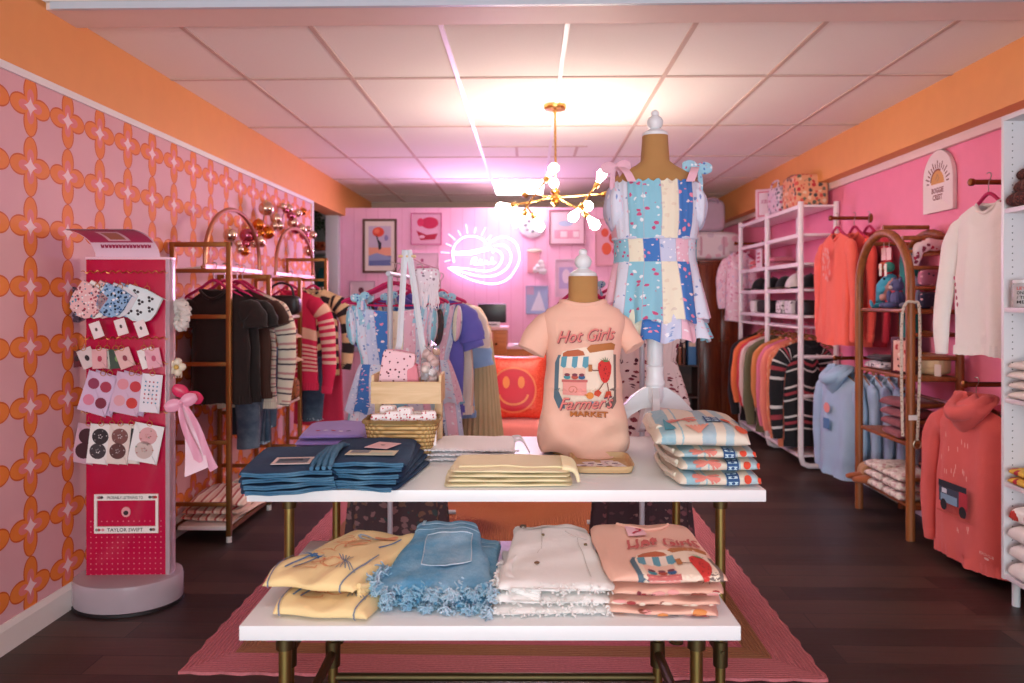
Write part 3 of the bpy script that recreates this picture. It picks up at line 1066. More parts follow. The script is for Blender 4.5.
# shorts: waist at the back, hem at the front
def slab(xl, xr, y0, y1, h, seed=0, wob=.004, n=2.6, back_h=1.0):
    rd = random.Random(seed)
    ph = [rd.uniform(0, 6.28) for _ in range(5)]
    def S_(u, t):
        a = 2 * PI * u
        l, r = xl(t), xr(t)
        e = max(0, 1 - abs(2 * t - 1) ** 12) ** .5
        cx = spow(cos(a), .4)
        x = (l + r) / 2 + (r - l) / 2 * cx
        s = spow(sin(a), .55)
        hh = h * lerp(back_h, 1, t)
        z = hh * (.5 + .5 * s * e) + max(0, s) * wob * (sin(12 * t + 4 * cx + ph[0]) + .7 * sin(6 * t - 9 * cx + ph[1]) + .5 * sin(23 * t + 3 * cx))
        x += wob * sin(14 * t + ph[2]) * abs(cx)
        return Vector((x, lerp(y0, y1, t), z))
    return S_
def top_of(xl, xr, y0, y1, Sf):
    """point on the upper sheet from (fraction across -1..1, t)"""
    def f(cx, t, off):
        c = min(.96, max(-.96, cx))
        a = math.acos(spow(c, 1 / .4))
        return Sf(a / (2 * PI), t) + Vector((0, 0, off))
    return f
def fray(pts, out, mat, parent, n, L, seed, r=.0022):
    rd = random.Random(seed)
    g = G()
    m = len(pts) - 1
    for k in range(n):
        t = rd.random() * m
        i = min(m - 1, int(t)); p = pts[i].lerp(pts[i + 1], t - i)
        d = Vector(out) + Vector((rd.gauss(0, .5), rd.gauss(0, .35), rd.gauss(0, .5)))
        q = [p + Vector((rd.gauss(0, .004), rd.gauss(0, .004), rd.gauss(0, .006)))]
        for s in range(4):
            d = (d + Vector((rd.gauss(0, .6), rd.gauss(0, .4), rd.gauss(0, .6) - .25))).normalized()
            q.append(q[-1] + d * L * rd.uniform(.14, .34))
            q[-1].z = max(.004, q[-1].z)
        g.tube(q, [r * 1.6, r * 1.5, r], 4, caps=False)
    return g.build('frayed_hem', mat, parent)
DEN, DENF = denim('#5A9FC6', '#BFE0EE', .6), denim('#8DBFD8', '#E6F1F6', .9)
def denim_shorts(px, d, z, label, rz, seed, pocket=True, h=.05):
    x, y = on(px, d)
    t = thing('denim_shorts', label, 'shorts', (x, y, z), TH + rz, 'blue denim cut-off shorts on the low table')
    xl = lambda s: interp(s, [(0, -.105), (.2, -.112), (.7, -.15), (1, -.175)])
    xr = lambda s: interp(s, [(0, .085), (.2, .095), (.7, .125), (1, .14)])
    Sf = slab(xl, xr, .23, -.20, h, seed, .0025, back_h=2.3)
    G().surf(Sf, 44, 34, wu=True, capv=True, us=.3, vs=.43).build('shorts_body', DEN, t, ang=80)
    T = top_of(xl, xr, .23, -.2, Sf)
    g = G()
    g.surf(lambda u, v: T(-.99 + 1.98 * u, .01 + .10 * v, .003 + .002 * sin(v * PI)), 24, 5).build('waistband', DEN, t)
    seam = G()
    for s in (.115, .185):
        seam.tube([T(-.95 + 1.9 * k / 20, s + .02 * abs(-.95 + 1.9 * k / 20) * (s > .15), .0025) for k in range(21)], .0014, 5)
    seam.build('seam', denim('#8FB9CF', '#C9DFEA', .8), t)
    if pocket:
        P_ = [(-.062, .30), (.072, .28), (.074, .72), (.008, .80), (-.062, .74)]
        T0 = T
        T = lambda a, b, o: T0((a - (xl(b) + xr(b)) / 2) / ((xr(b) - xl(b)) / 2), b, o)
        g = G().flat2d(poly_tris(P_), lambda a, b: T(a, b, .004), .02)
        pk = g.build('back_pocket', denim('#6AA7CA', '#C9E4F0', .7), t, norm=False)
        g = G().tube([T(a, b, .0055) for (a0, b0), (a1, b1) in zip(P_, P_[1:] + P_[:1]) for a, b in [(lerp(a0, a1, k / 8), lerp(b0, b1, k / 8)) for k in range(8)]], .0016, 5, closed=True)
        g.build('pocket_stitching', denim('#B5D3E2', '#E5F0F5', .9), pk)
        T = T0
        for cx in (-.72,):
            G().surf(lambda u, v, c=cx: T(c - .045 + .09 * u, -.0 + .15 * v + .005, .006 + .004 * sin(v * PI)), 4, 6).build('belt_loop', DENF, t)
    hem = [Sf(.5 + .5 * k / 40 if False else (k / 40) * .5, .985) for k in range(41)]
    side = [Sf(.5 - .0, .78 + .2 * k / 10) for k in range(11)]
    hp = [Vector((lerp(-.175, .14, k / 40), -.195 + .03 * sin(k * .9) - .006 * sin(k * .35), h * .55 + .006 * sin(k * 2))) for k in range(41)]
    fray(hp, (0, -1, -.5), DENF, t, 700, .022, seed, .0015)
    hp2 = [Vector((-.165 - .012 * sin(k * .8), -.19 + k * .014, h * .9)) for k in range(9)]
    fray(hp2, (-.7, -.3, .1), DENF, t, 220, .026, seed + 1, .0016)
    return t
denim_shorts(457, 2.13, LZ + .0015, 'lighter blue denim shorts underneath, showing at the right side', math.radians(-10), 3, False, .026)
denim_shorts(446, 2.13, LZ + .032, 'blue denim cut-off shorts with back pocket and frayed hem, on top', math.radians(1), 5, True, .036)

WD = cloth('#EFEDE8', .03, 420)
def white_shorts(px, d, z, label, rz, seed, h, top=False):
    x, y = on(px, d)
    t = thing('white_shorts', label, 'shorts', (x, y, z), TH + rz, 'white cut-off shorts on the low table')
    xl = lambda s: interp(s, [(0, -.125), (.3, -.13), (.75, -.15), (1, -.16)])
    xr = lambda s: interp(s, [(0, .105), (.3, .115), (1, .145)])
    Sf = slab(xl, xr, .23, -.21, h, seed, .003, back_h=2.0)
    G().surf(Sf, 44, 34, wu=True, capv=True).build('shorts_body', WD, t, ang=80)
    T = top_of(xl, xr, .23, -.21, Sf)
    if top:
        G().surf(lambda u, v: T(-.98 + 1.96 * u, .012 + .1 * v, .003), 20, 5).build('waistband', WD, t)
        g = G()
        g.tube([T(-.25, .12 + .05 * k, .003) for k in range(8)], .0013, 5)
        g.tube([T(-.25 - .1 * sin(k * .3), .45 + .02 * k, .003) for k in range(5)], .0013, 5)
        g.tube([T(.35 + .5 * k / 12, .30 - .16 * (1 - k / 12) ** 2 + .02, .003) for k in range(13)], .0013, 5)
        g.tube([T(.62, .3 + .06 * k, .003) for k in range(11)], .0013, 5)
        g.build('seam', cloth('#CFCBC4', .03), t)
        b = T(-.74, .075, .006)
        G().lathe([(.001, .004), (.009, .003), (.011, 0), (.011, -.004)], 14, b).build('button', metal('#777468', .4), t)
        for cx, s in ((-.22, .25), (.78, .42)):
            G().lathe([(.001, .003), (.004, .002), (.005, 0), (.005, -.003)], 10, T(cx, s, .003)).build('rivet', metal('#7A6A50', .4), t)
        for k in range(4):
            q = [Vector((-.115 - .008 * k, -.02 - .012 * k, h * (1.15 - .3 * k))), Vector((-.135 - .008 * k, -.09 - .01 * k, h * (.85 - .3 * k))), Vector((-.12 - .004 * k, -.165, h * (.6 - .3 * k))), Vector((-.05, -.205 - .003 * k, h * (.42 - .3 * k)))]
            G().tube(smooth_path(q, 6), [.006, .014, .013, .005], 10, flat=1.0, wob=lambda a, b, k=k: 1 + .14 * sin(b * 21 + a * 6 + k)).build('crumpled_leg', WD, t)
        G().ball(T(-.34, .73, .004), (.008, .006, .004), 8).build('distressed_hole', plain('#6B4A32', .9, .1), t)
    fray([Vector((lerp(-.16, .145, k / 40), -.205 + .008 * sin(k * 1.1), h * .5)) for k in range(41)], (0, -1, -.2), WD, t, 90, .010, seed, .0014)
    fray([Vector((-.158 - .008 * sin(k), -.19 + k * .03, h * .6)) for k in range(7)], (-.8, -.2, 0), WD, t, 60, .013, seed + 7, .0014)
    return t
white_shorts(549, 2.1, LZ + .0015, 'white cut-off shorts at the very bottom of the white pile', math.radians(2), 21, .018)
white_shorts(552, 2.11, LZ + .024, 'white cut-off shorts in the middle of the white pile', math.radians(-2), 22, .02)
white_shorts(556, 2.12, LZ + .050, 'white distressed shorts with grey button, topmost of the white pile', math.radians(-1), 23, .026, True)

# ------------------------------------------------------------------ the market print (on the pink tees)
def market_print(w, h, shadow=True):
    """centred on x, y from 0 at the bottom to h; returns coloured 2d triangles, lowest layer first"""
    s = h / .335
    def R(px0, px1, py0, py1):   # photograph-like units 0..60 across, 0..88 down
        return rect((px0 - 30) / 60 * w, (px1 - 30) / 60 * w, h * (1 - py1 / 88), h * (1 - py0 / 88))
    def pt(x, y): return ((x - 30) / 60 * w, h * (1 - y / 88))
    def el(x, y, rx, ry, n=14): return [pt(x + rx * cos(2 * PI * i / n), y + ry * sin(2 * PI * i / n)) for i in range(n)]
    k = w / 60
    o = []
    o.append(('#56717F', poly_tris([pt(*p) for p in [(4, 26), (1, 34), (0, 70), (4, 80), (10, 80), (10, 26)]])))
    o.append(('#7A6A62', poly_tris([pt(*p) for p in [(50, 24), (59, 26), (59.5, 74), (55, 80), (48, 78)]])))
    o.append(('#EFDCC6', poly_tris([pt(*p) for p in [(8, 22), (27, 18), (56, 17), (57, 68), (50, 74), (10, 76), (4, 62), (5, 30)]])))
    o.append(('#B4713C', poly_tris([pt(*p) for p in [(30, 19), (34, 15.5), (54, 13.5), (58, 15.5), (57, 21), (50, 21), (33, 23.5)]])))
    o.append(('#B9633F', poly_tris([pt(*p) for p in [(8, 24), (12, 21.5), (22, 20), (27, 22), (28.5, 26), (8, 28)]])))
    o.append(('#F2E3D0', poly_tris(R(7, 30, 28, 36))))
    for i, c in enumerate(('#5E9DB0', '#F0E2D2', '#5E9DB0', '#F0E2D2', '#5E9DB0')):
        x0 = 6 + i * 5
        o.append((c, poly_tris([pt(*p) for p in [(x0 + 1, 27.5), (x0 + 6, 27), (x0 + 5.6, 37), (x0 + 3, 39), (x0, 37)]])))
    o.append(('#EBC3AE', poly_tris(R(8, 29, 39, 49))))
    for cx, c in ((12, '#46909A'), (19, '#B5503F'), (25.5, '#35608A')):
        o.append((c, poly_tris(el(cx, 48, 3.2, 2.2))))
        o.append(('#7A3B4A', poly_tris(el(cx, 45.6, 2.6, 1.6))))
    o.append(('#E79C92', poly_tris(R(8, 30, 52, 66))))
    o.append(('#C76B66', poly_tris(R(7, 31, 50.5, 53))))
    o.append(('#C8755F', stroke([pt(15 + 3 * cos(a * .6) + a * .3, 60 + 3 * sin(a * .6)) for a in range(14)], k * .7)))
    o.append(('#DD8A3C', poly_tris(el(33, 66, 3.6, 3.4))))
    o.append(('#C77527', stroke([pt(28, 65), (pt(31, 66))], k * 1.2)))
    st = [(41, 34), (44, 31), (48, 30.5), (52, 32), (54, 37), (53.6, 44), (52, 50), (49.5, 53.5), (46.5, 54), (44, 51), (42, 45), (40.6, 39)]
    o.append(('#D2352F', poly_tris([pt(*p) for p in st])))
    rd = random.Random(2)
    for i in range(14):
        o.append(('#8E1F22', poly_tris(el(rd.uniform(42.5, 52), rd.uniform(35, 51), .5, .7, 6))))
    for a in range(5):
        o.append(('#4E8A58', poly_tris([pt(46.5 + a * .8, 32.5), pt(41.5 + a * 2.8, 26.5 + abs(a - 2) * 1.2), pt(48.2 + a * .6, 32.5)])))
    o.append(('#6B3A2A', stroke([pt(41.5, 41), pt(36, 41), pt(33.5, 39)], k * .9)))
    o.append(('#B5713F', poly_tris(R(31.5, 35, 35, 42))))
    o.append(('#6B3A2A', stroke([pt(46, 53.5), pt(42.5, 59), pt(39, 63)], k * .9)))
    o.append(('#6B3A2A', stroke([pt(49.5, 53.5), pt(50.5, 59), pt(51, 63)], k * .9)))
    o.append(('#C64A30', poly_tris([pt(*p) for p in [(37, 62), (41, 60), (44, 63), (41, 67), (36.5, 65)]])))
    o.append(('#C64A30', poly_tris([pt(*p) for p in [(48.5, 62), (53, 62), (54, 67.5), (46, 68.5)]])))
    o.append(('#5B3550', stroke([pt(46, 68.6), pt(54.4, 67.8)], k * 1.2)))
    o.append(('#6F8FA8', poly_tris(el(35, 72.5, 1.5, 1.2))))
    for (dx, dy, c, b) in ((.6, -.6, '#7E3340', .012), (0, 0, '#E2837B' if shadow else '#C8625E', .008 if shadow else .022)):
        if dx and not shadow:
            continue
        o.append((c, move(text_fit('Hot Girls', w * .93, h * .135, .5, b), k * dx, h * .868 + k * dy, .07)))
        o.append((c, move(text_fit("Farmer's", w * .86, h * .14, .5, b), k * dx, h * .10 + k * dy, .05)))
    for (dx, dy, c) in ((.5, -.5, '#5E2A22'), (0, 0, '#B96B2C')):
        o.append((c, move(text_fit('MARKET', w * .58, h * .058, 0, .022), k * (2 + dx), h * .012 + k * dy, .0)))
    return o

def cut_tris(tris, lim):
    g = G().flat2d(tris, lambda x, y: (x, y, 0), lim)
    return [tuple((g.V[i].x, g.V[i].y) for i in f) for f in g.F]

# pink market tees on the low table
PT = cloth('#F0BFA8', .04, 420)
zz = LZ + .0015
x0, y0 = on(652, 2.1)
lab = ['pink market tee at the very bottom of the pink pile on the low table', 'pink market tee, second from the bottom of the pink pile', 'pink market tee, third from the bottom of the pink pile']
for k in range(3):
    t, Sf = fold_item('market_tee', lab[k], 'folded t-shirt', x0 + .002 * k, y0 - .004 * k, zz, .30 - .004 * k, .43, .022, PT, math.radians(-4 + 2 * k), 'pink market tees on the low table', 30 + k, wob=.0035, crown=.05, puff=.6)
    f, L = print_on(Sf, .30, .43)
    rd = random.Random(k)
    sh = []
    for i in range(16):
        cx = rd.uniform(-.13, .14)
        sh.append((rd.choice(['#A33A3A', '#7C2F38', '#D98A4A', '#EFDCC6', '#E9A09A', '#8E4A3A']), poly_tris(ell(cx, L - .014 + rd.uniform(-.008, .006), rd.uniform(.006, .02), .005, 8))))
    add_print(sh, f, t)
    zz += .0275
t, Sf = fold_item('market_tee', 'pink market tee on top of the pink pile with strawberry print and paper tag', 'folded t-shirt', x0, y0 + .01, zz, .31, .45, .028, PT, math.radians(1), 'pink market tees on the low table', 40, wob=.004, crown=.12, puff=.6)
f, L = print_on(Sf, .31, .45)
MP = market_print(.235, .44, False)
def mapp(x, y, off): return f(x + .03, (L + .085) - (y - .07), off)
MPc = [(c_, [q for q in cut_tris(tr, .02) if min(p[1] for p in q) > .158 and max(p[1] for p in q) < .45]) for c_, tr in MP]
add_print([m_ for m_ in MPc if m_[1]], mapp, t, lim=.014)
G().tube(smooth_path([f(-.07, .03, .003), f(-.035, .075, .004), (f(.01, .088, .004)), f(.06, .07, .004), f(.09, .03, .003)], 6), .005, 7).build('collar', PT, t)
tg = G().flat2d(poly_tris(rect(-.055, -.0, .08, .16)), lambda x, y: f(x, y, .004) + Vector((0, 0, .003)), .03).build('paper_tag', plain('#F3C3CC', .6, .02), t, norm=False)
G().flat2d(stroke([(-.04, .145), (-.03, .13), (-.015, .12), (-.01, .10), (-.025, .10)], .007), lambda x, y: f(x, y, .006) + Vector((0, 0, .003)), .02).build('mark', plain('#C4123C', .5, .02), tg, norm=False)

# ------------------------------------------------------------------ crab knit sweaters on the tall table
CR0, CRB = cloth('#DDD3BF', .05, 350), None
def m_crab():
    n = NT('beach_knit')
    x, y, z = n.xyz(n.coord('UV'))
    w = n.noise(n.coord('UV', (1, 1, 1)), 24, 2)
    f = n.m('ADD', x, n.m('MULTIPLY', w, .01))
    col = n.ramp(n.m('DIVIDE', f, .30), [(0, hexc('#DDD3BF')), (.08, hexc('#7DB4C4')), (.23, hexc('#D9D3C2')), (.30, hexc('#86B9C6')), (.32, hexc('#DDD3BF')), (.52, hexc('#93B7C6')), (.67, hexc('#DDD3BF')), (.78, hexc('#9FC3CE')), (.87, hexc('#DDD3BF'))])
    o = n.coord('Object')
    n.bump(n.noise(o, 340, 2), .4, .004)
    return n.done(n.mix(n.m('MULTIPLY', n.noise(o, 60, 3), .35), col, hexc('#EDE6D6')), .9)
M_CRAB = m_crab()
def crab_shapes(w, L, full):
    o = []
    rd = random.Random(9)
    y = L - (.17 if full else .035)
    sc = 1.0 if full else .62
    for k in range(12):
        a = rd.uniform(0, 6.28)
        o.append(('#E08A7C', stroke([(-.045, y), (-.045 + .022 * cos(a), y + .018 * sin(a) * sc), (-.045 + .045 * cos(a + .25), y + .036 * sin(a + .25) * sc)], .007)))
    o.append(('#26507F', poly_tris(rect(.018, .058, y - .045 * sc, y + .04 * sc))))
    for yy in (-.032, 0, .026):
        o.append(('#BFDDE8', poly_tris(rect(.023, .053, y + (yy - .007) * sc, y + (yy + .007) * sc))))
        o.append(('#26507F', poly_tris(ell(.038, y + yy * sc, .006, .006 * sc, 8))))
    if full:
        for sx in (-1, 1):
            o.append(('#DD6140', poly_tris(ell(.11 + sx * .035, y - .0, .014, .02))))
            o.append(('#DD6140', stroke([(.11 + sx * .032, y + .012), (.11 + sx * .02, y + .04), (.11, y + .045)], .006)))
        o.append(('#DD6140', poly_tris(ell(.105, y + .075, .016, .04))))
        o.append(('#4A98A8', poly_tris([(-.10, y + .1), (-.09, y - .04), (-.07, y + .1)])))
        o.append(('#3E86A8', poly_tris([(.095, y - .05), (.125, y - .06), (.115, y - .03)])))
        for k in range(6):
            o.append(('#EBA28C', stroke([(-.01, y + .12), (-.04 + .012 * k, y + .065)], .008)))
    else:
        for cx in (.085, .128):
            o.append(('#D9492F', poly_tris(ell(cx, y + .008, .012, .018 * sc))))
    return o
zz = UZ + .0015
x0, y0 = on(703, 2.535)
for k, (lb, h) in enumerate((('cream beach-print knit sweater, lowest of the pile at the table corner', .044), ('cream beach-print knit sweater, second from the bottom at the table corner', .040), ('cream beach-print knit sweater, second from the top at the table corner', .030), ('cream beach-print knit sweater with big orange crab, puffed on top of the pile', .075))):
    t, Sf = fold_item('knit_sweater', lb, 'folded sweater', x0 + (0, .0, -.004, -.03)[k], y0 + (0, .002, .004, .03)[k], zz, (.27, .262, .26, .31)[k], (.44, .43, .43, .47)[k], h, M_CRAB, math.radians((0, 1, -1, -5)[k]), 'beach-print sweaters on the tall table', 50 + k, wob=.003, crown=(.05, .05, .05, .35)[k], puff=.5)
    f, L = print_on(Sf, .26, .43)
    add_print(crab_shapes(.26, L, k == 3), f, t)
    g = G()
    for q in range(2):
        g.tube(smooth_path([Vector((-.125 - .004 * q, -.16, h * (.35 + .3 * q))), Vector((-.137 - .006 * q, -.06, h * (.3 + .3 * q))), Vector((-.135 - .008 * q, .05, h * (.4 + .25 * q))), Vector((-.128, .15, h * (.4 + .2 * q)))], 5), h * .17, 8, wob=lambda a, b: 1 + .2 * sin(b * 25))
    g.build('sleeve_fold', CR0, t)
    zz += h + .0015

# ------------------------------------------------------------------ jeans, tees and tops on the tall table
JD, JL = denim('#173A5E', '#336688', .5), denim('#3A6F90', '#6E9FB8', .7)
def jeans(px, d, z, label, rz, seed, w=.30, h=.0165, deep=.42, mirror=1):
    x, y = on(px, d)
    t = thing('folded_jeans', label, 'jeans', (x, y, z), TH + rz, 'dark jeans folded on the tall table')
    rd = random.Random(seed)
    p0 = rd.uniform(0, 6)
    U = lambda X, Y: .0
    def Sf(u, v):
        p = fold_surf(w, deep, h, seed, wob=.0012, crown=.02, puff=.4)(u, v)
        return p + Vector((0, -.012 * sin(p.x * 24 + p0), 0))
    G().surf(Sf, 30, 36, wv=True).build('folded_body', JD, t, weld=True, ang=80)
    g = G()
    for q in range(2):
        pts = []
        for k in range(22):
            u = .03 + .94 * k / 21
            p = Sf(u, .5)
            pts.append(p + Vector((0, -.004 + .004 * sin(k * .9 + q), h * (.30 * (q - .5) * 1.3))))
        g.tube(pts, h * .21, 7)
    g.build('turned_cuff', JL, t)
    return t
zs = [UZ + .0012 + k * .018 for k in range(5)]
names = ['at the very bottom', 'second from the bottom', 'third from the bottom', 'on top']
TJ = None
for k in range(4):
    t = jeans(292 + k * 2, 2.45, zs[k], 'dark blue folded jeans ' + names[k] + ' of the left jeans pile' + (' under a paper label' if k == 3 else ''), math.radians(16 - 3 * k), 60 + k)
for k in range(5):
    t = jeans(376 - k, 2.50, zs[k], 'dark blue folded jeans ' + (names[:3] + ['second from the top', 'on top'])[k] + ' of the right jeans pile' + (' beside a pink card' if k == 4 else ''), math.radians(-9 + 3 * k), 70 + k, .28)
def loose_fold(px, d, z, label, w, rz):
    x, y = on(px, d)
    t = thing('folded_jeans', label, 'jeans', (x, y, z), TH + rz)
    g = G()
    for q in range(4):
        g.tube(smooth_path([(-.05 + .018 * q, -.20, .006), (-.04 + .018 * q, -.12, .016 + .004 * q), (-.01 + .014 * q, .0, .022 + .004 * q), (.02 + .012 * q, .12, .010)], 6), [.006, .0095, .0095, .006], 10, wob=lambda a, b: 1 + .12 * sin(b * 31 + q))
    g.build('rolled_leg', JL, t)
    return t
loose_fold(331, 2.44, zs[4] + .002, 'rolled denim leg with pale turned edges between the two jeans piles', .1, .2)
def card(name, label, px, d, z, w, h, col, rz, deco=None, cat='card', tilt=0):
    x, y = on(px, d)
    t = thing(name, label, cat, (x, y, z), TH + rz)
    M = Matrix.Rotation(tilt, 3, 'X')
    g = G().xbox((0, 0, .0012), w, h, .0016)
    g.V = [M @ v for v in g.V]
    g.build('card', plain(col, .55, .02), t, smooth=False)
    if deco:
        g = G(); ms = []
        for c_, tr in deco:
            ms.append(plain(c_, .6, .02)); g.m = len(ms) - 1
            g.flat2d(tr, lambda a, b: M @ Vector((a, b, .0026)), .1)
        g.build('printing', ms, t, smooth=False, norm=False)
    return t
card('paper_label', 'small dark-printed paper label on the left jeans pile', 293, 2.37, zs[4] + .0015, .12, .10, '#D8C9C4', .1, [('#5E6E7C', poly_tris(rect(-.048, .05, -.035, .03))), ('#8C9AA5', poly_tris(rect(-.04, .03, .0, .012)))], 'label')
card('paper_label', 'cream and grey paper label at the front of the right jeans pile', 372, 2.40, zs[4] + .021, .16, .07, '#CFC9AE', -.05, [('#7D8790', poly_tris(rect(-.07, -.01, -.01, .03))), ('#B9C7B4', poly_tris(rect(.0, .07, -.03, .0)))], 'label')
card('pink_card', 'pale pink card with tiny dark mark on the right jeans pile', 383, 2.52, zs[4] + .021, .085, .10, '#EBC4C8', -.35, [('#5A3640', poly_tris(ell(0, 0, .009, .006)))])

LAV = cloth('#9A86CF', .05, 420)
for k in range(3):
    x, y = on(336, 3.0)
    t, Sf = fold_item('lavender_tee', ['lavender tee at the bottom of the pile behind the jeans', 'lavender tee in the middle of the pile behind the jeans', 'lavender tee with small red embroidery on top of the pile behind the jeans'][k], 'folded t-shirt', x + .004 * k, y, UZ + .0012 + .027 * k, .27 - .008 * k, .34, .024, LAV, math.radians(3 * k - 2), 'lavender tees behind the jeans', 80 + k, wob=.002, crown=.1, puff=.5)
    if k == 2:
        f, L = print_on(Sf, .26, .34)
        sh = []
        for i in range(5):
            sh.append((['#B02C4A', '#E8E3F0', '#B02C4A', '#E8E3F0', '#4A3A6A'][i], poly_tris(ell(-.06 + .03 * i, L * .78, .01, .008, 8))))
        add_print(sh, f, t)

WL = cloth('#EEE9EA', .03, 300)
for k in range(3):
    x, y = on(471 + 2 * k, 2.84)
    t, Sf = fold_item('lace_blouse', ['white lace top at the bottom of the small pile before the loveseat', 'white lace top in the middle of the small pile before the loveseat', 'white lace top with loose ribbon ties on top of the small pile'][k], 'folded top', x, y, UZ + .0012 + .0165 * k, .33 - .01 * k, .27, .014, WL, math.radians(2 - 2 * k), 'white lace tops', 90 + k, wob=.0018, crown=.05, puff=.5)
    g = G()
    for q in range(26):
        g.ball((-.17 + .0135 * q, -.137 + .004 * sin(q * 2.3), .006), (.008, .006, .004), 6)
    g.build('lace_edge', WL, t)
    if k == 2:
        g = G()
        for q, (a, b) in enumerate(((.14, .1), (.15, .02), (-.17, -.08))):
            g.tube(smooth_path([(a, b, .013), (a + .03 * (1 if a > 0 else -1), b - .03, .02), (a + .05 * (1 if a > 0 else -1), b - .06, .0), (a + .06 * (1 if a > 0 else -1), b - .11, -.008)], 5), .006, 6, flat=.4)
        g.build('ribbon_tie', WL, t)
CRM = cloth('#F0E4B8', .04, 380)
for k in range(4):
    x, y = on(508 + k, 2.45)
    lb = ['butter-yellow top at the very bottom of the pale pile near the table edge', 'butter-yellow top, second from the bottom of the pale pile', 'butter-yellow top, third from the bottom of the pale pile', 'butter-yellow ribbed top on top of the pale pile near the table edge'][k]
    t, Sf = fold_item('yellow_top', lb, 'folded top', x, y, UZ + .0012 + .0145 * k, .41 - .012 * k, .25, .012, CRM, math.radians(1.5 - k), 'butter-yellow tops', 100 + k, wob=.0018, crown=.05, puff=.5)
    if k == 3:
        g = G()
        for q in range(5):
            g.tube(smooth_path([(.165, -.09 + .035 * q, .012), (.195, -.09 + .035 * q, .008), (.21, -.1 + .035 * q, -.004), (.217, -.1 + .035 * q, -.03)], 4), [.012, .009, .007, .005], 7)
        g.build('ruffle_tie', CRM, t)
        G().tube([Sf(.06 + .88 * i / 20, .31) + Vector((0, 0, .002)) for i in range(21)], .003, 6).build('hem_seam', CRM, t)
# little tray of cards
x, y = on(601, 2.62)
t = thing('wooden_tray', 'small shallow wooden tray holding little cards beside the tee mannequin', 'tray', (x, y, UZ), TH - .03)
def tray_rim(u, v):
    a = 2 * PI * u
    p = interp(v, [(0, .0), (.3, .0), (.5, 1), (.6, 1), (1, 0)])
    r = [(.085, .001), (.097, .004), (.105, .028), (.101, .028), (.093, .008), (.08, .006)][round(v * 5)]
    k = r[0] / .105
    return (.108 * k * spow(cos(a), .3), .125 * k * spow(sin(a), .3), r[1])
G().surf(tray_rim, 48, 5, wu=True, capv=True).build('tray_body', wood('#B58C5E', '#D9B98A', 'x'), t)
for k in range(5):
    p = Q(584 + 8 * k, 299, 2.58 + .03 * (k % 2))
    card('jewelry_card', ['leftmost little white card in the wooden tray', 'second little card from the left in the wooden tray', 'middle little card in the wooden tray', 'fourth little card from the left in the wooden tray', 'rightmost little white card in the wooden tray'][k], 584 + 8 * k, 2.58 + .03 * (k % 2), UZ + .0075 + .0022 * k, .045, .08, ['#EFE7E4', '#E4D9DE', '#F1ECE8', '#E6D6D9', '#EFE9E6'][k], .3 * sin(k * 2.1), [('#6A3F66', poly_tris(ell(0, .01, .012, .007))), ('#B04A5E', poly_tris(rect(-.01, .012, -.02, -.014)))])['group'] = 'jewelry cards in the tray'
# ------------------------------------------------------------------ the two dress forms
BURLAP = cloth('#B58650', .08, 500, .05, .95)
M_PAINTW = plain('#E4E8EA', .35, .02)
def torso_fn(hw, hd, p=.85, fold=0.0, seed=0, zf=1.0):
    def f(u, z):
        a = 2 * PI * u
        w, d = hw(z), hd(z)
        k = 1 + fold * max(0, 1 - z / zf) * (sin(5 * a + 6 * z + seed) + .6 * sin(9 * a - 14 * z + seed * 2))
        return Vector((w * spow(cos(a), p) * k, d * spow(sin(a), p) * k, z))
    return f
def knob(parent, z, r, name='neck_finial'):
    k = r / .06
    G().lathe([(.058 * k, z), (.06 * k, z + .004), (.058 * k, z + .014 * k), (.044 * k, z + .022 * k), (.028 * k, z + .03 * k), (.022 * k, z + .036 * k), (.03 * k, z + .042 * k), (.037 * k, z + .056 * k), (.037 * k, z + .07 * k),
               (.030 * k, z + .084 * k), (.019 * k, z + .092 * k), (.016 * k, z + .096 * k), (.019 * k, z + .102 * k), (.017 * k, z + .112 * k), (.008 * k, z + .119 * k), (.001, z + .12 * k)], 24).build(name, M_PAINTW, parent)

# tee form
p = Q(583, 455, 2.85)
tm = thing('dress_form', 'burlap dress form with white neck finial standing on the table inside the market tee', 'mannequin', (p.x, p.y, UZ), TH)
HW = lambda z: interp(z, [(0, .118), (.08, .120), (.24, .118), (.36, .116), (.46, .126), (.515, .134), (.55, .115), (.578, .078), (.59, .056), (.68, .056)])
HD = lambda z: interp(z, [(0, .075), (.24, .070), (.42, .085), (.52, .068), (.56, .058), (.59, .05), (.68, .054)])
tf = torso_fn(HW, HD)
G().surf(lambda u, v: tf(u, .003 + v * .677), 36, 40, wu=True, capv=True).build('torso', BURLAP, tm)
knob(tm, .68, .053)
p2 = (p.x, p.y, UZ + .004)
ts = thing('market_tee_worn', 'pale pink tee with farmers market strawberry print worn by the small dress form', 't-shirt', p2, TH)
SW = lambda z: interp(z, [(-.01, .160), (.015, .170), (.05, .174), (.10, .169), (.24, .150), (.34, .140), (.43, .146), (.49, .160), (.52, .160), (.545, .142), (.572, .098), (.588, .070)])
SD = lambda z: interp(z, [(-.01, .118), (.02, .124), (.24, .104), (.42, .114), (.50, .092), (.53, .078), (.56, .066), (.588, .060)])
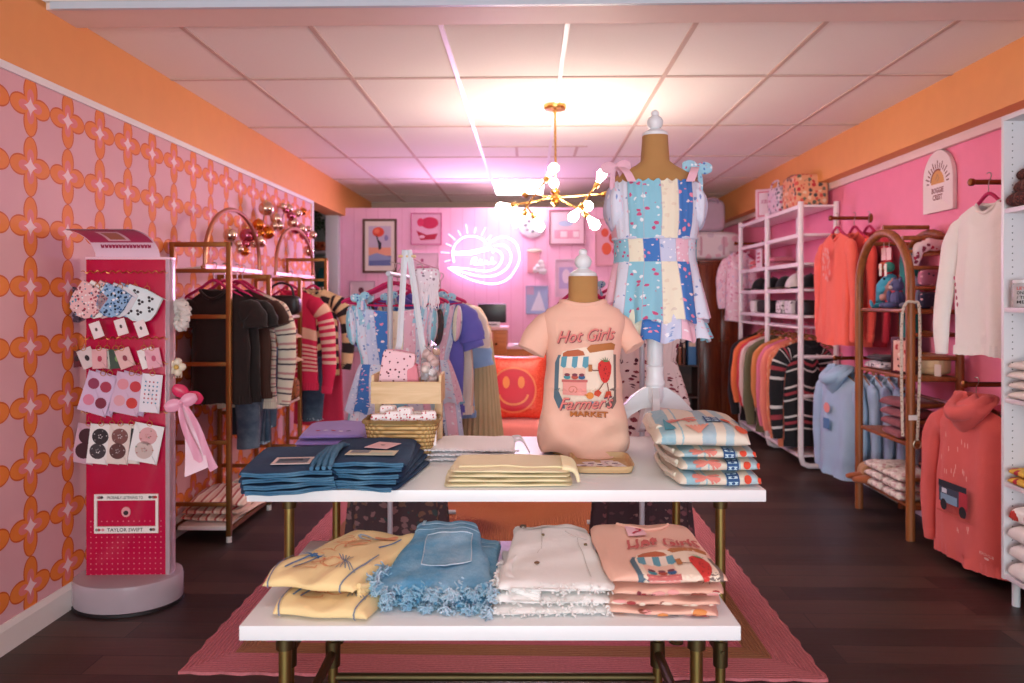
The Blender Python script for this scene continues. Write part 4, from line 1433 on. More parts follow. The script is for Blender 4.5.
def tee(u, v):
    a = 2 * PI * u
    z = -.002 + v * .59
    w, d = SW(z), SD(z)
    lo = max(0, 1 - z / .40)
    k = 1 + .026 * lo * sin(4 * a + 30 * z) + .012 * lo * sin(7 * a - 22 * z + 1) + .006 * sin(3 * a + 18 * z)
    x = w * spow(cos(a), .85) * k
    y = d * spow(sin(a), .85) * k
    if z < .25:
        y += .020 * lo * sin(26 * (x * .8 + z * 1.1) + 1) * (-1 if y < 0 else 1) + .012 * lo * sin(41 * (z * 1.2 - x * .5))
    zz = z + (.014 * sin(2 * a + .6) + .006 * sin(5 * a)) * max(0, 1 - z / .12)
    if z > .55 and y < 0:
        zz -= .03 * ((z - .55) / .04) * max(0, 1 - (x / .07) ** 2) * .6
    return Vector((x, y, max(0, zz)))
G().surf(tee, 64, 60, wu=True).build('shirt_body', PT, ts, ang=80)
def ring(fn, v, n=40, off=0.0, dz=0.0):
    return [fn(i / n, v) + Vector((0, 0, dz)) for i in range(n)]
G().tube(ring(tee, .985), .0085, 8, closed=True, flat=.8).build('collar', PT, ts)
G().tube(ring(tee, .004, 48, 0, .006), .004, 6, closed=True).build('hem', PT, ts)
for sx in (-1, 1):
    pts = [(sx * .105, 0, .505), (sx * .143, -.003, .478), (sx * .175, -.012, .440), (sx * .200, -.022, .392)]
    if sx > 0:
        pts = [(.105, 0, .505), (.142, .008, .478), (.170, .0, .445), (.195, -.02, .405)]
    sl = G().tube(smooth_path(pts, 6), [.046, .058, .056, .053] if sx < 0 else [.044, .050, .045, .040], 20, flat=.85, caps=False, wob=lambda a, b: 1 + .035 * sin(9 * b + 6 * a * PI)).build('sleeve', PT, ts, ang=80)
    e = [Vector(q) for q in pts]
    d = (e[-1] - e[-2]).normalized()
    G().tube([e[-1] - d * .012, e[-1] + d * .002, e[-1] + d * .004, e[-1] - d * .01], [.0545, .0555, .051, .049] if sx < 0 else [.041, .042, .038, .036], 20, flat=.85, caps=False).build('sleeve_cuff', PT, sl)
def shirt_map(x, y, off):
    z = y
    lo = 0
    a0 = None
    w, d = SW(z), SD(z)
    u0, u1 = .5, 1.0
    for _ in range(26):
        um = (u0 + u1) / 2
        if tee(um, (z + .002) / .59).x < x: u0 = um
        else: u1 = um
    q = tee((u0 + u1) / 2, (z + .002) / .59)
    return Vector((x, q.y - off, q.z))
MPF = market_print(.236, .325)
add_print([(c_, move(tr, .002, .152)) for c_, tr in MPF], shirt_map, ts, lim=.013, step=.00035, base=.0018)

# dress form on a white tripod stand
p = Q(655, 443, 3.05)
dm = thing('tripod_dress_form', 'tall burlap dress form on a white tripod stand at the back of the table', 'mannequin', (p.x, p.y, UZ), TH)
HW2 = lambda z: interp(z, [(.50, .12), (.60, .14), (.72, .13), (.82, .130), (.93, .148), (1.02, .160), (1.085, .172), (1.11, .150), (1.135, .085), (1.16, .058), (1.262, .052)])
HD2 = lambda z: interp(z, [(.50, .09), (.60, .09), (.74, .085), (.93, .10), (1.02, .088), (1.1, .066), (1.14, .056), (1.262, .052)])
t2 = torso_fn(HW2, HD2)
G().surf(lambda u, v: t2(u, .50 + v * .762), 36, 44, wu=True, capv=True).build('torso', BURLAP, dm)
knob(dm, 1.262, .054)
pole = G().lathe([(.02, .16), (.03, .17), (.036, .19), (.036, .235), (.041, .24), (.042, .25), (.037, .262), (.034, .29), (.037, .315), (.031, .322), (.033, .33), (.034, .44), (.031, .52)], 24).build('pole', M_PAINTW, dm)
for k, ang in enumerate((188, 262, 352, 95)):
    a = math.radians(ang)
    dirv = Vector((cos(a), sin(a), 0)); side = Vector((-sin(a), cos(a), 0))
    prof = [(.02, .235), (.05, .228), (.10, .195), (.155, .135), (.205, .07), (.25, .02), (.272, .004), (.232, .004), (.195, .025), (.15, .075), (.105, .12), (.06, .145), (.02, .15)]
    G().prism(prof, .026, lambda x, y, z, D=dirv, S_=side: D * x + Vector((0, 0, y)) + S_ * (z - .013)).build('leg', M_PAINTW, dm, bevel=.003)

LB, RB, CR_, WB, PK, LL = ('#8CC6D8', '#C9557F', '#E9EEF2'), ('#4479BE', '#E88AA6', '#F4D9DE'), ('#ECE4CC', '#DDD0BE', '#E4D6BE'), ('#D9DCEA', '#8298C6', '#E3B9C8'), ('#EBBCCB', '#F3E2EA', '#DB9DB6'), ('#C9CFE6', '#8FA6D2', '#F0EEF5')
PATCH = patchwork((PK, WB, LB, LB, CR_, RB, WB, PK), 36, 16, .0)
PATCH2 = patchwork((LB, LB, CR_, RB, LL, PK, WB, LB), 44, 16, .05)
PATCH3 = patchwork((WB, LL, WB, PK, WB, LL), 40, 15, -.08)
BOWB = floral('#9CCADC', ('#C9557F', '#E9EEF2', '#3363AE'), 60, .3, 'Object')
def skirt(z0, z1, r0, r1, d0, d1, ruf=.05, nf=13, ph=0.0, twist=.3):
    def f(u, v):
        a = 2 * PI * u
        k = v ** .8
        w, d = lerp(r0, r1, k), lerp(d0, d1, k)
        r = 1 + ruf * v * (sin(nf * a + ph + 1.2 * sin(2 * a)) + .35 * sin((2 * nf + 1) * a + ph))
        z = lerp(z0, z1, v) + .010 * v * sin(nf * a + ph + .8) 
        return Vector((w * cos(a) * r, d * sin(a) * r, z))
    return f
def bow(parent, c, s, mat, ang=0.0, tails=(.8, .8), name='bow', n2='bow_tail'):
    c = Vector(c)
    R = Matrix.Rotation(ang, 3, 'Y')
    g = G()
    for sx in (-1, 1):
        def lobe(u, v, sx=sx):
            a = 2 * PI * u
            t = v * v * (3 - 2 * v)
            r = .36 * sin(PI * min(1, .12 + .80 * t)) ** .7 * (1 if v < 1 else 0) + .02
            rip = 1 + .10 * sin(4 * a + 2)
            return c + R @ (Vector((sx * 1.0 * t, -.06 - .3 * r * sin(a) * rip, .08 * t + r * cos(a) * rip - .05 * t * t)) * s)
        g.surf(lobe, 18, 12, wu=True, capv=True)
    g.ball(c + Vector((0, -.05 * s, 0)), (.16 * s, .2 * s, .15 * s), 10)
    o = g.build(name, mat, parent, ang=80)
    for k, (sx, L) in enumerate(zip((-1, 1), tails)):
        if L:
            def tail(u, v, sx=sx, L=L):
                return c + R @ Vector((sx * s * (.1 + .35 * u + .12 * sin(u * 5)) + (v - .5) * s * (.25 + .3 * u), -.06 * s - .05 * s * sin(u * 6 + v * 3), -s * L * u * 1.6 + .10 * s * v * u))
            G().surf(tail, 12, 4).build(n2, mat, o, ang=80)
    return o
dd = thing('ruffle_dress', 'blue and pink floral patchwork mini dress with tied straps on the tall dress form', 'dress', (p.x, p.y, UZ), TH)
def bod(u, v):
    a = 2 * PI * u
    z = lerp(.835, 1.068, v)
    w = interp(z, [(.83, .172), (.90, .180), (1.0, .185), (1.07, .184)])
    d = interp(z, [(.83, .125), (.93, .142), (1.0, .130), (1.07, .108)])
    k = 1 + .012 * sin(38 * a) * (1 + v) + .02 * sin(9 * a + 3 * v) * (1 - v)
    return Vector((w * cos(a) * k, d * sin(a) * k, z + (.006 * sin(30 * a) if v > .99 else 0)))
G().surf(bod, 110, 14, wu=True, us=1, vs=.25).build('bodice', PATCH, dd, ang=80)
def band(u, v):
    a = 2 * PI * u
    z = lerp(.735, .84, v)
    k = 1 + .010 * sin(60 * a) + .02 * (abs(v - .5) * 2) ** 3
    return Vector((.168 * cos(a) * k, .118 * sin(a) * k, z))
G().surf(band, 130, 8, wu=True, us=1, vs=.12).build('smocked_waistband', PATCH2, dd, ang=80)
G().tube(ring(band, .98, 60), [.0055] * 60, 6, closed=True, wob=lambda a, b: 1 + .4 * sin(b * 120)).build('waist_frill', PATCH3, dd)
g = G().surf(skirt(.742, .505, .170, .212, .122, .168, .085, 10, .5), 150, 16, wu=True, us=1, vs=.3)
g.build('upper_skirt_tier', PATCH, dd, ang=80)
G().surf(skirt(.56, .428, .180, .216, .145, .175, .085, 11, 2.0), 160, 10, wu=True, us=1, vs=.2).build('lower_skirt_tier', PATCH2, dd, ang=80)
for sx in (-1, 1):
    def puff(u, v, sx=sx):
        a, b = 2 * PI * u, PI * v
        k = 1 + .05 * sin(9 * a) * sin(b) + .04 * sin(17 * v + 3 * a)
        return Vector((sx * (.165 + .045 * cos(a) * sin(b) * k), .0 + .085 * sin(a) * sin(b) * k, .965 - .095 * cos(b) * k))
    G().surf(puff, 30, 18, wu=True, us=.4, vs=.2).build('puff_sleeve', PATCH3, dd, ang=80)
    def strap(u, v, sx=sx):
        q = [Vector((sx * .115, -.125, 1.055)), Vector((sx * .135, -.105, 1.10)), Vector((sx * .155, -.04, 1.128)), Vector((sx * .155, .04, 1.12)), Vector((sx * .12, .10, 1.05))]
        qq = smooth_path(q, 4)
        return qq[round(u * 16)] + Vector(((v - .5) * .034, 0, .002))
    G().surf(strap, 16, 3).build('strap', cloth('#EDBACA', .05), dd, ang=80)
    bow(dd, (sx * .165, -.03, 1.128), .062, BOWB if sx > 0 else cloth('#EDBACA', .05), .12 * sx, (1.6, 1.8), 'shoulder_bow')

# ------------------------------------------------------------------ tiered stand, basket and pouches
PINE = wood('#CBA877', '#E6CBA0', 'x', 1, .55)
p = Q(409, 299, 2.93)
st = thing('tiered_stand', 'pine display stand with tray and tall white A-shaped slats on the table', 'display stand', (p.x, p.y, UZ), TH)
for sx in (-1, 1):
    G().box(sx * .118 - .014, sx * .118 + .014, -.02, .02, 0, .20).build('post', PINE, st, bevel=.002)
    q = [(sx * .125, .03, .002), (sx * .045, .05, .42), (-.016 + sx * .008, .055, .79)]
    G().tube(q, [.013, .012, .0125], 4, flat=.8).build('slat', plain('#D9E1E6', .45, .03), st)
tr = G().box(-.135, .135, -.085, -.075, .19, .275).build('tray_front', PINE, st, bevel=.002)
G().box(-.135, .135, .075, .085, .19, .275).build('tray_back', PINE, st, bevel=.002)
for sx in (-1, 1):
    G().box(sx * .13 - .005, sx * .13 + .005, -.075, .075, .19, .30).build('tray_side', PINE, st, bevel=.002)
G().box(-.13, .13, -.078, .078, .19, .197).build('tray_bottom', PINE, st)
G().box(-.125, .125, -.012, .012, .02, .04).build('cross_rail', PINE, st, bevel=.002)
G().tube([(-.05, .055, .765), (.02, .055, .765)], .006, 8).build('top_pin', PINE, st)

CHP = floral('#EFC5CB', ('#5B2030', '#3B1B24', '#7A2C3C'), 58, .24, 'Object')
CHW = floral('#F3EBE8', ('#C0263A', '#B51F35', '#D8808E'), 75, .28, 'Object', leaf='#5C4A50')
def pouch(name, label, cat, loc, w, d, h, mat, rz=0, tilt=0, group=None, zipm='#5A2A38', p_=.5):
    t = thing(name, label, cat, loc, rz, group)
    R = Matrix.Rotation(tilt, 3, 'Y')
    g = G().surf(cush(0, 0, h / 2, w / 2, d / 2, h / 2, p_), 28, 16, wu=True, capv=True)
    g.V = [R @ v for v in g.V]
    g.build('pouch_body', mat, t, ang=80)
    g = G().tube([(-w * .40, 0, h * .985), (0, 0, h + .003), (w * .40, 0, h * .985)], .0035, 6)
    g.ball((w * .41, -.004, h * .96), .006, 8)
    g.V = [R @ v for v in g.V]
    g.build('zip', plain(zipm, .5, .05), t)
    return t
b0 = Vector((p.x, p.y, UZ + .198))
pouch('cherry_pouch', 'pink cosmetic pouch with dark cherry print leaning in the pine tray', 'pouch', b0 + Vector((-.06, -.01, .012)), .13, .05, .18, CHP, TH, math.radians(9), None, '#C98A98', .2)
pouch('coral_pouch', 'small coral-pink pouch beside the cherry pouch in the pine tray', 'pouch', b0 + Vector((.025, -.015, .005)), .05, .04, .135, cloth('#E88E9A', .06), TH, -.1, None, '#B9566A')
t = thing('ornament_bag', 'clear bag of pale baubles standing at the right end of the pine tray', 'bag', b0 + Vector((.085, 0, .002)), TH)
rd = random.Random(5)
for k in range(14):
    G().ball((rd.uniform(-.022, .022), rd.uniform(-.03, .03), .018 + .0125 * k), .017, 10).build('bauble', plain(rd.choice(['#E9DDD3', '#E8C9C0', '#D8B49A', '#EDE7E6']), .2, .05), t)
G().surf(cush(0, 0, .10, .038, .045, .10, .6), 20, 14, wu=True, capv=True).build('clear_film', acrylic('#F6F1F2', .95, .12), t)
G().tube(smooth_path([(-.01, 0, .195), (.0, 0, .205), (.012, 0, .22)], 4), [.02, .006, .016], 10).build('tied_top', acrylic('#F6F1F2', .8, .2), t)
# bag of fringe hung from the pin
t = thing('fringed_pouch', 'silver and pink fringed pouch hanging high beside the white slats', 'pouch', Vector((p.x + .055, p.y + .11, UZ + .62)), TH)
G().surf(cush(0, 0, .05, .055, .018, .05, .4), 24, 12, wu=True, capv=True).build('pouch_body', floral('#D9CBD2', ('#8B7A86', '#F3ECEF', '#C98FA3'), 70, .35, 'Object'), t)
rd = random.Random(3)
g = G()
for k in range(40):
    x = -.052 + .104 * k / 39
    g.tube([(x, -.014, .06), (x + rd.gauss(0, .004), -.02, .01), (x + rd.gauss(0, .007), -.018, -.045 - rd.random() * .02)], .0022, 4, caps=False)
g.build('fringe', plain('#E2D6DA', .4, .08), t)
G().tube(smooth_path([(-.05, 0, .095), (-.06, -.03, .13), (-.068, -.055, .145), (-.02, -.03, .12), (.05, 0, .095)], 5), .003, 6).build('strap', plain('#C98FA3', .5), t)

# wicker basket
def m_wicker():
    n = NT('woven_wicker')
    x, y, z = n.xyz(n.coord('UV'))
    a = n.m('SINE', n.m('ADD', n.m('MULTIPLY', x, 2 * PI * 26), n.m('MULTIPLY', n.m('FLOOR', n.m('MULTIPLY', y, 9)), PI)))
    b = n.m('ABSOLUTE', n.m('SINE', n.m('MULTIPLY', y, 9 * PI)))
    h = n.m('MULTIPLY', n.m('ADD', n.m('MULTIPLY', a, .5), .8), b)
    col = n.ramp(h, [(.05, hexc('#7A5226')), (.30, hexc('#C09350')), (.8, hexc('#E8C384'))], False)
    n.bump(h, .9, .006)
    return n.done(n.mix(n.m('MULTIPLY', n.noise(n.coord('Object'), 60, 3), .3), col, hexc('#E0BC80')), .6)
MW = m_wicker()
p = Q(403, 299, 2.80)
bk = thing('wicker_basket', 'tan woven wicker basket of cherry-print rolls in front of the pine stand', 'basket', (p.x, p.y, UZ + .001), TH)
def bask(u, v):
    a = 2 * PI * u
    k = lerp(.82, 1, v)
    fl = 1 + (.012 * sin(a * 26 + (PI if int(v * 16) % 2 else 0)))
    return Vector((.138 * k * spow(cos(a), .35) * fl, .085 * k * spow(sin(a), .35) * fl, .004 + .135 * v))
def bask_in(u, v):
    q = bask(u, 1 - v * .9)
    return Vector((q.x * .955, q.y * .93, q.z))
g = G().surf(bask, 104, 18, wu=True, us=1, vs=1).surf(bask_in, 52, 8, wu=True, us=1, vs=1)
g.build('basket_wall', MW, bk)
G().surf(lambda u, v: Vector((bask(u, .02).x * v, bask(u, .02).y * v, .006)), 40, 3, wu=True).build('basket_floor', MW, bk)
G().tube([bask(i / 80, 1.0) for i in range(80)], .0075, 8, closed=True, wob=lambda a, b: 1 + .18 * sin(b * 2 * PI * 60 + a * 6)).build('braided_rim', MW, bk)
rolls = [(-.085, -.03), (-.035, -.035), (.012, -.02), (.055, -.035), (.10, -.03), (-.06, .03), (.04, .035)]
labs = ['leftmost white cherry-print roll at the front of the basket', 'second white cherry-print roll from the left at the front of the basket', 'tallest white cherry-print roll in the middle of the basket', 'white cherry-print roll right of the basket middle', 'rightmost white cherry-print roll in the basket', 'white cherry-print roll at the back left of the basket', 'white cherry-print roll at the back right of the basket']
for k, (x, y) in enumerate(rolls):
    R = Matrix.Rotation(TH, 3, 'Z')
    q = R @ Vector((x, y, 0))
    t = thing('cherry_roll', labs[k], 'rolled pouch', (p.x + q.x, p.y + q.y, UZ + .014), TH + .3 * sin(k * 2.2), 'cherry-print rolls in the basket')
    hh = .15 + .012 * (k % 3)
    G().surf(cush(0, 0, hh / 2, .029, .022, hh / 2, .22), 18, 12, wu=True, capv=True).build('rolled_cloth', CHW, t)
    G().tube([(.0295 * spow(cos(a * .42), .22), .0225 * spow(sin(a * .42), .22), hh * .72) for a in range(15)], .0025, 5).build('tie', plain('#C23A4C', .6), t)
# ------------------------------------------------------------------ hanging clothes
PINKH = plain('#C01A5C', .75, .05)
WOODH = wood('#8A5A34', '#B07A4A', 'x')
HOOK = metal('#B8B2A8', .3)
def hanger(label, loc, rz, w=.40, mat=None, group=None, rod=.0):
    """loc is the spot on the rod; arms hang below"""
    t = thing('clothes_hanger', label, 'hanger', loc, rz, group)
    pts = [(-w / 2, 0, -.195), (-w / 2 + .02, 0, -.178), (-w * .22, 0, -.132), (0, 0, -.085), (w * .22, 0, -.132), (w / 2 - .02, 0, -.178), (w / 2, 0, -.195)]
    g = G().tube(smooth_path(pts, 5), [.006, .009, .009, .010, .009, .009, .006], 8)
    g.build('hanger_arms', mat or PINKH, t)
    G().tube(smooth_path([(-w / 2 + .02, 0, -.19), (-w * .2, 0, -.205), (w * .2, 0, -.205), (w / 2 - .02, 0, -.19)], 4), .005, 6).build('hanger_bar', mat or PINKH, t)
    G().tube(smooth_path([(0, 0, -.08), (0, 0, -.03), (.012, 0, -.012), (.019, 0, .006), (.012, 0, .019), (0, 0, .022), (-.012, 0, .018)], 5), .0026, 6).build('hook', HOOK, t)
    return t

def hlab(label):
    w = label.split()
    return 'pink hanger inside the ' + ' '.join(w[:12])

def garment(name, label, cat, x, y, zneck, rz, mat, w=.50, L=.66, sleeve='long', slen=.60, hood=False, rib=None, dep=.038, seed=0, group=None, out=.06, fwd=.012, open_neck=True, nk=.085, hem_gather=.0, hang=True, hmat=None, hz=.11, sl_mat=None, pleat=.009, strapless=False, hlabel=None, flare=0.0, uvs=(1, 1), rodz=None, shr=.075, sq=(1, 1)):
    t = thing(name, label, cat, (x, y, zneck - L), rz, group)
    rib = rib or mat
    rd = random.Random(seed)
    ph = [rd.uniform(0, 6.28) for _ in range(6)]
    hw0, dr = w / 2, .055
    def zt(xx, front):
        a = abs(xx)
        if a < nk:
            return -(.055 if front else .012) * (1 - (a / nk) ** 2)
        return -dr * min(1, (a - nk) / max(.01, hw0 - nk)) ** 1.15
    def body(u, v):
        a = 2 * PI * u
        c, s = cos(a), sin(a)
        hw = hw0 * (1 - .06 * sin(PI * min(1, v * 2.2)) * (v < .45)) + flare * v - hem_gather * max(0, (v - .85) / .15) ** 2
        d = dep * interp(v, [(0, .28), (.12, .75), (.5, 1), (1, 1.05)])
        xx = hw * spow(c, .62)
        yy = d * spow(s, .8)
        z = L + zt(xx, s < 0) * (1 - v) ** 1.0 - v * (L - .0)
        f = (v ** .7) * pleat
        yy += f * (sin(26 * xx + ph[0] + 2 * v) + .6 * sin(47 * xx + ph[1] - 3 * v)) * (1 if s < 0 else -.6)
        xx += f * .5 * sin(9 * v + ph[2])
        z += .010 * v * sin(14 * xx + ph[3])
        return Vector((xx * (sq[0] if xx < 0 else sq[1]), yy, max(0.0, z)))
    G().surf(body, 60, 34, wu=True, us=uvs[0], vs=L * uvs[1]).build('body', mat, t, ang=85)
    if rib is not None and sleeve != 'dress':
        def hem(u, v):
            q = body(u, .93 + .07 * v)
            a = 2 * PI * u
            return q + Vector((.006 * cos(a), .006 * sin(a), -.004 * v)) * (1 + .35 * sin(a * 46))
        G().surf(hem, 184, 3, wu=True, us=2, vs=.06).build('hem_band', rib, t, ang=85)
    if open_neck:
        pts = [Vector((nk * sin(k / 24 * 2 * PI) * .98, -.026 * cos(k / 24 * 2 * PI), L + zt(nk * sin(k / 24 * 2 * PI) * .98, cos(k / 24 * 2 * PI) > 0) + .006)) for k in range(24)]
        G().tube(pts, .0095, 7, closed=True).build('collar', rib, t)
    if sleeve in ('long', 'short'):
        for sx in (-1, 1):
            k1 = rd.uniform(-.015, .015); k2 = rd.uniform(.8, 1.2)
            if sleeve == 'long':
                pts = [(sx * (hw0 - .075), 0, L - dr - .055), (sx * (hw0 - .01), -.004, L - dr - .075), (sx * (hw0 + out * .7), -.012, L - .22), (sx * (hw0 + out + k1), -fwd * k2, L - slen * .66), (sx * (hw0 + out * .75 + k1), -fwd * 1.4 * k2, L - slen)]
                R = [.05, shr, .068, .058, .043]
            else:
                pts = [(sx * (hw0 - .075), 0, L - dr - .055), (sx * (hw0 - .01), -.004, L - dr - .07), (sx * (hw0 + out * .5), -.01, L - slen * .7), (sx * (hw0 + out * .8 + k1), -.016, L - slen)]
                R = [.05, shr, .078, .072]
            sp = [Vector((q.x * (sq[0] if q.x < 0 else sq[1]), q.y, q.z)) for q in smooth_path(pts, 6)]
            so = G().tube(sp, R, 18, flat=.5, vs=slen * uvs[1], wob=lambda a, b, p=ph: 1 + .05 * sin(17 * b + 7 * a + p[4]) + .035 * sin(31 * b - 12 * a + p[5])).build('sleeve', sl_mat or mat, t, ang=85)
            e0, e1 = Vector(sp[-3]), Vector(sp[-1])
            d = (e1 - e0).normalized()
            if sleeve == 'long':
                G().tube([e1 - d * .055, e1 - d * .05, e1 - d * .005, e1 + d * .004], [.044, .048, .040, .036], 22, flat=.5, wob=lambda a, b: 1 + .03 * sin(a * 2 * PI * 11)).build('cuff', rib, so)
            else:
                G().tube([e1 - d * .014, e1 + d * .003], .0735, 20, flat=.5, caps=False).build('cuff', rib, so)
    if hood:
        def hd(u, v):
            a = -PI * .98 + u * PI * 1.96
            b = v * PI
            r = .135 + .012 * sin(5 * a + 4 * b)
            x_ = r * sin(a) * (.35 + .75 * sin(b) ** .8) 
            y_ = -.045 - .10 * cos(a) * sin(b) ** .8 + .045
            z_ = L - .02 + .075 * (1 - v) - .15 * v * max(0, cos(a)) ** .7 + .02 * sin(b) + .015 * sin(a * 3)
            return Vector((x_, y_ - .02, z_))
        ho = G().surf(hd, 36, 14).build('hood', mat, t, ang=85)
        pts = [Vector((.088 * sin(a), -.02 - .095 * cos(a), L + .03 - .07 * max(0, cos(a)))) for a in [(-PI * .95 + PI * 1.9 * k / 22) for k in range(23)]]
        G().tube(pts, [.02, .036, .043, .036, .02], 12, wob=lambda a, b: 1 + .06 * sin(b * 19 + a * 6)).build('hood_roll', mat, ho)
    if hang:
        top = Vector((x, y, rodz if rodz else zneck + hz))
        hanger(hlabel or hlab(label), top, rz, w * .8, hmat)
    return t

def trousers(name, label, x, y, ztop, rz, mat, w=.20, L=.75, seed=0, group=None, cat='jeans', frayed=None, dep=.035):
    t = thing(name, label, cat, (x, y, ztop - L), rz, group)
    rd = random.Random(seed); p0 = rd.uniform(0, 6)
    for k, sy in enumerate((-1, 1)):
        def leg(u, v, sy=sy):
            a = 2 * PI * u
            ww = interp(v, [(0, w * .5), (.3, w * .5), (1, w * .42)])
            xx = ww * spow(cos(a), .5) + .012 * sin(5 * v + p0 + sy)
            yy = sy * dep * .85 + dep * spow(sin(a), .8) * (.6 + .4 * v) + .008 * sin(30 * xx + p0) * v
            return Vector((xx, yy, L * (1 - v) + .01 * sin(12 * xx + sy)))
        lg = G().surf(leg, 30, 22, wu=True, capv=True).build('trouser_leg', mat, t, ang=80)
        if frayed:
            fray([Vector((-w * .42 + w * .84 * k2 / 8, sy * dep * .85 - dep * .6, .004)) for k2 in range(9)], (0, -.3, -1), frayed, lg, 60, .03, seed)
    G().surf(lambda u, v: Vector((w * .505 * spow(cos(2 * PI * u), .4), dep * 1.9 * spow(sin(2 * PI * u), .5), L - .045 + .05 * v)), 30, 3, wu=True, capv=True).build('waistband', mat, t)
    return t

# ------------------------------------------------------------------ gold garment rack along the papered wall
GOLD = metal('#9A6A3C', .38)
M_SHELF = plain('#EADBD6', .4, .03)
XA, XB = -2.105, -1.768
rack = thing('gold_garment_rack', 'brass-coloured ladder garment rack with arches along the orange petal wallpaper', 'clothes rack', (0, 0, 0))
def sq(p0, p1, s=.0125, g=None):
    g = g or G()
    g.tube([p0, p1], s * 1.35, 4)
    return g
RY = (4.33, 5.0, 5.68, 6.42)
RH = (1.77, 1.60, 1.60, 1.79)
rungs = ((1.60, 1.33, 1.05, .587, .222), (1.29, .955, .66, .3), (1.29, .955, .66, .3), (1.60, 1.33, 1.05, .587, .222))
for yy, hh, rr in zip(RY, RH, rungs):
    g = G()
    for xx in (XA, XB):
        g.box(xx - .014, xx + .014, yy - .014, yy + .014, .035, hh)
    g.box(XA - .014, XB + .014, yy - .0135, yy + .0135, hh - .028, hh)
    lf = g.build('ladder_frame', GOLD, rack, bevel=.002)
    for z in rr:
        G().box(XA + .014, XB - .014, yy - .009, yy + .009, z - .012, z + .012).build('rung', GOLD, lf, bevel=.002)
    for xx in (XA, XB):
        G().tube([(xx, yy, .0), (xx, yy, .036)], .016, 12).build('foot', plain('#D9CFC8', .4), lf)
for i in range(3):
    g = G()
    for xx in (XA, XB):
        g.box(xx - .008, xx + .008, RY[i], RY[i + 1], .06, .085)
    g.build('side_rail', GOLD, rack)
G().box(XA + .02, XB - .02, RY[0] + .02, RY[1] - .02, .062, .085).build('bottom_shelf', M_SHELF, rack, bevel=.003)
G().box(XA + .02, XB - .02, RY[2] + .02, RY[3] - .02, .062, .085).build('bottom_shelf', M_SHELF, rack, bevel=.003)
for z in (1.29, .955, .66):
    G().box(XA + .02, XB + .005, RY[1] + .015, RY[2] - .015, z, z + .022).build('shelf_board', M_SHELF, rack, bevel=.003)
XM = (XA + XB) / 2
XG = XM + .045
for a, b in ((0, 1), (2, 3)):
    G().tube([(XM, RY[a], 1.62), (XM, RY[b] + .02, 1.62)], .011, 10).build('hanging_rod', GOLD, rack)
    y0, y1 = RY[a] + .06, RY[b] + (.28 if a == 0 else .18)
    y0 = y0 if a == 0 else RY[a] - .05
    zb, rh = 1.64, .40
    pts = [(XM, y0, zb)] + [(XM, (y0 + y1) / 2 - (y1 - y0) / 2 * cos(PI * k / 20), zb + .05 + rh * .82 * sin(PI * k / 20)) for k in range(21)] + [(XM, y1, zb)]
    G().tube(pts, .014, 8).build('arch', metal('#B98068', .35), rack)
    g = G().box(XM - .012, XM + .012, y0 - .02, y1 + .02, zb - .025, zb)
    g.build('arch_base', metal('#C9A090', .35), rack)
for yy in (RY[0], RY[3]):
    G().tube([(XA, yy, 1.60), (XM, yy, 1.62)], .008, 8).build('rod_bracket', plain('#E4DCD6', .4), rack)

BROWN, BLK, CHAR = cloth('#241511', .08), cloth('#1A1618', .08), cloth('#2C282C', .08)
STRP = stripes('#E5D2BC', (('.0'),) and ((.42, '#C98B86'), (.58, '#E5D2BC'), (.80, '#4A3440'), (.92, '#E5D2BC')), .062)
for k, (yy, m, lb, dx) in enumerate(((4.43, BROWN, 'dark brown short-sleeved tee hung foremost on the gold rack', -.01), (4.515, cloth('#1F1411', .08), 'almost black brown tee right behind the foremost tee on the gold rack', .02), (4.60, CHAR, 'charcoal tee third from the front on the gold rack', -.015), (4.685, cloth('#432419', .08), 'rust brown tee fourth from the front on the gold rack', .03))):
    garment('hanging_tee', lb, 't-shirt', XG + dx, yy, 1.485, 0, m, .44, .68, 'short', .22, seed=200 + k, sq=(.62, 1), group='dark tees on the gold rack', rodz=1.633)
garment('striped_sweater', 'cream knit sweater with pink and dark stripes hanging on the gold rack', 'sweater', XG + .03, 4.775, 1.49, 0, STRP, .44, .76, 'long', .74, rib=cloth('#E3D0BA', .06), seed=210, sq=(.7, 1), out=.085, rodz=1.633)
DJ, GJ = denim('#2B3F55', '#6F8798', .5), denim('#46566A', '#8C99A6', .7)
for k, (xx, yy, zt, m, lb, L) in enumerate(((-1.80, 4.715, 1.23, GJ, 'washed grey-blue jeans hanging beside the brown tees', .74), (-1.79, 4.84, 1.19, DJ, 'dark jeans with pale hem hanging just behind the grey-blue pair', .70), (-1.775, 4.95, 1.10, DJ, 'navy jean shorts hanging below the striped cream sweater', .52), (-1.925, 4.95, 1.12, cloth('#26303C', .08), 'black-blue trousers hanging deepest in the front half of the gold rack', .58))):
    trousers('hanging_jeans', lb, xx, yy, zt, 0, m, .17, L, 220 + k, 'jeans on the gold rack', frayed=DENF if k in (1, 2) else None)
RSW = NT('red_striped_knit')
_x, _y, _z = RSW.xyz(RSW.coord('UV'))
_c = RSW.ramp(RSW.m('DIVIDE', _y, .8), [(0, hexc('#C81E4A')), (.36, hexc('#E6B9A0')), (.47, hexc('#D42552')), (.55, hexc('#D42552'))])
_s = RSW.m('MULTIPLY', RSW.m('GREATER_THAN', RSW.m('FRACT', RSW.m('DIVIDE', _y, .034)), .5), RSW.m('MULTIPLY', RSW.m('GREATER_THAN', _y, .42), RSW.m('LESS_THAN', _y, .66)))
RSWM = RSW.done(RSW.mix(_s, _c, hexc('#EBBDAE')), .9)
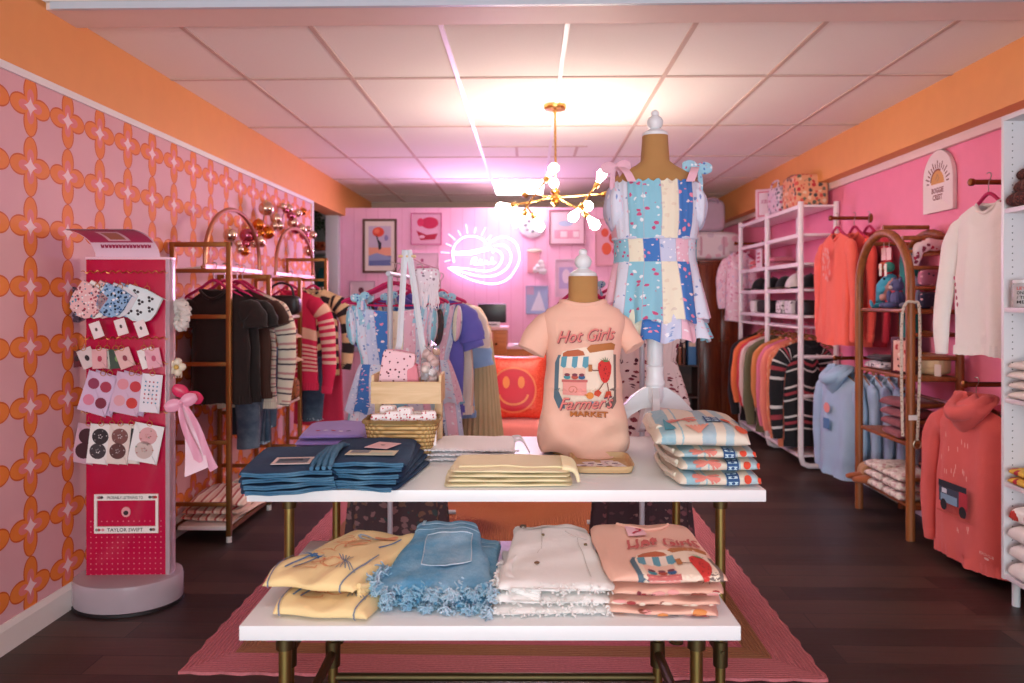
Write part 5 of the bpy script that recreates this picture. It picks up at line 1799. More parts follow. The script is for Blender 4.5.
garment('striped_sweater', 'crimson sweater with cream band and striped sleeves at the back of the gold rack', 'sweater', XG - .03, 5.92, 1.50, 0, RSWM, .44, .80, 'long', .82, rib=cloth('#CE2350', .06), seed=230, sq=(.5, 1), out=.09, rodz=1.633)
trousers('hanging_jeans', 'dark denim jeans with frayed hem under the crimson sweater', -1.775, 6.02, .95, 0, DJ, .2, .50, 231, 'jeans on the gold rack', frayed=DENF)
BTS = stripes('#D9B68C', ((.5, '#241A1E'),), .115)
garment('striped_sweater', 'black and tan broad-striped sweater last on the gold rack', 'sweater', XG + .05, 6.27, 1.52, 0, BTS, .44, .74, 'long', .68, seed=232, sq=(.5, 1), out=.09, rodz=1.633)
garment('hanging_dress', 'long crimson dress hanging at the far end of the gold rack', 'dress', XG + .08, 6.36, 1.30, 0, cloth('#B91F46', .07), .34, .95, 'dress', seed=233, flare=.05, open_neck=False, hang=False)
# things on the rack's shelves
STRF = stripes('#E8C3AE', ((.45, '#B4483E'), (.7, '#F0DDCB')), .055, 'u')
for k in range(3):
    fold_item('striped_skirt', ['red and cream striped skirt, lowest on the bottom shelf of the gold rack', 'red and cream striped skirt, in the middle on the bottom shelf of the gold rack', 'red and cream striped skirt, topmost and rumpled on the bottom shelf of the gold rack'][k], 'folded skirt', XM + .01 * k, 4.67 - .01 * k, .087 + .046 * k, .35, .5, .042, STRF, .12 * (k - 1), 'striped skirts on the bottom shelf', 240 + k, wob=.006, crown=.3)
x, y = XB - .06, 5.44
t = thing('black_handbag', 'black leather handbag on the upper white shelf of the gold rack', 'handbag', (x, y, 1.3125))
G().surf(cush(0, 0, .075, .14, .06, .075, .45), 28, 16, wu=True, capv=True).build('bag_body', plain('#1A1719', .35, .1), t)
G().tube(smooth_path([(-.09, 0, .13), (-.07, 0, .21), (0, 0, .24), (.07, 0, .21), (.09, 0, .13)], 6), .009, 8).build('handle', plain('#1A1719', .35, .1), t)
G().box(-.02, .02, -.066, -.05, .06, .09).build('clasp', metal('#C9A050', .3), t, bevel=.003)
for k, (dx, dy) in enumerate(((.12, -.04), (.03, -.08), (.13, .42))):
    t = thing('gold_mug', ['shiny copper-gold cup at the right end of the upper rack shelf', 'shiny copper-gold cup left of another one on the upper rack shelf', 'shiny copper-gold cup at the back of the upper rack shelf'][k], 'cup', (XM + dx, 5.2 + dy, 1.3125), 0, 'gold cups on the rack')
    G().lathe([(.001, .004), (.032, .0), (.038, .01), (.042, .08), (.040, .08), (.036, .012), (.001, .01)], 20).build('cup_body', metal('#D08A4E', .2), t)
    G().tube(smooth_path([(.04, 0, .065), (.062, 0, .055), (.062, 0, .03), (.038, 0, .02)], 5), .005, 8).build('handle', metal('#D08A4E', .2), t)
t = thing('slouch_hat', 'tan suede slouch hat on the middle white shelf of the gold rack', 'hat', (XB - .06, 5.42, .978))
G().lathe([(.165, .004), (.15, .012), (.11, .03), (.105, .08), (.09, .14), (.05, .165), (.001, .168)], 28).build('crown', cloth('#C49A78', .1), t)
G().lathe([(.107, .03), (.112, .036), (.11, .06), (.104, .066)], 28, cap=False).build('hat_band', cloth('#8A4A42', .1), t)
t = thing('slouch_hat', 'pink and tan suede hat stacked crooked on another hat', 'hat', (XB - .05, 5.40, 1.15), .5)
G().lathe([(.15, .004), (.14, .016), (.112, .03), (.106, .07), (.09, .13), (.04, .15), (.001, .152)], 28).build('crown', cloth('#D6A38E', .1), t)
G().lathe([(.112, .03), (.116, .036), (.112, .056), (.108, .06)], 28, cap=False).build('hat_band', cloth('#5E2A34', .1), t)
t = thing('leopard_bag', 'brown leopard-spotted bag on the lowest white shelf of the gold rack', 'bag', (XB - .06, 5.42, .683))
G().surf(cush(0, 0, .09, .13, .08, .09, .5), 28, 16, wu=True, capv=True).build('bag_body', floral('#9A5A32', ('#2A1812', '#4A2A18'), 55, .4, 'Object'), t)
G().tube(smooth_path([(-.08, 0, .16), (-.05, 0, .23), (.05, 0, .23), (.08, 0, .16)], 6), .007, 8).build('handle', plain('#4A2A1C', .5), t)
RWS = stripes('#E9DCD6', ((.5, '#B83246'),), .07, 'u')
for k, z in enumerate((.323, .372)):
    fold_item('striped_towel', ['red and white striped beach towel at the bottom of the low rack shelf', 'red and white striped beach towel on top of its twin low in the rack'][k], 'towel', XM + .05, 5.3, z - .24 + .01, .30, .4, .044, RWS, 0, 'striped towels low in the rack', 250 + k, wob=.003)

# ball garland over the arches
crop = [(98, 440, 52, 0), (450, 180, 56, 0), (375, 340, 46, 1), (465, 415, 52, 1), (545, 280, 42, 0), (575, 350, 36, 0), (530, 350, 32, 0), (265, 445, 56, 2), (322, 440, 36, 2), (180, 525, 26, 0), (255, 525, 32, 2), (190, 580, 30, 0), (240, 600, 36, 1), (328, 520, 36, 0), (375, 500, 48, 0), (405, 522, 30, 0), (402, 425, 28, 1), (665, 180, 36, 0), (690, 250, 32, 2), (710, 320, 42, 0), (735, 385, 36, 2), (790, 380, 42, 0), (760, 225, 32, 0), (810, 212, 28, 1), (612, 160, 26, 0), (640, 195, 26, 2), (860, 380, 24, 0), (820, 440, 36, 2), (905, 440, 30, 0), (862, 595, 42, 0), (855, 500, 22, 2)]
BM = [metal('#D9BFA8', .12), metal('#C9762E', .14), metal('#B9607A', .14)]
BN = ['champagne', 'copper-orange', 'rose-pink']
wire = []
for k, (cx, cy, r, ci) in enumerate(crop):
    px, py = 220 + cx / 9.76, 190 + cy / 9.76
    Y = lerp(4.75, 6.75, min(1, max(0, (px - 228) / 85)))
    q = P(px, py, Y)
    rr = r * 1.28 / 9.76 * Y / FPX
    t = thing('ball_ornament', 'shiny ' + BN[ci] + ' ball in the garland draped over the rack arches', 'ornament', (q.x, q.y, q.z - rr), 0, BN[ci] + ' balls in the garland')
    G().ball((0, 0, rr), rr, 18).build('ball', BM[ci], t)
    G().lathe([(rr * .16, rr * 1.96), (rr * .18, rr * 2.1), (rr * .05, rr * 2.14)], 8).build('cap', metal('#C9A050', .3), t)
    wire.append(q)
wire.sort(key=lambda q: q.y)
g = G().tube(smooth_path(wire[::2], 4), .004, 5)
tag(g.build('garland_wire', metal('#A8805A', .4)), 'thin wire carrying the shiny balls over the rack arches', 'garland')

# ------------------------------------------------------------------ the red merchandise stand
p = Q(129, 299, 3.52)
sd = thing('merchandise_stand', 'hot pink acrylic pegboard stand on a clear oval base by the patterned wall', 'display stand', (p.x, p.y, 0), math.radians(3))
def ovalb(u, v):
    a = 2 * PI * u
    prof = [(.0, .012), (.235, .012), (.243, .016), (.245, .03), (.245, .12), (.24, .132), (.23, .135), (.0, .135)]
    r, z = prof[round(v * 7)]
    return Vector((r * cos(a), r * .80 * sin(a), z))
CLR = NT('pink_tinted_acrylic')
CLRM = CLR.done(hexc('#F6DDE4'), .15, 0, Transmission_Weight=.6, IOR=1.2)
G().surf(ovalb, 64, 7, wu=True).build('base', CLRM, sd, weld=True)
G().surf(lambda u, v: Vector((.247 * cos(2 * PI * u), .198 * sin(2 * PI * u), .001 + .012 * v)), 64, 1, wu=True, capv=True).build('base_rim', plain('#1E1416', .5), sd)
def m_peg():
    n = NT('red_pegboard')
    x, y, z = n.xyz(n.coord('Object'))
    def c(a, s):
        return n.m('SUBTRACT', n.m('FRACT', n.m('DIVIDE', a, s)), .5)
    d = n.m('SQRT', n.m('ADD', n.m('POWER', c(x, .025), 2), n.m('POWER', c(z, .025), 2)))
    k = n.m('MULTIPLY', n.m('LESS_THAN', d, .12), n.m('LESS_THAN', z, .40))
    base = n.mix(n.noise(n.coord('Object'), 2.5, 2), hexc('#A80A32'), hexc('#C91348'))
    return n.done(n.mix(n.m('MULTIPLY', k, .6), base, hexc('#E88AA0')), .16, 0, Coat_Weight=.4)
G().box(-.185, .185, -.03, .03, .125, 1.62).build('pegboard', m_peg(), sd, bevel=.003)
G().box(.185, .205, -.034, .034, .125, 1.625).build('edge_panel', CLRM, sd, bevel=.003)
G().box(-.187, .205, -.034, .034, 1.62, 1.632).build('top_cap', plain('#F0C4D0', .2, .02), sd, bevel=.002)
# curled sign on top
def sgn(u, v, off=0.0):
    yy = -.02 - .10 * v ** 2.0 - .04 * v
    return Vector(((u - .5) * .30 - .065 * v * v - .005 + .01, yy + .0 - off * .5, 1.632 + .125 * (1 - (1 - v) ** 1.6) * .95 + off))
sg = G().surf(lambda u, v: sgn(u, v), 12, 14).surf(lambda u, v: sgn(u, v, -.002), 12, 14).build('curled_sign', plain('#E9C6D4', .3, .03), sd, ang=80)
def sgm(x, y, off): return sgn(x, y, -.0035 - off)
g = G(); g.flat2d(poly_tris(rect(.0, 1, .93, 1)), lambda x, y: sgm(x, y, 0), .1)
g.flat2d(poly_tris(rect(.02, .98, .42, .92)), lambda x, y: sgm(x, y, -.0006), .1)
g.m = 0
g.build('sign_band', plain('#B5385E', .4), sg, norm=False)
G().flat2d(poly_tris(rect(.32, .66, .48, .86)), lambda x, y: sgm(x, y, .0006), .1).build('sign_picture_border', plain('#E4B6C0', .4), sg, norm=False)
G().flat2d(poly_tris(rect(.37, .61, .53, .81)), lambda x, y: sgm(x, y, .0012), .1).build('sign_picture', plain('#B06A52', .4), sg, norm=False)
g = G()
for k in range(2):
    rd = random.Random(k)
    x = .14 + .05 * k
    while x < (.88 if k == 0 else .82):
        w_ = rd.uniform(.03, .055)
        g.flat2d(move(stroke([(0, 0), (w_ * .3, .11), (w_ * .5, .01), (w_, .10)], .02), x, .26 - .15 * k), lambda a, b: sgm(a, b, .001), .1)
        x += w_ + .012
g.build('sign_lettering', plain('#A01048', .4), sg, norm=False)
SF = -.031
def srel(px, py):
    q = Q(px, py, 3.485)
    M = Matrix.Rotation(-math.radians(3), 3, 'Z')
    v = M @ (q - Vector((p.x, p.y, 0)))
    return v
BRW = metal('#C98A4A', .3)
for py in (272, 338, 363, 412):
    z = srel(130, py).z
    pts = [(-.20 + .40 * k / 60, SF - .012 + .003 * sin(k * 1.7), z + .006 * sin(k * 1.25)) for k in range(61)]
    rw = G().tube(pts, .0022, 5).build('wire_rail', BRW, sd)
Ms = Matrix.Rotation(math.radians(3), 3, 'Z')
def on_stand(px, py, off=.0):
    v = srel(px, py)
    return Vector((p.x, p.y, 0)) + Ms @ Vector((v.x, SF - .012 - off, v.z))
def ring_(parent, x, z, n='hang_ring'):
    G().tube([(x + .012 * cos(a * .45), -.004, z + .012 + .012 * sin(a * .45)) for a in range(14)], .0018, 5, closed=True).build(n, BRW, parent)
def mini(name, label, cat, px, py, w, h, outline, mat, rot, off, tag_=None, group=None, deco=None, thick=.010):
    """hung from its ring at px, py"""
    q = on_stand(px, py + 8, off)
    w, h = w * 1.06, h * 1.04
    t = thing(name, label, cat, q, math.radians(3), group)
    c, s = cos(rot), sin(rot)
    fr = lambda x, y, z: Vector((x * c - y * s, -z, x * s + y * c))
    G().prism([(x * w, y * h) for x, y in outline], thick, fr).build('item_body', mat, t, bevel=.0015)
    if deco:
        for nm, col, tr in deco:
            G().flat2d([tuple((a * w, b * h) for a, b in q2) for q2 in tr], lambda x, y: fr(x, y, thick + .0006), .2).build(nm, plain(col, .5, .05), t, norm=False)
    ring_(t, 0, -.006)
    G().tube([(0, -.004, .016), (0, -.004, .036)], .0012, 4).build('hang_loop', BRW, t)
    if tag_:
        tx, tz, tr_ = tag_
        g = G().prism(rect(-.025, .025, -.075, 0), .0015, lambda x, y, z: Vector((tx + x * cos(tr_) - y * sin(tr_), -.014 - z, tz + x * sin(tr_) + y * cos(tr_))))
        tg = g.build('price_tag', plain('#EBD9D6', .5, .03), t)
        G().prism(ell(0, -.035, .006, .009, 8), .001, lambda x, y, z: Vector((tx + x * cos(tr_) - y * sin(tr_), -.0158 - z, tz + x * sin(tr_) + y * cos(tr_)))).build('tag_mark', plain('#4A3A3C', .5), tg)
    return t
PO = [(-.5, -.05), (-.5, -.55), (-.44, -.78), (-.28, -.94), (0, -1), (.28, -.94), (.44, -.78), (.5, -.55), (.5, -.05), (0, 0)]
MC1 = floral('#E7B6B4', ('#3A2A34', '#B02440', '#4A8AA0', '#EFE3E0', '#8A3A4A'), 70, .36, 'Object')
MC2 = floral('#8FB0CF', ('#1F3A5A', '#E9E3E6', '#2A5A8A', '#11202E'), 65, .40, 'Object')
MC3 = plain('#DCE6E6', .7)
MC4 = floral('#4A3644', ('#8A6A7A', '#241A22', '#6A4A5A'), 70, .4, 'Object')
mini('coin_pouch', 'dark plum speckled pouch at the left end of the top row on the pink stand', 'pouch', 88, 283, .12, .15, PO, MC4, -.45, .004, None, 'pouches on the pink stand')
for k in range(3):
    mini('coin_pouch', ['pink pouch with tiny colourful motifs, foremost of its layered row on the pink stand', 'pink motif pouch directly behind the foremost one on the pink stand', 'pink motif pouch hindmost of its layered row on the pink stand'][k], 'pouch', 103 + 7 * k, 280, .135, .15, PO, [MC1, floral('#EFE6E0', ('#5A3A44', '#C2A8A0'), 60, .3, 'Object'), MC1][k], -.62, .036 - .013 * k, (-.01, -.16, .35) if k == 0 else None, 'pouches on the pink stand')
for k in range(3):
    mini('coin_pouch', ['blue pouch with dark lettering-like motifs, foremost of the middle layers', 'blue motif pouch directly behind the foremost blue one', 'blue motif pouch hindmost of the middle layers'][k], 'pouch', 125 + 6 * k, 280, .12, .14, PO, [MC2, plain('#DDD6D8', .5), MC2][k], -.5, .036 - .013 * k, (.0, -.145, .3) if k == 0 else None, 'pouches on the pink stand')
mini('coin_pouch', 'white pouch with black bow print at the right end of the top stand row', 'pouch', 150, 282, .155, .15, PO, MC3, -.42, .02, (-.035, -.145, .35), 'pouches on the pink stand', [('bow_print', '#20161C', [q_ for (bx_, by_) in ((-.25, -.2), (.2, -.22), (-.02, -.42), (.32, -.5), (-.34, -.52), (.06, -.72), (-.2, -.8)) for (ox, oy) in ((-.05, .04), (.05, .04), (0, -.045)) for q_ in poly_tris(ell(bx_ + ox, by_ + oy, .045, .045, 8))])])
HEX = [(.5 * cos(a * PI / 3), -.5 + .5 * sin(a * PI / 3)) for a in range(6)]
CARD = rect(-.5, .5, -1, 0)
drops = [(78, 'dark maroon hexagon earrings at the left end of the second row', '#5A1420', HEX, .1), (86, 'pale card with black drop earrings, second in the second row', '#D9C4C0', CARD, .4), (102, 'pink floral earring card, third in the second row', '#E0A8A8', CARD, .05), (109, 'cream earring card with green dot, fourth in the second row', '#D9D0C0', CARD, -.2), (118, 'dark green leaf earring card, middle of the second row', '#3A4A3C', CARD, .1), (124, 'blush earring card right of the dark leaf card', '#E2B4AE', CARD, .35), (145, 'white tag card with black mark near the right end of the second row', '#EFE4E0', CARD, .3), (153, 'pink earring card at the right end of the second row', '#E4A6B2', CARD, .2)]
for k, (px, lb, col, sh, rot) in enumerate(drops):
    mini('earring_card', lb, 'earrings', px, 341, .062, .085, sh, plain(col, .5, .05), rot, .003 + .005 * (k % 3), None, 'earring cards on the pink stand', [('earring', ['#2A1018', '#241C20', '#B0304A', '#3A7A5A', '#7A9A5A', '#8A3040', '#2A2426', '#B84A6A'][k], poly_tris(ell(.02, -.5, .16, .16)))], .003)
def circles(w, h, cols, r=.2):
    cc = [(-.22, -.28), (.22, -.28), (-.22, -.7), (.22, -.7)]
    return [('coaster', cols[i % len(cols)], poly_tris(ell(x, y, r, r * w / h, 16)) ) for i, (x, y) in enumerate(cc)]
row3 = [(112, 'lilac card of four pink round coasters, rear layer in the third row', '#C9A8C4', -.32, .004, ['#A84A6A']), (106, 'lilac card of four pink round coasters, front layer at the left of the third row', '#D3B4CE', -.30, .012, ['#8E3050', '#A8304A', '#D87A92', '#7A2038']), (140, 'lilac card of red checked round coasters, rear layer in the third row', '#C9A8C4', -.25, .004, ['#B02A3A']), (134, 'lilac card of red checked and striped round coasters in the middle of the third row', '#D3B0C6', -.22, .012, ['#D88A94', '#C2303A', '#DB9AA0', '#C8342E']), (155, 'white card of little blue and red dots at the right end of the third row', '#E6DEE4', -.1, .018, None)]
rd = random.Random(8)
for px, lb, col, rot, off, cs in row3:
    w, h = (.125, .18) if cs else (.085, .17)
    deco = circles(w, h, cs) if cs else [('dot', rd.choice(['#4A8AA8', '#B02A3A', '#3A4A5A']), poly_tris(ell(-.3 + .2 * (i % 4), -.2 - .11 * (i // 4), .045, .025, 8))) for i in range(24)]
    mini('coaster_card', lb, 'coasters', px, 366, w, h, CARD, plain(col, .4, .03), rot, off, None, 'coaster cards on the pink stand', deco, .003)
row4 = [(91, 'dark maroon pair of round earrings hanging at the left end of the bottom row', '#C79AA8', -.18, .004, ['#3A0A16']), (104, 'white card of black polka-dot rounds, second in the bottom row', '#E8DEDA', -.12, .01, ['#2A2024', '#3A3034']), (114, 'cream card of pink and black rounds, third in the bottom row', '#E6D2CC', -.1, .005, ['#B0405A', '#8A2A40']), (123, 'cream card of brown dotted rounds, fourth in the bottom row', '#E2CFC4', -.1, .011, ['#7A4A44', '#5A3430']), (133, 'cream card of black striped rounds, fifth in the bottom row', '#E2D6CC', -.08, .004, ['#2A2224', '#3A2E30']), (152, 'large white card of two flowered rounds at the right end of the bottom row', '#EAE4E2', -.2, .016, ['#D8A0A0', '#C8B0A8'])]
for k, (px, lb, col, rot, off, cs) in enumerate(row4):
    w, h = (.09, .175) if k < 5 else (.125, .17)
    cc = [(.02, -.3), (-.02, -.68)]
    deco = [('round', cs[i % len(cs)], poly_tris(ell(x, y, .40 if k < 5 else .32, (.40 if k < 5 else .32) * w / h, 18))) for i, (x, y) in enumerate(cc)]
    if k in (1, 3, 5):
        deco += [('dot', '#F0E8E6' if k < 5 else ['#B02A3A', '#4A7A5A', '#C86A3A'][i % 3], poly_tris(ell(x + .22 * cos(i * 1.3) * (i % 2 + .4), y + .11 * sin(i * 1.3) * (i % 2 + .4), .035, .02, 6))) for (x, y) in cc for i in range(9)]
    mini('earring_card', lb, 'earrings', px, 416, w, h, CARD, plain(col, .4, .03), rot, off, None, 'round cards in the bottom row', deco, .003)
# number-plate frame
a_, b_ = srel(95, 533), srel(158, 494)
t = thing('plate_frame', 'white licence plate frame with lettering on the lower pink stand', 'licence plate frame', Vector((p.x, p.y, 0)) + Ms @ Vector(((a_.x + b_.x) / 2, SF, a_.z)), math.radians(3))
w, h = b_.x - a_.x, b_.z - a_.z
g = G()
for x0, x1, z0, z1 in ((-w / 2, w / 2, 0, h * .17), (-w / 2, w / 2, h * .84, h), (-w / 2, -w / 2 + .012, h * .17, h * .84), (w / 2 - .012, w / 2, h * .17, h * .84)):
    g.box(x0, x1, -.008, 0, z0, z1)
g.build('frame', plain('#EADFD8', .4, .04), t)
for s_, z, ww, hh in (('PROBABLY LISTENING TO', h * .88, w * .56, h * .07), ('TAYLOR SWIFT', h * .045, w * .56, h * .09)):
    G().flat2d(text_fit(s_, ww, hh, 0, .01), lambda x, y: (x - .005, -.0086, z + y), .2).build('lettering', plain('#2A2224', .5), t, norm=False)
rd = random.Random(1)
g = G(); ms = [plain(c_, .5) for c_ in ('#C02A34', '#3A3234', '#8A9A8E', '#D88A92')]
for k in range(14):
    g.m = k % 4
    g.flat2d(poly_tris(ell(rd.choice([-1, 1]) * w * rd.uniform(.36, .47), 0, .008, .007, 8)), lambda x, y, z=rd.choice([h * .09, h * .92]) : (x, -.0085, z + y), .2)
g.build('motif', ms, t, norm=False)
c_ = srel(126, 512)
t = thing('round_badge', 'small round pink and black badge inside the licence plate frame', 'badge', Vector((p.x, p.y, 0)) + Ms @ Vector((c_.x, SF - .001, c_.z)), math.radians(3))
G().prism(ell(0, 0, .021, .024, 24), .004, lambda x, y, z: (x, -z, y)).build('badge_disc', plain('#E59A9E', .3), t)
G().flat2d(poly_tris(ell(0, -.004, .012, .011, 14)), lambda x, y: (x, -.0046, y), .1).build('badge_motif', plain('#2A1A1E', .4), t, norm=False)
# hair things hung on the right edge
def side(px, py):
    q = Q(px, py, 3.54); return q
q = side(181, 315)
t = thing('scrunchie', 'white and grey scrunchie hanging at the right edge of the pink stand', 'scrunchie', q, .9)
G().tube([(.012 * sin(k * 2.1), .045 * cos(k / 40 * 2 * PI), .058 * sin(k / 40 * 2 * PI)) for k in range(40)], .021, 10, closed=True, wob=lambda a, b: 1 + .22 * sin(b * 2 * PI * 17 + 3 * a)).build('ruffle', cloth('#D9CFC6', .12), t)
G().tube([(.0, .047 * cos(k / 30 * 2 * PI), .060 * sin(k / 30 * 2 * PI)) for k in range(30)], .014, 8, closed=True, wob=lambda a, b: 1 + .2 * sin(b * 70)).build('inner_band', cloth('#2E2A30', .1), t)
q = side(176, 367)
t = thing('hair_claw', 'cream flower-shaped hair claw at the right edge of the pink stand', 'hair clip', q, .5)
for k in range(5):
    G().ball((.026 * cos(k * 1.257), -.01, .026 * sin(k * 1.257)), (.019, .012, .019), 10).build('petal', plain('#E0D2B8', .3), t)
G().ball((0, -.018, 0), .012, 10).build('flower_centre', plain('#C9A24E', .3), t)
g = G()
for k in range(5):
    g.tube(smooth_path([(-.024 + .012 * k, .005, -.01), (-.026 + .013 * k, .012, -.035), (-.022 + .011 * k, -.004, -.05)], 4), .003, 5)
g.build('claw_teeth', plain('#E0D2B8', .3), t)
q = side(184, 402)
t = thing('ribbon_bow', 'big pink satin ribbon bow hanging at the right edge of the pink stand', 'bow', (q.x, q.y, q.z), .35)
SAT = plain('#EBA0B8', .35, .05); SAT2 = plain('#F0C2CC', .35, .05)
bow(t, (.015, .0, .035), .075, plain('#D42A5A', .35, .05), .5, (0, 0), 'red_loops')
bow(t, (-.01, -.03, 0), .075, SAT, -.35, (2.6, 3.0), 'pink_loops')
def tail2(u, v):
    return Vector((.01 + .07 * u * (1 - u * .3) + (v - .5) * .075 * (.4 + u), -.03 + .02 * sin(u * 4), -.02 - .33 * u + .04 * v * u))
G().surf(tail2, 12, 5).build('pale_tail', SAT2, t, ang=80)
# ------------------------------------------------------------------ white shelving rack by the right wall
M_WR = plain('#F1E4E6', .35, .02)
X0, X1 = 2.275, 2.57
PY = (6.26, 7.13, 8.02)
wr = thing('white_shelf_rack', 'tall white tubular shelf rack with hanging rail along the pink wall', 'shelf rack', (0, 0, 0))
for k, yy in enumerate(PY):
    for x in (X0, X1):
        low = [(x, yy, 2.25), (x, yy, .12), (x + (.02 if x == X0 else -.02), yy, .055), (x + (.07 if x == X0 else -.07), yy, .035)]
        G().tube(low, .0235, 12).build('post', M_WR, wr)
    G().tube([(X0 + .06, yy, .035), (X1 - .06, yy, .035)], .0225, 12).build('foot_bar', M_WR, wr)
    for z in (.62, .95):
        if k != 1:
            G().tube([(X0, yy, z), (X1, yy, z)], .016, 10).build('end_bar', M_WR, wr)
for z in (2.205, 1.965, 1.72, 1.50, 1.275):
    g = G().box(X0, X1, PY[0], PY[2], z, z + .02)
    g.box(X0 - .012, X0 + .012, PY[0], PY[2], z - .012, z + .022)
    g.build('shelf_board', M_WR, wr, bevel=.003)
G().tube([(2.42, PY[0] - .02, 1.19), (2.42, PY[2], 1.19)], .013, 10).build('hanging_rail', M_WR, wr)
G().tube([(X0, PY[0], 1.19), (X0, PY[2], 1.19)], .012, 10).build('front_rail', M_WR, wr)
for z in (.11,):
    G().tube([(X0, PY[0], z), (X0, PY[2], z)], .016, 10).build('bottom_rail', M_WR, wr)
    G().box(X0, X1, PY[0], PY[2], z, z + .018).build('bottom_shelf', M_WR, wr)

# clothes on its rail, nearest first
BSW = stripes('#17151A', ((.40, '#D9D2CE'), (.47, '#17151A'), (.60, '#A23A44'), (.70, '#17151A'), (.84, '#D9D2CE'), (.90, '#17151A')), .26)
FLP = floral('#E88A66', ('#F2B49A', '#C9503F', '#F4D0BC'), 26, .33, 'UV')
rail = [(6.40, BSW, 'black sweater with white and red stripes, nearest on the white rack rail', 'sweater', '#17151A', .90),
        (6.55, FLP, 'peach floral blouse right behind the striped black sweater', 'blouse', '#E88A66', .925),
        (6.68, cloth('#F08A78', .06), 'salmon sweater third on the white rack rail', 'sweater', None, .88),
        (6.82, cloth('#E87F9C', .06), 'bubblegum pink sweater fourth on the white rack rail', 'sweater', None, .86),
        (6.95, cloth('#D98A4E', .06), 'ochre sweater peeping between the pink and olive ones', 'sweater', None, .70),
        (7.215, cloth('#6E6B4E', .07), 'olive green jacket in the middle of the white rack rail', 'jacket', None, .92),
        (7.335, cloth('#E3C3BE', .06), 'pale blush cardigan just behind the olive jacket', 'cardigan', None, .74),
        (7.455, cloth('#D93C46', .06), 'red cardigan behind the pale blush one', 'cardigan', None, .76),
        (7.58, cloth('#EE7A48', .06), 'orange sweater second from the back on the white rack rail', 'sweater', None, .74),
        (7.74, cloth('#1E1820', .06), 'black coat at the far end of the white rack rail', 'coat', None, .90)]
for k, (yy, m, lb, cat, rb, L) in enumerate(rail):
    garment('hanging_' + cat, lb, cat, 2.415 + .012 * (k % 2), yy, 1.075, 0, m, .46, L, 'long', L * .92, rib=cloth(rb, .06) if rb else None, seed=300 + k, out=.07, sq=(1, .42), rodz=1.2075, hmat=WOODH, hlabel='wooden hanger inside the ' + ' '.join(lb.split()[:11]))

def cap(label, loc, rz, m1, m2=None, s=1.0):
    t = thing('baseball_cap', label, 'cap', loc, rz, 'caps on the white rack')
    G().surf(lambda u, v: Vector((.088 * s * cos(2 * PI * u) * cos(v * PI / 2 * .98) , .10 * s * sin(2 * PI * u) * cos(v * PI / 2 * .98), .012 + .115 * s * sin(v * PI / 2) ** 1.1)), 28, 12, wu=True, capv=True).build('crown', m1, t)
    def brim(u, v):
        a = PI * 1.08 + (PI * .84) * u
        r = lerp(.092, .165, v) * s
        return Vector((r * cos(a) * .95, r * sin(a) * (.95 + .1 * v), .016 - .010 * v + .012 * cos((u - .5) * PI) * v))
    g = G().surf(brim, 18, 5).surf(lambda u, v: brim(u, v) - Vector((0, 0, .004)), 18, 5)
    g.build('brim', m2 or m1, t)
    G().ball((0, 0, .127 * s), .008, 8).build('button', m2 or m1, t)
    return t
KB, KW, KT = cloth('#17161A', .08), cloth('#E9E2E0', .05), cloth('#C2A27E', .08)
S3 = 1.5225
cap('black cap in the far bay of the white rack', (2.40, 7.72, S3), -1.3, KB)
cap('second black cap in the far bay of the white rack, nearer the post', (2.41, 7.38, S3), -1.3, KB)
cap('black cap with tan brim in the near bay of the white rack', (2.40, 6.98, S3), -1.25, KB, KT)
cap('white cap with tan brim standing in the near bay of the white rack', (2.41, 6.70, S3), -1.25, KW, KT, 1.15)
cap('black cap at the near end of the white rack', (2.42, 6.42, S3), -1.2, KB)
S4 = 1.2975
for k, (yy, m, lb, w) in enumerate(((7.8, KW, 'white box beside the black bags in the far bay', .14), (7.50, plain('#1B191C', .5), 'black zip bag in the far bay below the caps', .3), (6.98, floral('#E4DCDA', ('#2A2426',), 34, .34, 'Object'), 'white bag with black motifs in the near bay below the caps', .17), (6.74, floral('#DDD6D8', ('#5A4A50',), 30, .3, 'Object'), 'pale speckled zip bag in the near bay below the caps', .17), (6.46, plain('#211E22', .5), 'black zip bag at the near end below the caps', .2))):
    pouch('zip_bag', lb, 'bag', (2.40, yy, S4), .15, w, .125, m, 0, 0, 'zip bags on the white rack', '#8A7A72', .3)
t = thing('price_card', 'white upright card with pink lettering in the far bay of the white rack', 'sign', (2.33, 7.56, 1.7425))
G().box(-.006, .006, -.09, .09, 0, .20).build('card', plain('#F0DCE2', .4), t, bevel=.002)
G().box(-.04, .04, -.07, .07, 0, .012).build('foot', plain('#F0DCE2', .4), t)
g = G()
for k in range(3):
    g.flat2d(rect and poly_tris(rect(-.05, .05, .06 + .04 * k, .08 + .04 * k)), lambda a, b: (-.0066, -a, b), .2)
g.build('lettering', plain('#D0406A', .5), t, norm=False)
for k in range(4):
    z = [1.5225, 1.5725][k % 2] if False else 1.7425 + .052 * (k % 2)
    yy = 7.85 if k < 2 else 7.28
    fold_item('folded_knit', ['coral knit at the bottom of the far pair behind the white card', 'coral knit on top of the far pair behind the white card', 'rose knit at the bottom of the near pair beside the white card', 'rose knit on top of the near pair beside the white card'][k], 'folded sweater', 2.45, yy, z, .2, .22, .05, cloth('#E0606A' if k < 2 else '#D77A8C', .06), 0, 'folded knits on the white rack', 320 + k, wob=.002)
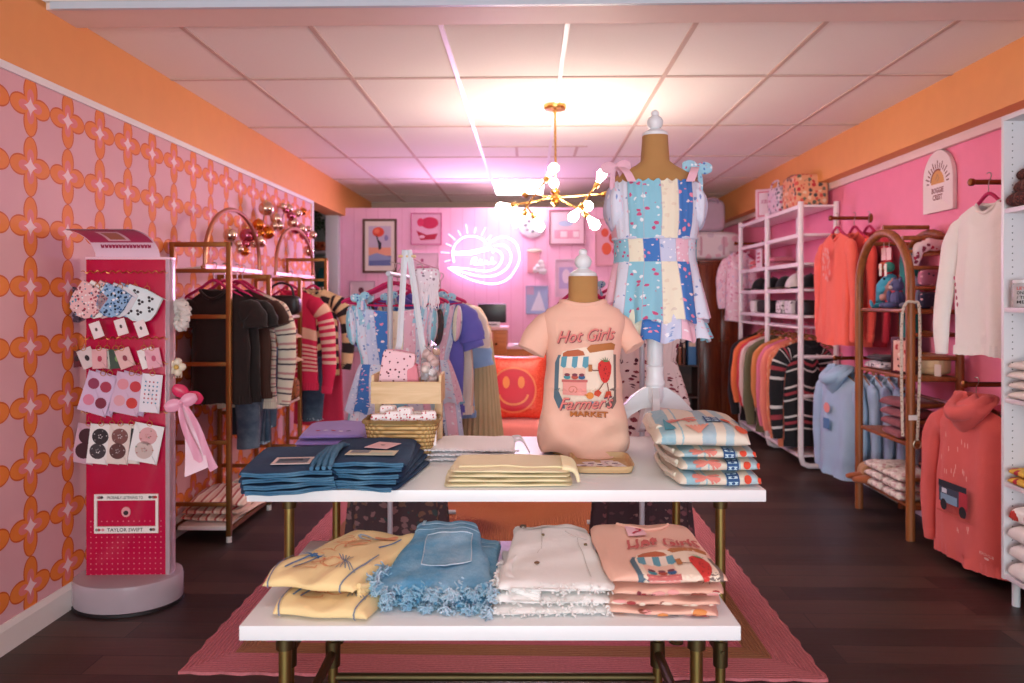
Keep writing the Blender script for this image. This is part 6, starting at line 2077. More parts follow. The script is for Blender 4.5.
# on top of the rack
TOPZ = 2.2275
t = thing('framed_sign', 'white sign with hot pink border standing on top of the white rack', 'sign', (2.36, 7.42, TOPZ), math.radians(-40))
G().box(-.11, .11, -.008, .008, 0, .30).build('frame', plain('#F0C9D4', .4), t, bevel=.002)
G().box(-.085, .085, -.0095, -.008, .03, .275).build('border', plain('#D8285E', .4), t)
G().box(-.075, .075, -.0105, -.0094, .04, .265).build('sheet', plain('#F1DCE4', .5), t)
G().flat2d(text_fit('sale', .11, .05, .3, .01), lambda x, y: (x, -.0112, .16 + y), .2).build('lettering', plain('#C76A94', .5), t, norm=False)
t = thing('fabric_organizer', 'pink and grey floral fabric bag on top of the white rack beside the sign', 'storage bag', (2.40, 6.98, TOPZ))
FO1 = floral('#E3CAD3', ('#8A8AA0', '#C94A72', '#B9A8B8', '#5A5A6A'), 26, .36, 'Object')
G().surf(cush(0, 0, .125, .13, .17, .125, .28), 36, 20, wu=True, capv=True).build('bag_body', FO1, t)
G().tube(smooth_path([(-.11, -.10, .22), (-.10, -.09, .29), (-.09, 0, .31), (-.10, .09, .29), (-.11, .10, .22)], 6), .009, 8).build('handle', FO1, t)
t = thing('fabric_organizer', 'peach floral boxy fabric bag at the near end of the rack top', 'storage bag', (2.42, 6.56, TOPZ))
FO2 = floral('#E5A07A', ('#C8303A', '#6A6A5A', '#E9C9A8', '#4A4A4A', '#D9574A'), 24, .42, 'Object')
G().surf(cush(0, 0, .14, .14, .19, .14, .2), 36, 20, wu=True, capv=True).build('bag_body', FO2, t)
G().tube(smooth_path([(-.12, -.15, .27), (-.12, 0, .285), (-.12, .15, .27)], 6), .006, 6).build('zip', plain('#8A5A44', .5), t)

# ------------------------------------------------------------------ clothes bars on the right wall and what hangs there
def faceout(label, Y, z, x0=2.31):
    t = thing('wall_clothes_bar', label, 'clothes bar', (XRW, Y, z))
    L = XRW - x0
    G().lathe([(.001, .0), (.036, .0), (.036, .006), (.02, .012), (.014, .016)], 20).build('flange', BRASS2, t)
    fl = t.children[0]
    for v in fl.data.vertices:
        v.co = Vector((-v.co.z, v.co.y, v.co.x))
    G().tube([(-.005, 0, 0), (-L, 0, 0)], .0135, 12).build('bar', BRASS2, t)
    G().tube([(-L + .005, 0, 0), (-L - .004, 0, 0), (-L - .02, 0, 0), (-L - .026, 0, 0)], [.0135, .02, .02, .012], 12).build('end_cap', BRASS2, t)
    return t
BRASS2 = metal('#8A5A34', .35)
R90 = -PI / 2
faceout('dark brass wall bar carrying the coral sweatshirts', 5.70, 2.05)
CORL = cloth('#F46A58', .05)
for k, x in enumerate((2.345, 2.455, 2.54)):
    lb = ['coral sweatshirt with faded pink front print, foremost on the upper wall bar', 'coral sweatshirt second on the upper wall bar beside the white rack', 'crimson sweatshirt nearest the wall on the upper bar beside the white rack'][k]
    t = garment('hanging_sweatshirt', lb, 'sweatshirt', x, 5.70 - .05 * k, 1.93, R90, [CORL, cloth('#EA5248', .05), cloth('#C22A44', .05)][k], .52, .84, 'long', .80, rib=CORL if k < 2 else None, seed=340 + k, out=.055, dep=.026 if k else .06, pleat=.006 if k else .012, group='coral sweatshirts on the upper bar', rodz=2.066)
    if k == 0:
        g = G(); rd = random.Random(6)
        for i in range(26):
            cx, cz = rd.uniform(-.07, .06), rd.uniform(.48, .74) 
            g.flat2d(poly_tris(ell(cx, cz, rd.uniform(.008, .02), rd.uniform(.008, .024), 8)), lambda a, b: (a, -.078 - .0004 * (i % 5), b), .05)
        g.build('print', plain('#F29C94', .8), t, norm=False)
faceout('lower dark brass wall bar carrying the light blue hoodies', 5.62, .99)
BLUH = cloth('#A3BFDB', .05)
for k, x in enumerate((2.34, 2.432, 2.478, 2.522, 2.564)):
    lb = ['light blue hoodie with small pink and blue print, foremost on the low wall bar', 'light blue hoodie second on the low wall bar', 'light blue hoodie third on the low wall bar', 'light blue hoodie fourth on the low wall bar', 'light blue hoodie nearest the wall on the low wall bar'][k]
    t = garment('hanging_hoodie', lb, 'hoodie', x, 5.62 - .09 * k, .875, R90 + (.12 if k == 0 else 0), BLUH, .50, .76, 'long', .74, hood=(k == 0), seed=350 + k, out=.05, dep=.02 if k else .07, pleat=.005 if k else .012, group='light blue hoodies on the low bar', rodz=1.006, hmat=WOODH, hlabel='wooden hanger inside the ' + ' '.join(lb.split()[:10]))
    if k == 0:
        g = G()
        g.flat2d(poly_tris(ell(-.04, .50, .045, .04, 9)), lambda a, b: (a, -.089, b), .05)
        g.m = 1
        g.flat2d(poly_tris(rect(-.09, .0, .34, .42)), lambda a, b: (a, -.090, b), .05)
        g.build('print', [plain('#E5928A', .7), plain('#4A7AA8', .7)], t, norm=False)
faceout('dark brass wall bar carrying the white sweatshirt beside the white bookcase', 3.93, 2.045, 2.325)
WSW = cloth('#F1ECE7', .03)
for k, x in enumerate((2.36, 2.515)):
    lb = ['cream white sweatshirt, foremost on the upper bar beside the white bookcase', 'blush sweatshirt half hidden behind the foremost white one'][k]
    t = garment('hanging_sweatshirt', lb, 'sweatshirt', x, 3.86 - .03 * k, 1.925, R90 + .10, [WSW, cloth('#E3CFC8', .05)][k], .45, .78, 'long', .79, seed=360 + k, out=.055, fwd=.055 if k == 0 else .0, dep=.07 if k == 0 else .03, pleat=.014 if k == 0 else .006, group='pale sweatshirts on the upper bar', rodz=2.061)
    if k == 0:
        g = G()
        for i in range(5):
            g.flat2d(poly_tris(ell(-.13 + .006 * i, .40 - .035 * i, .007, .012, 8)), lambda a, b: (a, -.094, b), .05)
        g.build('embroidery', plain('#B0405A', .6), t, norm=False)
faceout('low dark brass wall bar carrying the salmon hoodie beside the white bookcase', 3.95, .985, 2.30)
SALH = cloth('#D95B55', .05)
for k, x in enumerate((2.345, 2.53)):
    lb = ['salmon hoodie with dark van print on its back, foremost on the low bar', 'crimson hoodie nearest the wall on the low bar beside the bookcase'][k]
    t = garment('hanging_hoodie', lb, 'hoodie', x, 3.94 - .03 * k, .875, R90 + .10, [SALH, cloth('#B92A44', .05)][k], .56 if k == 0 else .46, .82, 'long', .80, hood=(k == 0), seed=370 + k, out=.085, fwd=.02 if k == 0 else .0, dep=.085 if k == 0 else .03, pleat=.014 if k == 0 else .006, group='salmon hoodies on the low bar', rodz=1.001, hmat=metal('#8A7A5A', .35), hlabel='dark metal hanger inside the ' + ' '.join(lb.split()[:9]))
    if k == 0:
        g = G(); rd = random.Random(4)
        def fm(a, b, o=0.0): return (a, -.106 - o, b)
        bx, bz = -.03, .29
        sh = [('#1F2430', rect(bx - .12, bx + .10, bz + .08, bz + .115)), ('#3A4658', rect(bx - .115, bx + .045, bz, bz + .08)), ('#7FA0B8', rect(bx - .10, bx + .03, bz + .0, bz + .045)), ('#B5303A', rect(bx + .045, bx + .11, bz - .005, bz + .085)), ('#D8DCE4', rect(bx - .09, bx - .05, bz + .05, bz + .075)), ('#1A181C', ell(bx - .075, bz - .012, .026, .03)), ('#1A181C', ell(bx + .075, bz - .018, .028, .032)), ('#C9564A', rect(bx - .13, bx + .13, bz - .055, bz - .045))]
        ms = []
        for i, (c_, o_) in enumerate(sh):
            ms.append(plain(c_, .7)); g.m = i
            g.flat2d(poly_tris(o_), lambda a, b, i=i: fm(a, b, .0005 * i), .05)
        ms.append(plain('#E9A59A', .7)); g.m = len(ms) - 1
        for i in range(16):
            cx, cz = rd.uniform(-.14, .10), rd.uniform(.42, .66)
            g.flat2d(stroke([(cx, cz), (cx, cz + .025)], .006), lambda a, b: fm(a, b, .001), .05)
        for i in range(5):
            cx, cz = rd.uniform(-.1, .1), rd.uniform(.14, .2)
            g.flat2d(stroke([(cx, cz), (cx, cz + .02)], .006), lambda a, b: fm(a, b, .001), .05)
        g.build('van_print', ms, t, norm=False)
        g = G()
        g.flat2d(text_fit('BEACH CLUB', .10, .014, 0, .01), lambda a, b: (a + .20, -.095, b + .10), .05)
        g.flat2d(poly_tris(ell(.20, .088, .018, .006)), lambda a, b: (a, -.095, b), .05)
        g.build('small_lettering', plain('#E9B5AC', .7), t, norm=False)
faceout('far dark brass wall bar with the fluffy pink baby jacket', 8.30, 2.05)
t = garment('baby_jacket', 'fluffy pale pink floral jacket hanging by the wardrobe', 'jacket', 2.36, 8.28, 1.95, -.6, floral('#EFC6D4', ('#F6E4EA', '#D98AA8', '#C9B8D8'), 26, .4, 'UV'), .34, .76, 'long', .62, seed=380, out=.05, dep=.11, sq=(1, .5), rodz=2.066)

# ------------------------------------------------------------------ wooden arched rack
WAR = wood('#7A3F1E', '#A8622F', 'z', 1, .45)
WARY = wood('#7A3F1E', '#A8622F', 'y', 1, .45)
ax0, ax1, ay0, ay1 = 2.265, 2.555, 4.455, 5.14
ar = thing('arched_wood_rack', 'dark honey wood rack with two round arches and shelves by the pink wall', 'shelf rack', (0, 0, 0))
for xx, r in ((ax0, .026), (ax1, .024)):
    ym, rh = (ay0 + ay1) / 2, (ay1 - ay0) / 2
    pts = [(xx, ay0, 0), (xx, ay0, .8), (xx, ay0, 1.52)] + [(xx, ym - rh * cos(PI * k / 18), 1.52 + rh * .98 * sin(PI * k / 18)) for k in range(1, 18)] + [(xx, ay1, 1.52), (xx, ay1, .8), (xx, ay1, 0)]
    G().tube(pts, r, 12).build('arch_post', WAR, ar)
for z in (1.352, .95, .55, .185):
    G().box(ax0 + .0, ax1, ay0 + .01, ay1 - .01, z, z + .02).build('shelf_board', WARY, ar, bevel=.003)
    for yy in (ay0, ay1):
        G().tube([(ax0, yy, z + .005), (ax1, yy, z + .005)], .013, 8).build('rung', WAR, ar)
for z in (1.72, 1.62, 1.50, 1.22, 1.08, .80, .70, .36):
    w_ = 0 if z < 1.52 else .5 * (ay1 - ay0) * (1 - math.sqrt(max(0, 1 - ((z - 1.52) / .372) ** 2)))
    G().tube([(ax1, ay0 + w_, z), (ax1, ay1 - w_, z)], .012, 8).build('back_rail', WARY, ar)
    G().tube([(ax0, ay0 + w_, z), (ax1, ay0 + w_, z)], .012, 8).build('rung', WAR, ar)
for k in (5, 9, 13):
    yy, z = (ay0 + ay1) / 2 - .38 * cos(PI * k / 18), 1.52 + .372 * sin(PI * k / 18)
    G().tube([(ax0, yy, z), (ax1, yy, z)], .014, 8).build('top_rail', WAR, ar)

def at_rack(px, py, Y): return P(px, py, Y)
# plush toys
PL = [cloth('#3FA3C0', .1), cloth('#5C5F8E', .1), cloth('#7F7C96', .1)]
q = P(876, 303, 4.98)
t = thing('plush_whale', 'bright blue plush whale with pink belly on the upper rack shelf', 'soft toy', (2.36, 4.97, 1.374), math.radians(-75))
Mx = Matrix.Rotation(math.radians(-48), 3, 'Y')
g = G().ball((0, 0, 0), (.125, .055, .062), 20, fn=lambda a, b: 1)
for v in g.V:
    k = max(0, v.x / .125)
    v.y *= 1 - .75 * max(0, -v.x / .125) ; v.z *= 1 - .7 * max(0, -v.x / .125)
g.V = [Mx @ v + Vector((0, 0, .125)) for v in g.V]
g.build('body', PL[0], t)
for sy in (-1, 1):
    g = G().ball((0, 0, 0), (.045, .010, .022), 10)
    R2 = Matrix.Rotation(sy * .6, 3, 'Z')
    g.V = [Mx @ (R2 @ v + Vector((-.135, sy * .028, 0))) + Vector((0, 0, .125)) for v in g.V]
    g.build('tail_fluke', PL[0], t)
    g = G().ball((0, 0, 0), (.038, .008, .018), 10)
    g.V = [Mx @ (Matrix.Rotation(.5, 3, 'Y') @ v + Vector((.02, sy * .058, -.03))) + Vector((0, 0, .125)) for v in g.V]
    g.build('fin', PL[0], t)
    G().ball(Mx @ Vector((.08, sy * .043, .012)) + Vector((0, 0, .125)), .008, 8).build('eye', plain('#141418', .2), t)
g = G().ball((0, 0, 0), (.10, .046, .045), 14)
g.V = [Mx @ (v + Vector((.022, 0, -.022))) + Vector((0, 0, .125)) for v in g.V]
g.build('belly', cloth('#E3A9A0', .08), t)
for k, (yy, x, m, lb) in enumerate(((4.80, 2.36, PL[1], 'dusky purple plush bear sitting beside the blue whale'), (4.66, 2.42, PL[2], 'grey plush bear at the near end of the upper rack shelf'))):
    t = thing('plush_bear', lb, 'soft toy', (x, yy, 1.374), R90)
    G().ball((0, 0, .06), (.05, .045, .06), 14).build('body', m, t)
    h_ = G().ball((0, -.005, .145), (.045, .042, .042), 14).build('head', m, t)
    for sx in (-1, 1):
        G().ball((sx * .034, 0, .185), (.016, .010, .018), 8).build('ear', m, h_)
        G().ball((sx * .05, -.03, .075), (.018, .018, .042), 8).build('arm', m, t)
        G().ball((sx * .032, -.06, .02), (.022, .045, .02), 10).build('foot', m, t)
        G().ball((sx * .016, -.042, .152), .005, 6).build('eye', plain('#141418', .2), h_)
    G().ball((0, -.042, .135), (.018, .014, .013), 8).build('muzzle', cloth('#D9C6C2', .05), h_)
    G().tube([(.03 * cos(a * .5), -.005 + .03 * sin(a * .5), .108) for a in range(13)], .006, 6).build('neck_ribbon', cloth('#C23A54', .05), t)
for k, (px, py, col, lb) in enumerate(((874, 267, '#EE6A50', 'coral bath ball hanging on a card from the upper rack rail'), (890, 267, '#3FA08C', 'sea-green bath ball hanging on a card from the upper rack rail'))):
    q = P(px, py, 4.92 - .07 * k)
    t = thing('carded_ball', lb, 'ball', (2.33, q.y, q.z), R90)
    G().ball((0, 0, 0), .034, 16).build('ball', plain(col, .5, .06), t)
    G().box(-.03, .03, -.003, 0, .045, .125).build('backing_card', plain('#E6B8B4', .5), t, smooth=False)
    G().box(.005, .035, -.034, -.031, -.06, .02).build('label', plain('#E6DCC8', .5), t, smooth=False)
    G().tube([(0, 0, .12), (0, .0, .16)], .002, 5).build('string', plain('#D9CFC8', .6), t)
t = garment('teal_cloth', 'teal cloth garment hanging inside the arched wood rack', 'garment', 2.515, 4.97, 1.78, R90, cloth('#1F8A88', .08), .22, .74, 'dress', seed=400, dep=.03, open_neck=False, hang=False)
# boxed picture, knit, bag, folded things, strap
t = thing('picture_box', 'dark framed box with pink flower picture on the middle rack shelf', 'picture box', (2.33, 4.655, .9715), math.radians(-70))
G().box(-.075, .075, -.03, .03, 0, .225).build('box', plain('#4A1420', .35), t, bevel=.003)
G().box(-.055, .055, -.032, -.03, .015, .205).build('picture', floral('#E9B4A8', ('#C8404A', '#5A2A2A', '#F0DCCF'), 30, .42, 'Object'), t)
G().flat2d(text_fit('GGR', .06, .02, 0, .01), lambda x, y: (x, -.0326, .19 + y), .1).build('lettering', plain('#F2D9D2', .5), t, norm=False)
fold_item('knit_blanket', 'grey and white knitted blanket folded on the middle rack shelf', 'blanket', 2.40, 4.97, .972, .24, .26, .055, floral('#D9CDD2', ('#5A4A58', '#8A7A86'), 40, .4, 'Object'), R90 - TH, None, 410, wob=.003)
fold_item('knit_blanket', 'dark folded cloth on top of the knitted blanket', 'cloth', 2.40, 4.97, 1.031, .22, .24, .03, cloth('#3A2A34', .08), R90 - TH, None, 411, wob=.003)
t = thing('beige_bag', 'beige roll-top bag with tags on the middle rack shelf by the wall', 'handbag', (2.47, 4.60, .9715), R90 + .5)
G().surf(cush(0, 0, .06, .10, .06, .06, .5), 28, 16, wu=True, capv=True).build('bag_body', plain('#D9B98E', .55, .05), t)
G().surf(cush(.0, -.045, .075, .085, .02, .035, .5), 20, 10, wu=True, capv=True).build('front_flap', plain('#E3C49C', .55, .05), t)
G().box(.06, .10, -.07, -.066, .0, .07).build('tag', plain('#E9D3CC', .5), t, smooth=False)
t = thing('pink_scarf', 'pink and white scarf draped on the upper rungs of the arched rack', 'scarf', (2.43, 4.52, 1.732))
G().tube(smooth_path([(-.11, 0, -.10), (-.09, -.02, .0), (-.03, -.01, .025), (.05, -.01, .02), (.10, -.02, -.04)], 6), [.02, .035, .04, .035, .02], 12, wob=lambda a, b: 1 + .12 * sin(b * 23 + a * 9)).build('scarf_roll', floral('#E7C9CC', ('#C8304E', '#8A2A44'), 30, .35, 'Object'), t)
for k, (z, c_, lb) in enumerate(((1.50, '#B9708A', 'mauve pouch hanging on the near side of the arched rack, higher one'), (1.40, '#33304A', 'dark indigo cloth bundle at the near side of the upper rack shelf'))):
    pouch('cloth_bundle', lb, 'pouch', (2.45, 4.56, 1.374 if k else 1.512), .16, .07, .10, floral(c_, ('#E3A9B4', '#4A3A54'), 40, .3, 'Object'), 0, 0, None, '#6A4A54', .5)
for k in range(4):
    fold_item('mauve_tee', ['mauve tee at the very bottom of the rack pile on the third shelf', 'mauve tee second from the bottom of the rack pile', 'mauve tee third from the bottom of the rack pile with paper tag', 'mauve tee on top of the rack pile on the third shelf'][k], 'folded t-shirt', 2.39, 4.72, .5715 + .062 * k, .28, .24, .056, cloth('#8E4A52', .07), R90 - TH + .06 * (k - 1.5), 'mauve tees in the arched rack', 420 + k, wob=.003, crown=.2)
CPT = floral('#DCCFC4', ('#B9A89E', '#C99A9A', '#EEE6DE'), 32, .4, 'Object')
for k in range(6):
    c2 = k // 3
    fold_item('patterned_pajamas', ['cream patterned pajamas at the bottom of the far pile on the lowest rack shelf', 'cream patterned pajamas in the middle of the far pile on the lowest rack shelf', 'cream patterned pajamas on top of the far pile on the lowest rack shelf', 'cream patterned pajamas at the bottom of the near pile on the lowest rack shelf', 'cream patterned pajamas in the middle of the near pile on the lowest rack shelf', 'cream patterned pajamas on top of the near pile on the lowest rack shelf'][k], 'folded pajamas', 2.37, 4.89 - .245 * c2, .2065 + .058 * (k % 3), .23, .28, .053, CPT, R90 - TH, 'patterned pajamas in the arched rack', 430 + k, wob=.003, crown=.2)
fold_item('tan_slippers_bag', 'tan folded bag at the far end of the lowest rack shelf', 'bag', 2.38, 5.08, .2065, .10, .28, .13, cloth('#B98A62', .07), R90 - TH, None, 440, wob=.003, crown=.2)
for k in range(2):
    t = thing('suede_slipper', ['orange-brown suede slipper poking out under the tan bag', 'second orange-brown suede slipper nearer the pajamas'][k], 'slipper', (2.30 - .03, 5.07 - .10 * k, .2065), R90)
    G().surf(lambda u, v: Vector((.04 * sin(PI * (v * .9 + .05)) ** .5 * cos(2 * PI * u), -.12 + .22 * v, .03 + .028 * sin(2 * PI * u) * sin(PI * (v * .92 + .04)) ** .4)), 20, 14, wu=True, capv=True).build('slipper_body', cloth('#A85A34', .08), t)
    G().ball((0, .06, .045), (.028, .045, .014), 10).build('lining', cloth('#D9BFA4', .08), t)
t = thing('woven_strap', 'cream woven strap with clasp looped over the near post of the arched rack', 'strap', (2.235, 4.445, 0))
G().tube(smooth_path([(-.02, .0, .62), (-.022, .01, .95), (-.02, .01, 1.30), (-.006, -.005, 1.405), (.03, -.03, 1.415), (.062, -.03, 1.37), (.066, -.025, 1.0), (.06, -.02, .72), (.055, -.02, .60)], 8), .009, 6, flat=.6).build('strap_band', floral('#DCCBB8', ('#A88A72',), 60, .3, 'Object'), t)
G().tube([(.055 + .022 * cos(a * .45), -.02, .575 + .026 * sin(a * .45)) for a in range(14)], .004, 6, closed=True).build('clasp', metal('#C9B8A0', .3), t)
G().box(.0, .05, -.03, -.027, .72, .75).build('tag', plain('#E6DCD6', .5), t, smooth=False)

# ------------------------------------------------------------------ arched plaque on the wall
t = thing('arched_plaque', 'white arched wall plaque with golden sun and brown lettering', 'wall sign', (XRW, 4.73, 1.985))
hw = .17
ol = [(-hw, 0), (hw, 0), (hw, .20)] + [(hw * cos(PI * k / 20), .20 + .185 * sin(PI * k / 20)) for k in range(1, 20)] + [(-hw, .20)]
pl = lambda x, y, z: Vector((-.004 - z, -x, y))
G().prism(ol, .022, pl).build('plaque', plain('#F2E4E0', .5, .02), t, bevel=.002)
pm = lambda x, y: pl(x, y, .0228)
G().flat2d(poly_tris(ell(0, .175, .075, .085, 20, 0, PI)), pm, .1).build('sun', plain('#DFA14A', .5), t, norm=False)
G().flat2d(stroke(ell(0, .175, .080, .09, 14, PI * .35, PI * .95), .012), lambda x, y: pl(x, y, .0234), .1).build('sun_edge', plain('#8A3A20', .5), t, norm=False)
g = G()
for k in range(15):
    a = PI * (k + .5) / 15
    r0, r1 = .098, .128 + .016 * (k % 2)
    g.flat2d(stroke([(r0 * cos(a), .172 + r0 * 1.05 * sin(a)), (r1 * cos(a), .172 + r1 * 1.05 * sin(a))], .009), pm, .1)
g.build('sun_rays', plain('#7A3A22', .5), t, norm=False)
for s_, z in (('BOGGIE', .118), ('CREST', .075)):
    G().flat2d(text_fit(s_, .135 if z > .1 else .11, .034, 0, .03), lambda x, y: pm(x, y + z), .1).build('lettering', plain('#8A3A28', .5), t, norm=False)
G().flat2d(stroke([(-.02, .2), (0, .235), (.015, .21), (.0, .19)], .005), lambda x, y: pl(x, y, .0236), .1).build('sun_motif', plain('#A87A50', .5), t, norm=False)

# ------------------------------------------------------------------ white bookcase at the right edge
M_BC = plain('#E6E3E6', .4, .02)
bx0, bx1, by0, by1 = 2.225, 2.585, 2.66, 3.545
bc = thing('white_bookcase', 'tall white bookcase with peg holes on short legs at the right edge', 'bookcase', (0, 0, 0))
def m_pegh():
    n = NT('white_panel_with_peg_holes')
    x, y, z = n.xyz(n.coord('Object'))
    fz = n.m('SUBTRACT', n.m('FRACT', n.m('DIVIDE', z, .032)), .5)
    d = n.m('SQRT', n.m('ADD', n.m('POWER', n.m('MULTIPLY', fz, .032), 2), n.m('POWER', n.m('SUBTRACT', x, bx0 + .04), 2)))
    return n.done(n.mix(n.m('LESS_THAN', d, .0032), hexc('#E6E3E6'), hexc('#5A5658')), .4)
for yy, m in ((by1 - .02, m_pegh()), (by0, m_pegh())):
    G().box(bx0, bx1, yy, yy + .02, .12, 2.29).build('side_panel', m, bc, bevel=.0015)
G().box(bx1 - .006, bx1, by0, by1, .12, 2.29).build('back_panel', M_BC, bc)
G().box(bx0, bx1, by0 + .02, by1 - .02, 2.268, 2.288).build('top_panel', M_BC, bc)
SH = (1.835, 1.372, .95, .557, .125)
for z in SH:
    G().box(bx0 + .002, bx1 - .006, by0 + .02, by1 - .02, z, z + .022).build('shelf_board', M_BC, bc, bevel=.0015)
for x in (bx0 + .05, bx1 - .05):
    for yy in (by0 + .03, by1 - .03):
        G().tube([(x, yy, 0), (x, yy, .12)], .017, 12).build('leg', plain('#D8D8DA', .35), bc)
# dark rolls
z0 = SH[0] + .0225
k = 0
lbs = ['dark brown speckled roll at the bottom left of the bookcase pile', 'dark brown speckled roll in the bottom middle of the bookcase pile', 'dark brown speckled roll at the bottom back of the bookcase pile', 'dark brown speckled roll at the left of the second layer', 'dark brown speckled roll at the right of the second layer', 'dark brown speckled roll on the very top of the bookcase pile']
for row, n_ in enumerate((3, 2, 1)):
    for i in range(n_):
        t = thing('velvet_roll', lbs[k], 'rolled cloth', (2.238 + .07 * i + .035 * row, 3.415, z0 + row * .060), .12 * (k % 3 - 1), 'dark rolls in the bookcase')
        G().tube(smooth_path([(0, -.10, .034), (.003, -.03, .034), (-.002, .04, .034), (0, .10, .034)], 4), [.022, .034, .034, .022], 12, wob=lambda a, b: 1 + .06 * sin(b * 31)).build('roll', floral('#4A211C', ('#7A3A2C', '#2A1210'), 90, .4, 'Object'), t)
        G().tube([(.0345 * cos(a * .5), 0, .034 + .0345 * sin(a * .5)) for a in range(13)], .003, 5).build('tie', plain('#6A3A30', .6), t)
        k += 1
t = thing('printed_jar', 'clear cylinder jar printed with red and black words in the bookcase', 'jar', (2.264, 3.455, SH[1] + .0225))
G().lathe([(.001, .002), (.040, .0), (.042, .004), (.042, .10), (.034, .112)], 28, cap=False).build('jar_body', acrylic('#F3EEEE', .6, .1), t)
G().lathe([(.036, .112), (.038, .114), (.038, .126), (.02, .130), (.001, .130)], 24).build('lid', plain('#E9E4E4', .3), t)
G().lathe([(.001, .006), (.0385, .004), (.0395, .008), (.0395, .085), (.001, .09)], 24).build('contents', plain('#E3DCD8', .6), t)
jm = lambda x, y: (.0432 * sin(x / .0432 - .5), -.0432 * cos(x / .0432 - .5), y)
for i, (s_, c_) in enumerate((("LET'S", '#C8303A'), ('ONE C', '#1A181A'), ('/ THE', '#1A181A'), ('MEM', '#1A181A'))):
    G().flat2d(text_fit(s_, .05, .014, 0, .02), lambda x, y: jm(x, y + .082 - .021 * i), .01).build('lettering', plain(c_, .5), t, norm=False)
def shelf_stack(z, n, h, mats, labels, seed, grp, w=.26, d=.30, x=2.362, y=3.365):
    for i in range(n):
        fold_item('folded_tee', labels[i], 'folded t-shirt', x + .006 * (i % 2), y, z + .023 + (h + .003) * i, w, d, h, mats[i], R90 - TH, grp, seed + i, wob=.002, crown=.15)
FW = floral('#EDE6DC', ('#C8402F', '#3A3430', '#D98A4A'), 14, .26, 'Object')
shelf_stack(SH[2], 4, .042, [FW, cloth('#E6DCD2', .04), cloth('#E9E2DA', .04), FW], ['cream tee with coloured print at the bottom of the middle bookcase shelf', 'plain cream tee second from the bottom of the middle bookcase shelf', 'off-white tee third from the bottom of the middle bookcase shelf', 'cream tee with dark print on top of the middle bookcase shelf pile'], 450, 'tees in the bookcase')
YR = floral('#E2B84A', ('#C8402F', '#7A8A3A', '#B5303A'), 20, .36, 'Object')
shelf_stack(SH[3], 2, .038, [YR, YR], ['yellow and red printed tee, lower of the pair in the bookcase', 'yellow and red printed tee, upper of the pair in the bookcase'], 460, 'yellow tees in the bookcase')
SWT = cloth('#EFEAE4', .03)
SWS = floral('#EFEAE4', ('#C83A2E',), 7, .30, 'Object', leaf='#6A8A4A')
shelf_stack(SH[4], 4, .082, [SWT, SWT, SWT, SWS], ['white tee at the very bottom of the lowest bookcase shelf', 'white tee second from the bottom of the lowest bookcase shelf', 'white tee third from the bottom of the lowest bookcase shelf', 'white tee with red fruit print on top of the lowest bookcase shelf'], 470, 'white tees in the bookcase')
# ------------------------------------------------------------------ dress rack behind the table, left
GREY = plain('#B9BCC4', .4, .03)
def straight_rack(name, label, x, y, L, z, rz, w=.42):
    t = thing(name, label, 'clothes rack', (x, y, 0), rz)
    for sy in (-1, 1):
        G().tube([(0, sy * L / 2, .02), (0, sy * L / 2, z)], .0135, 10).build('post', GREY, t)
        G().tube([(-w / 2, sy * L / 2, .022), (w / 2, sy * L / 2, .022)], .014, 10).build('foot', GREY, t)
    G().tube([(0, -L / 2 - .05, z), (0, L / 2 + .05, z)], .013, 10).build('rail', GREY, t)
    G().tube([(0, -L / 2, .04), (0, L / 2, .04)], .011, 10).build('base_bar', GREY, t)
    return t
q = P(408, 290, 4.25)
DX = q.x
straight_rack('dress_rack', 'grey clothes rack of floral dresses behind the left half of the table', DX, 4.3, 1.2, 1.56, 0)
DFL = patchwork((WB, PK, LB, WB, LL, RB, CR_, PK), 40, 16, .04, seed=2)
DFL2 = patchwork((WB, PK, LL, RB, WB, LB), 40, 14, -.06, seed=1)
SHADEF = floral('#4A3A3E', ('#7A5A4A', '#8A6A6A', '#3A4A4A'), 30, .42, 'UV')  # floral cotton with the shade under the table put into its colours
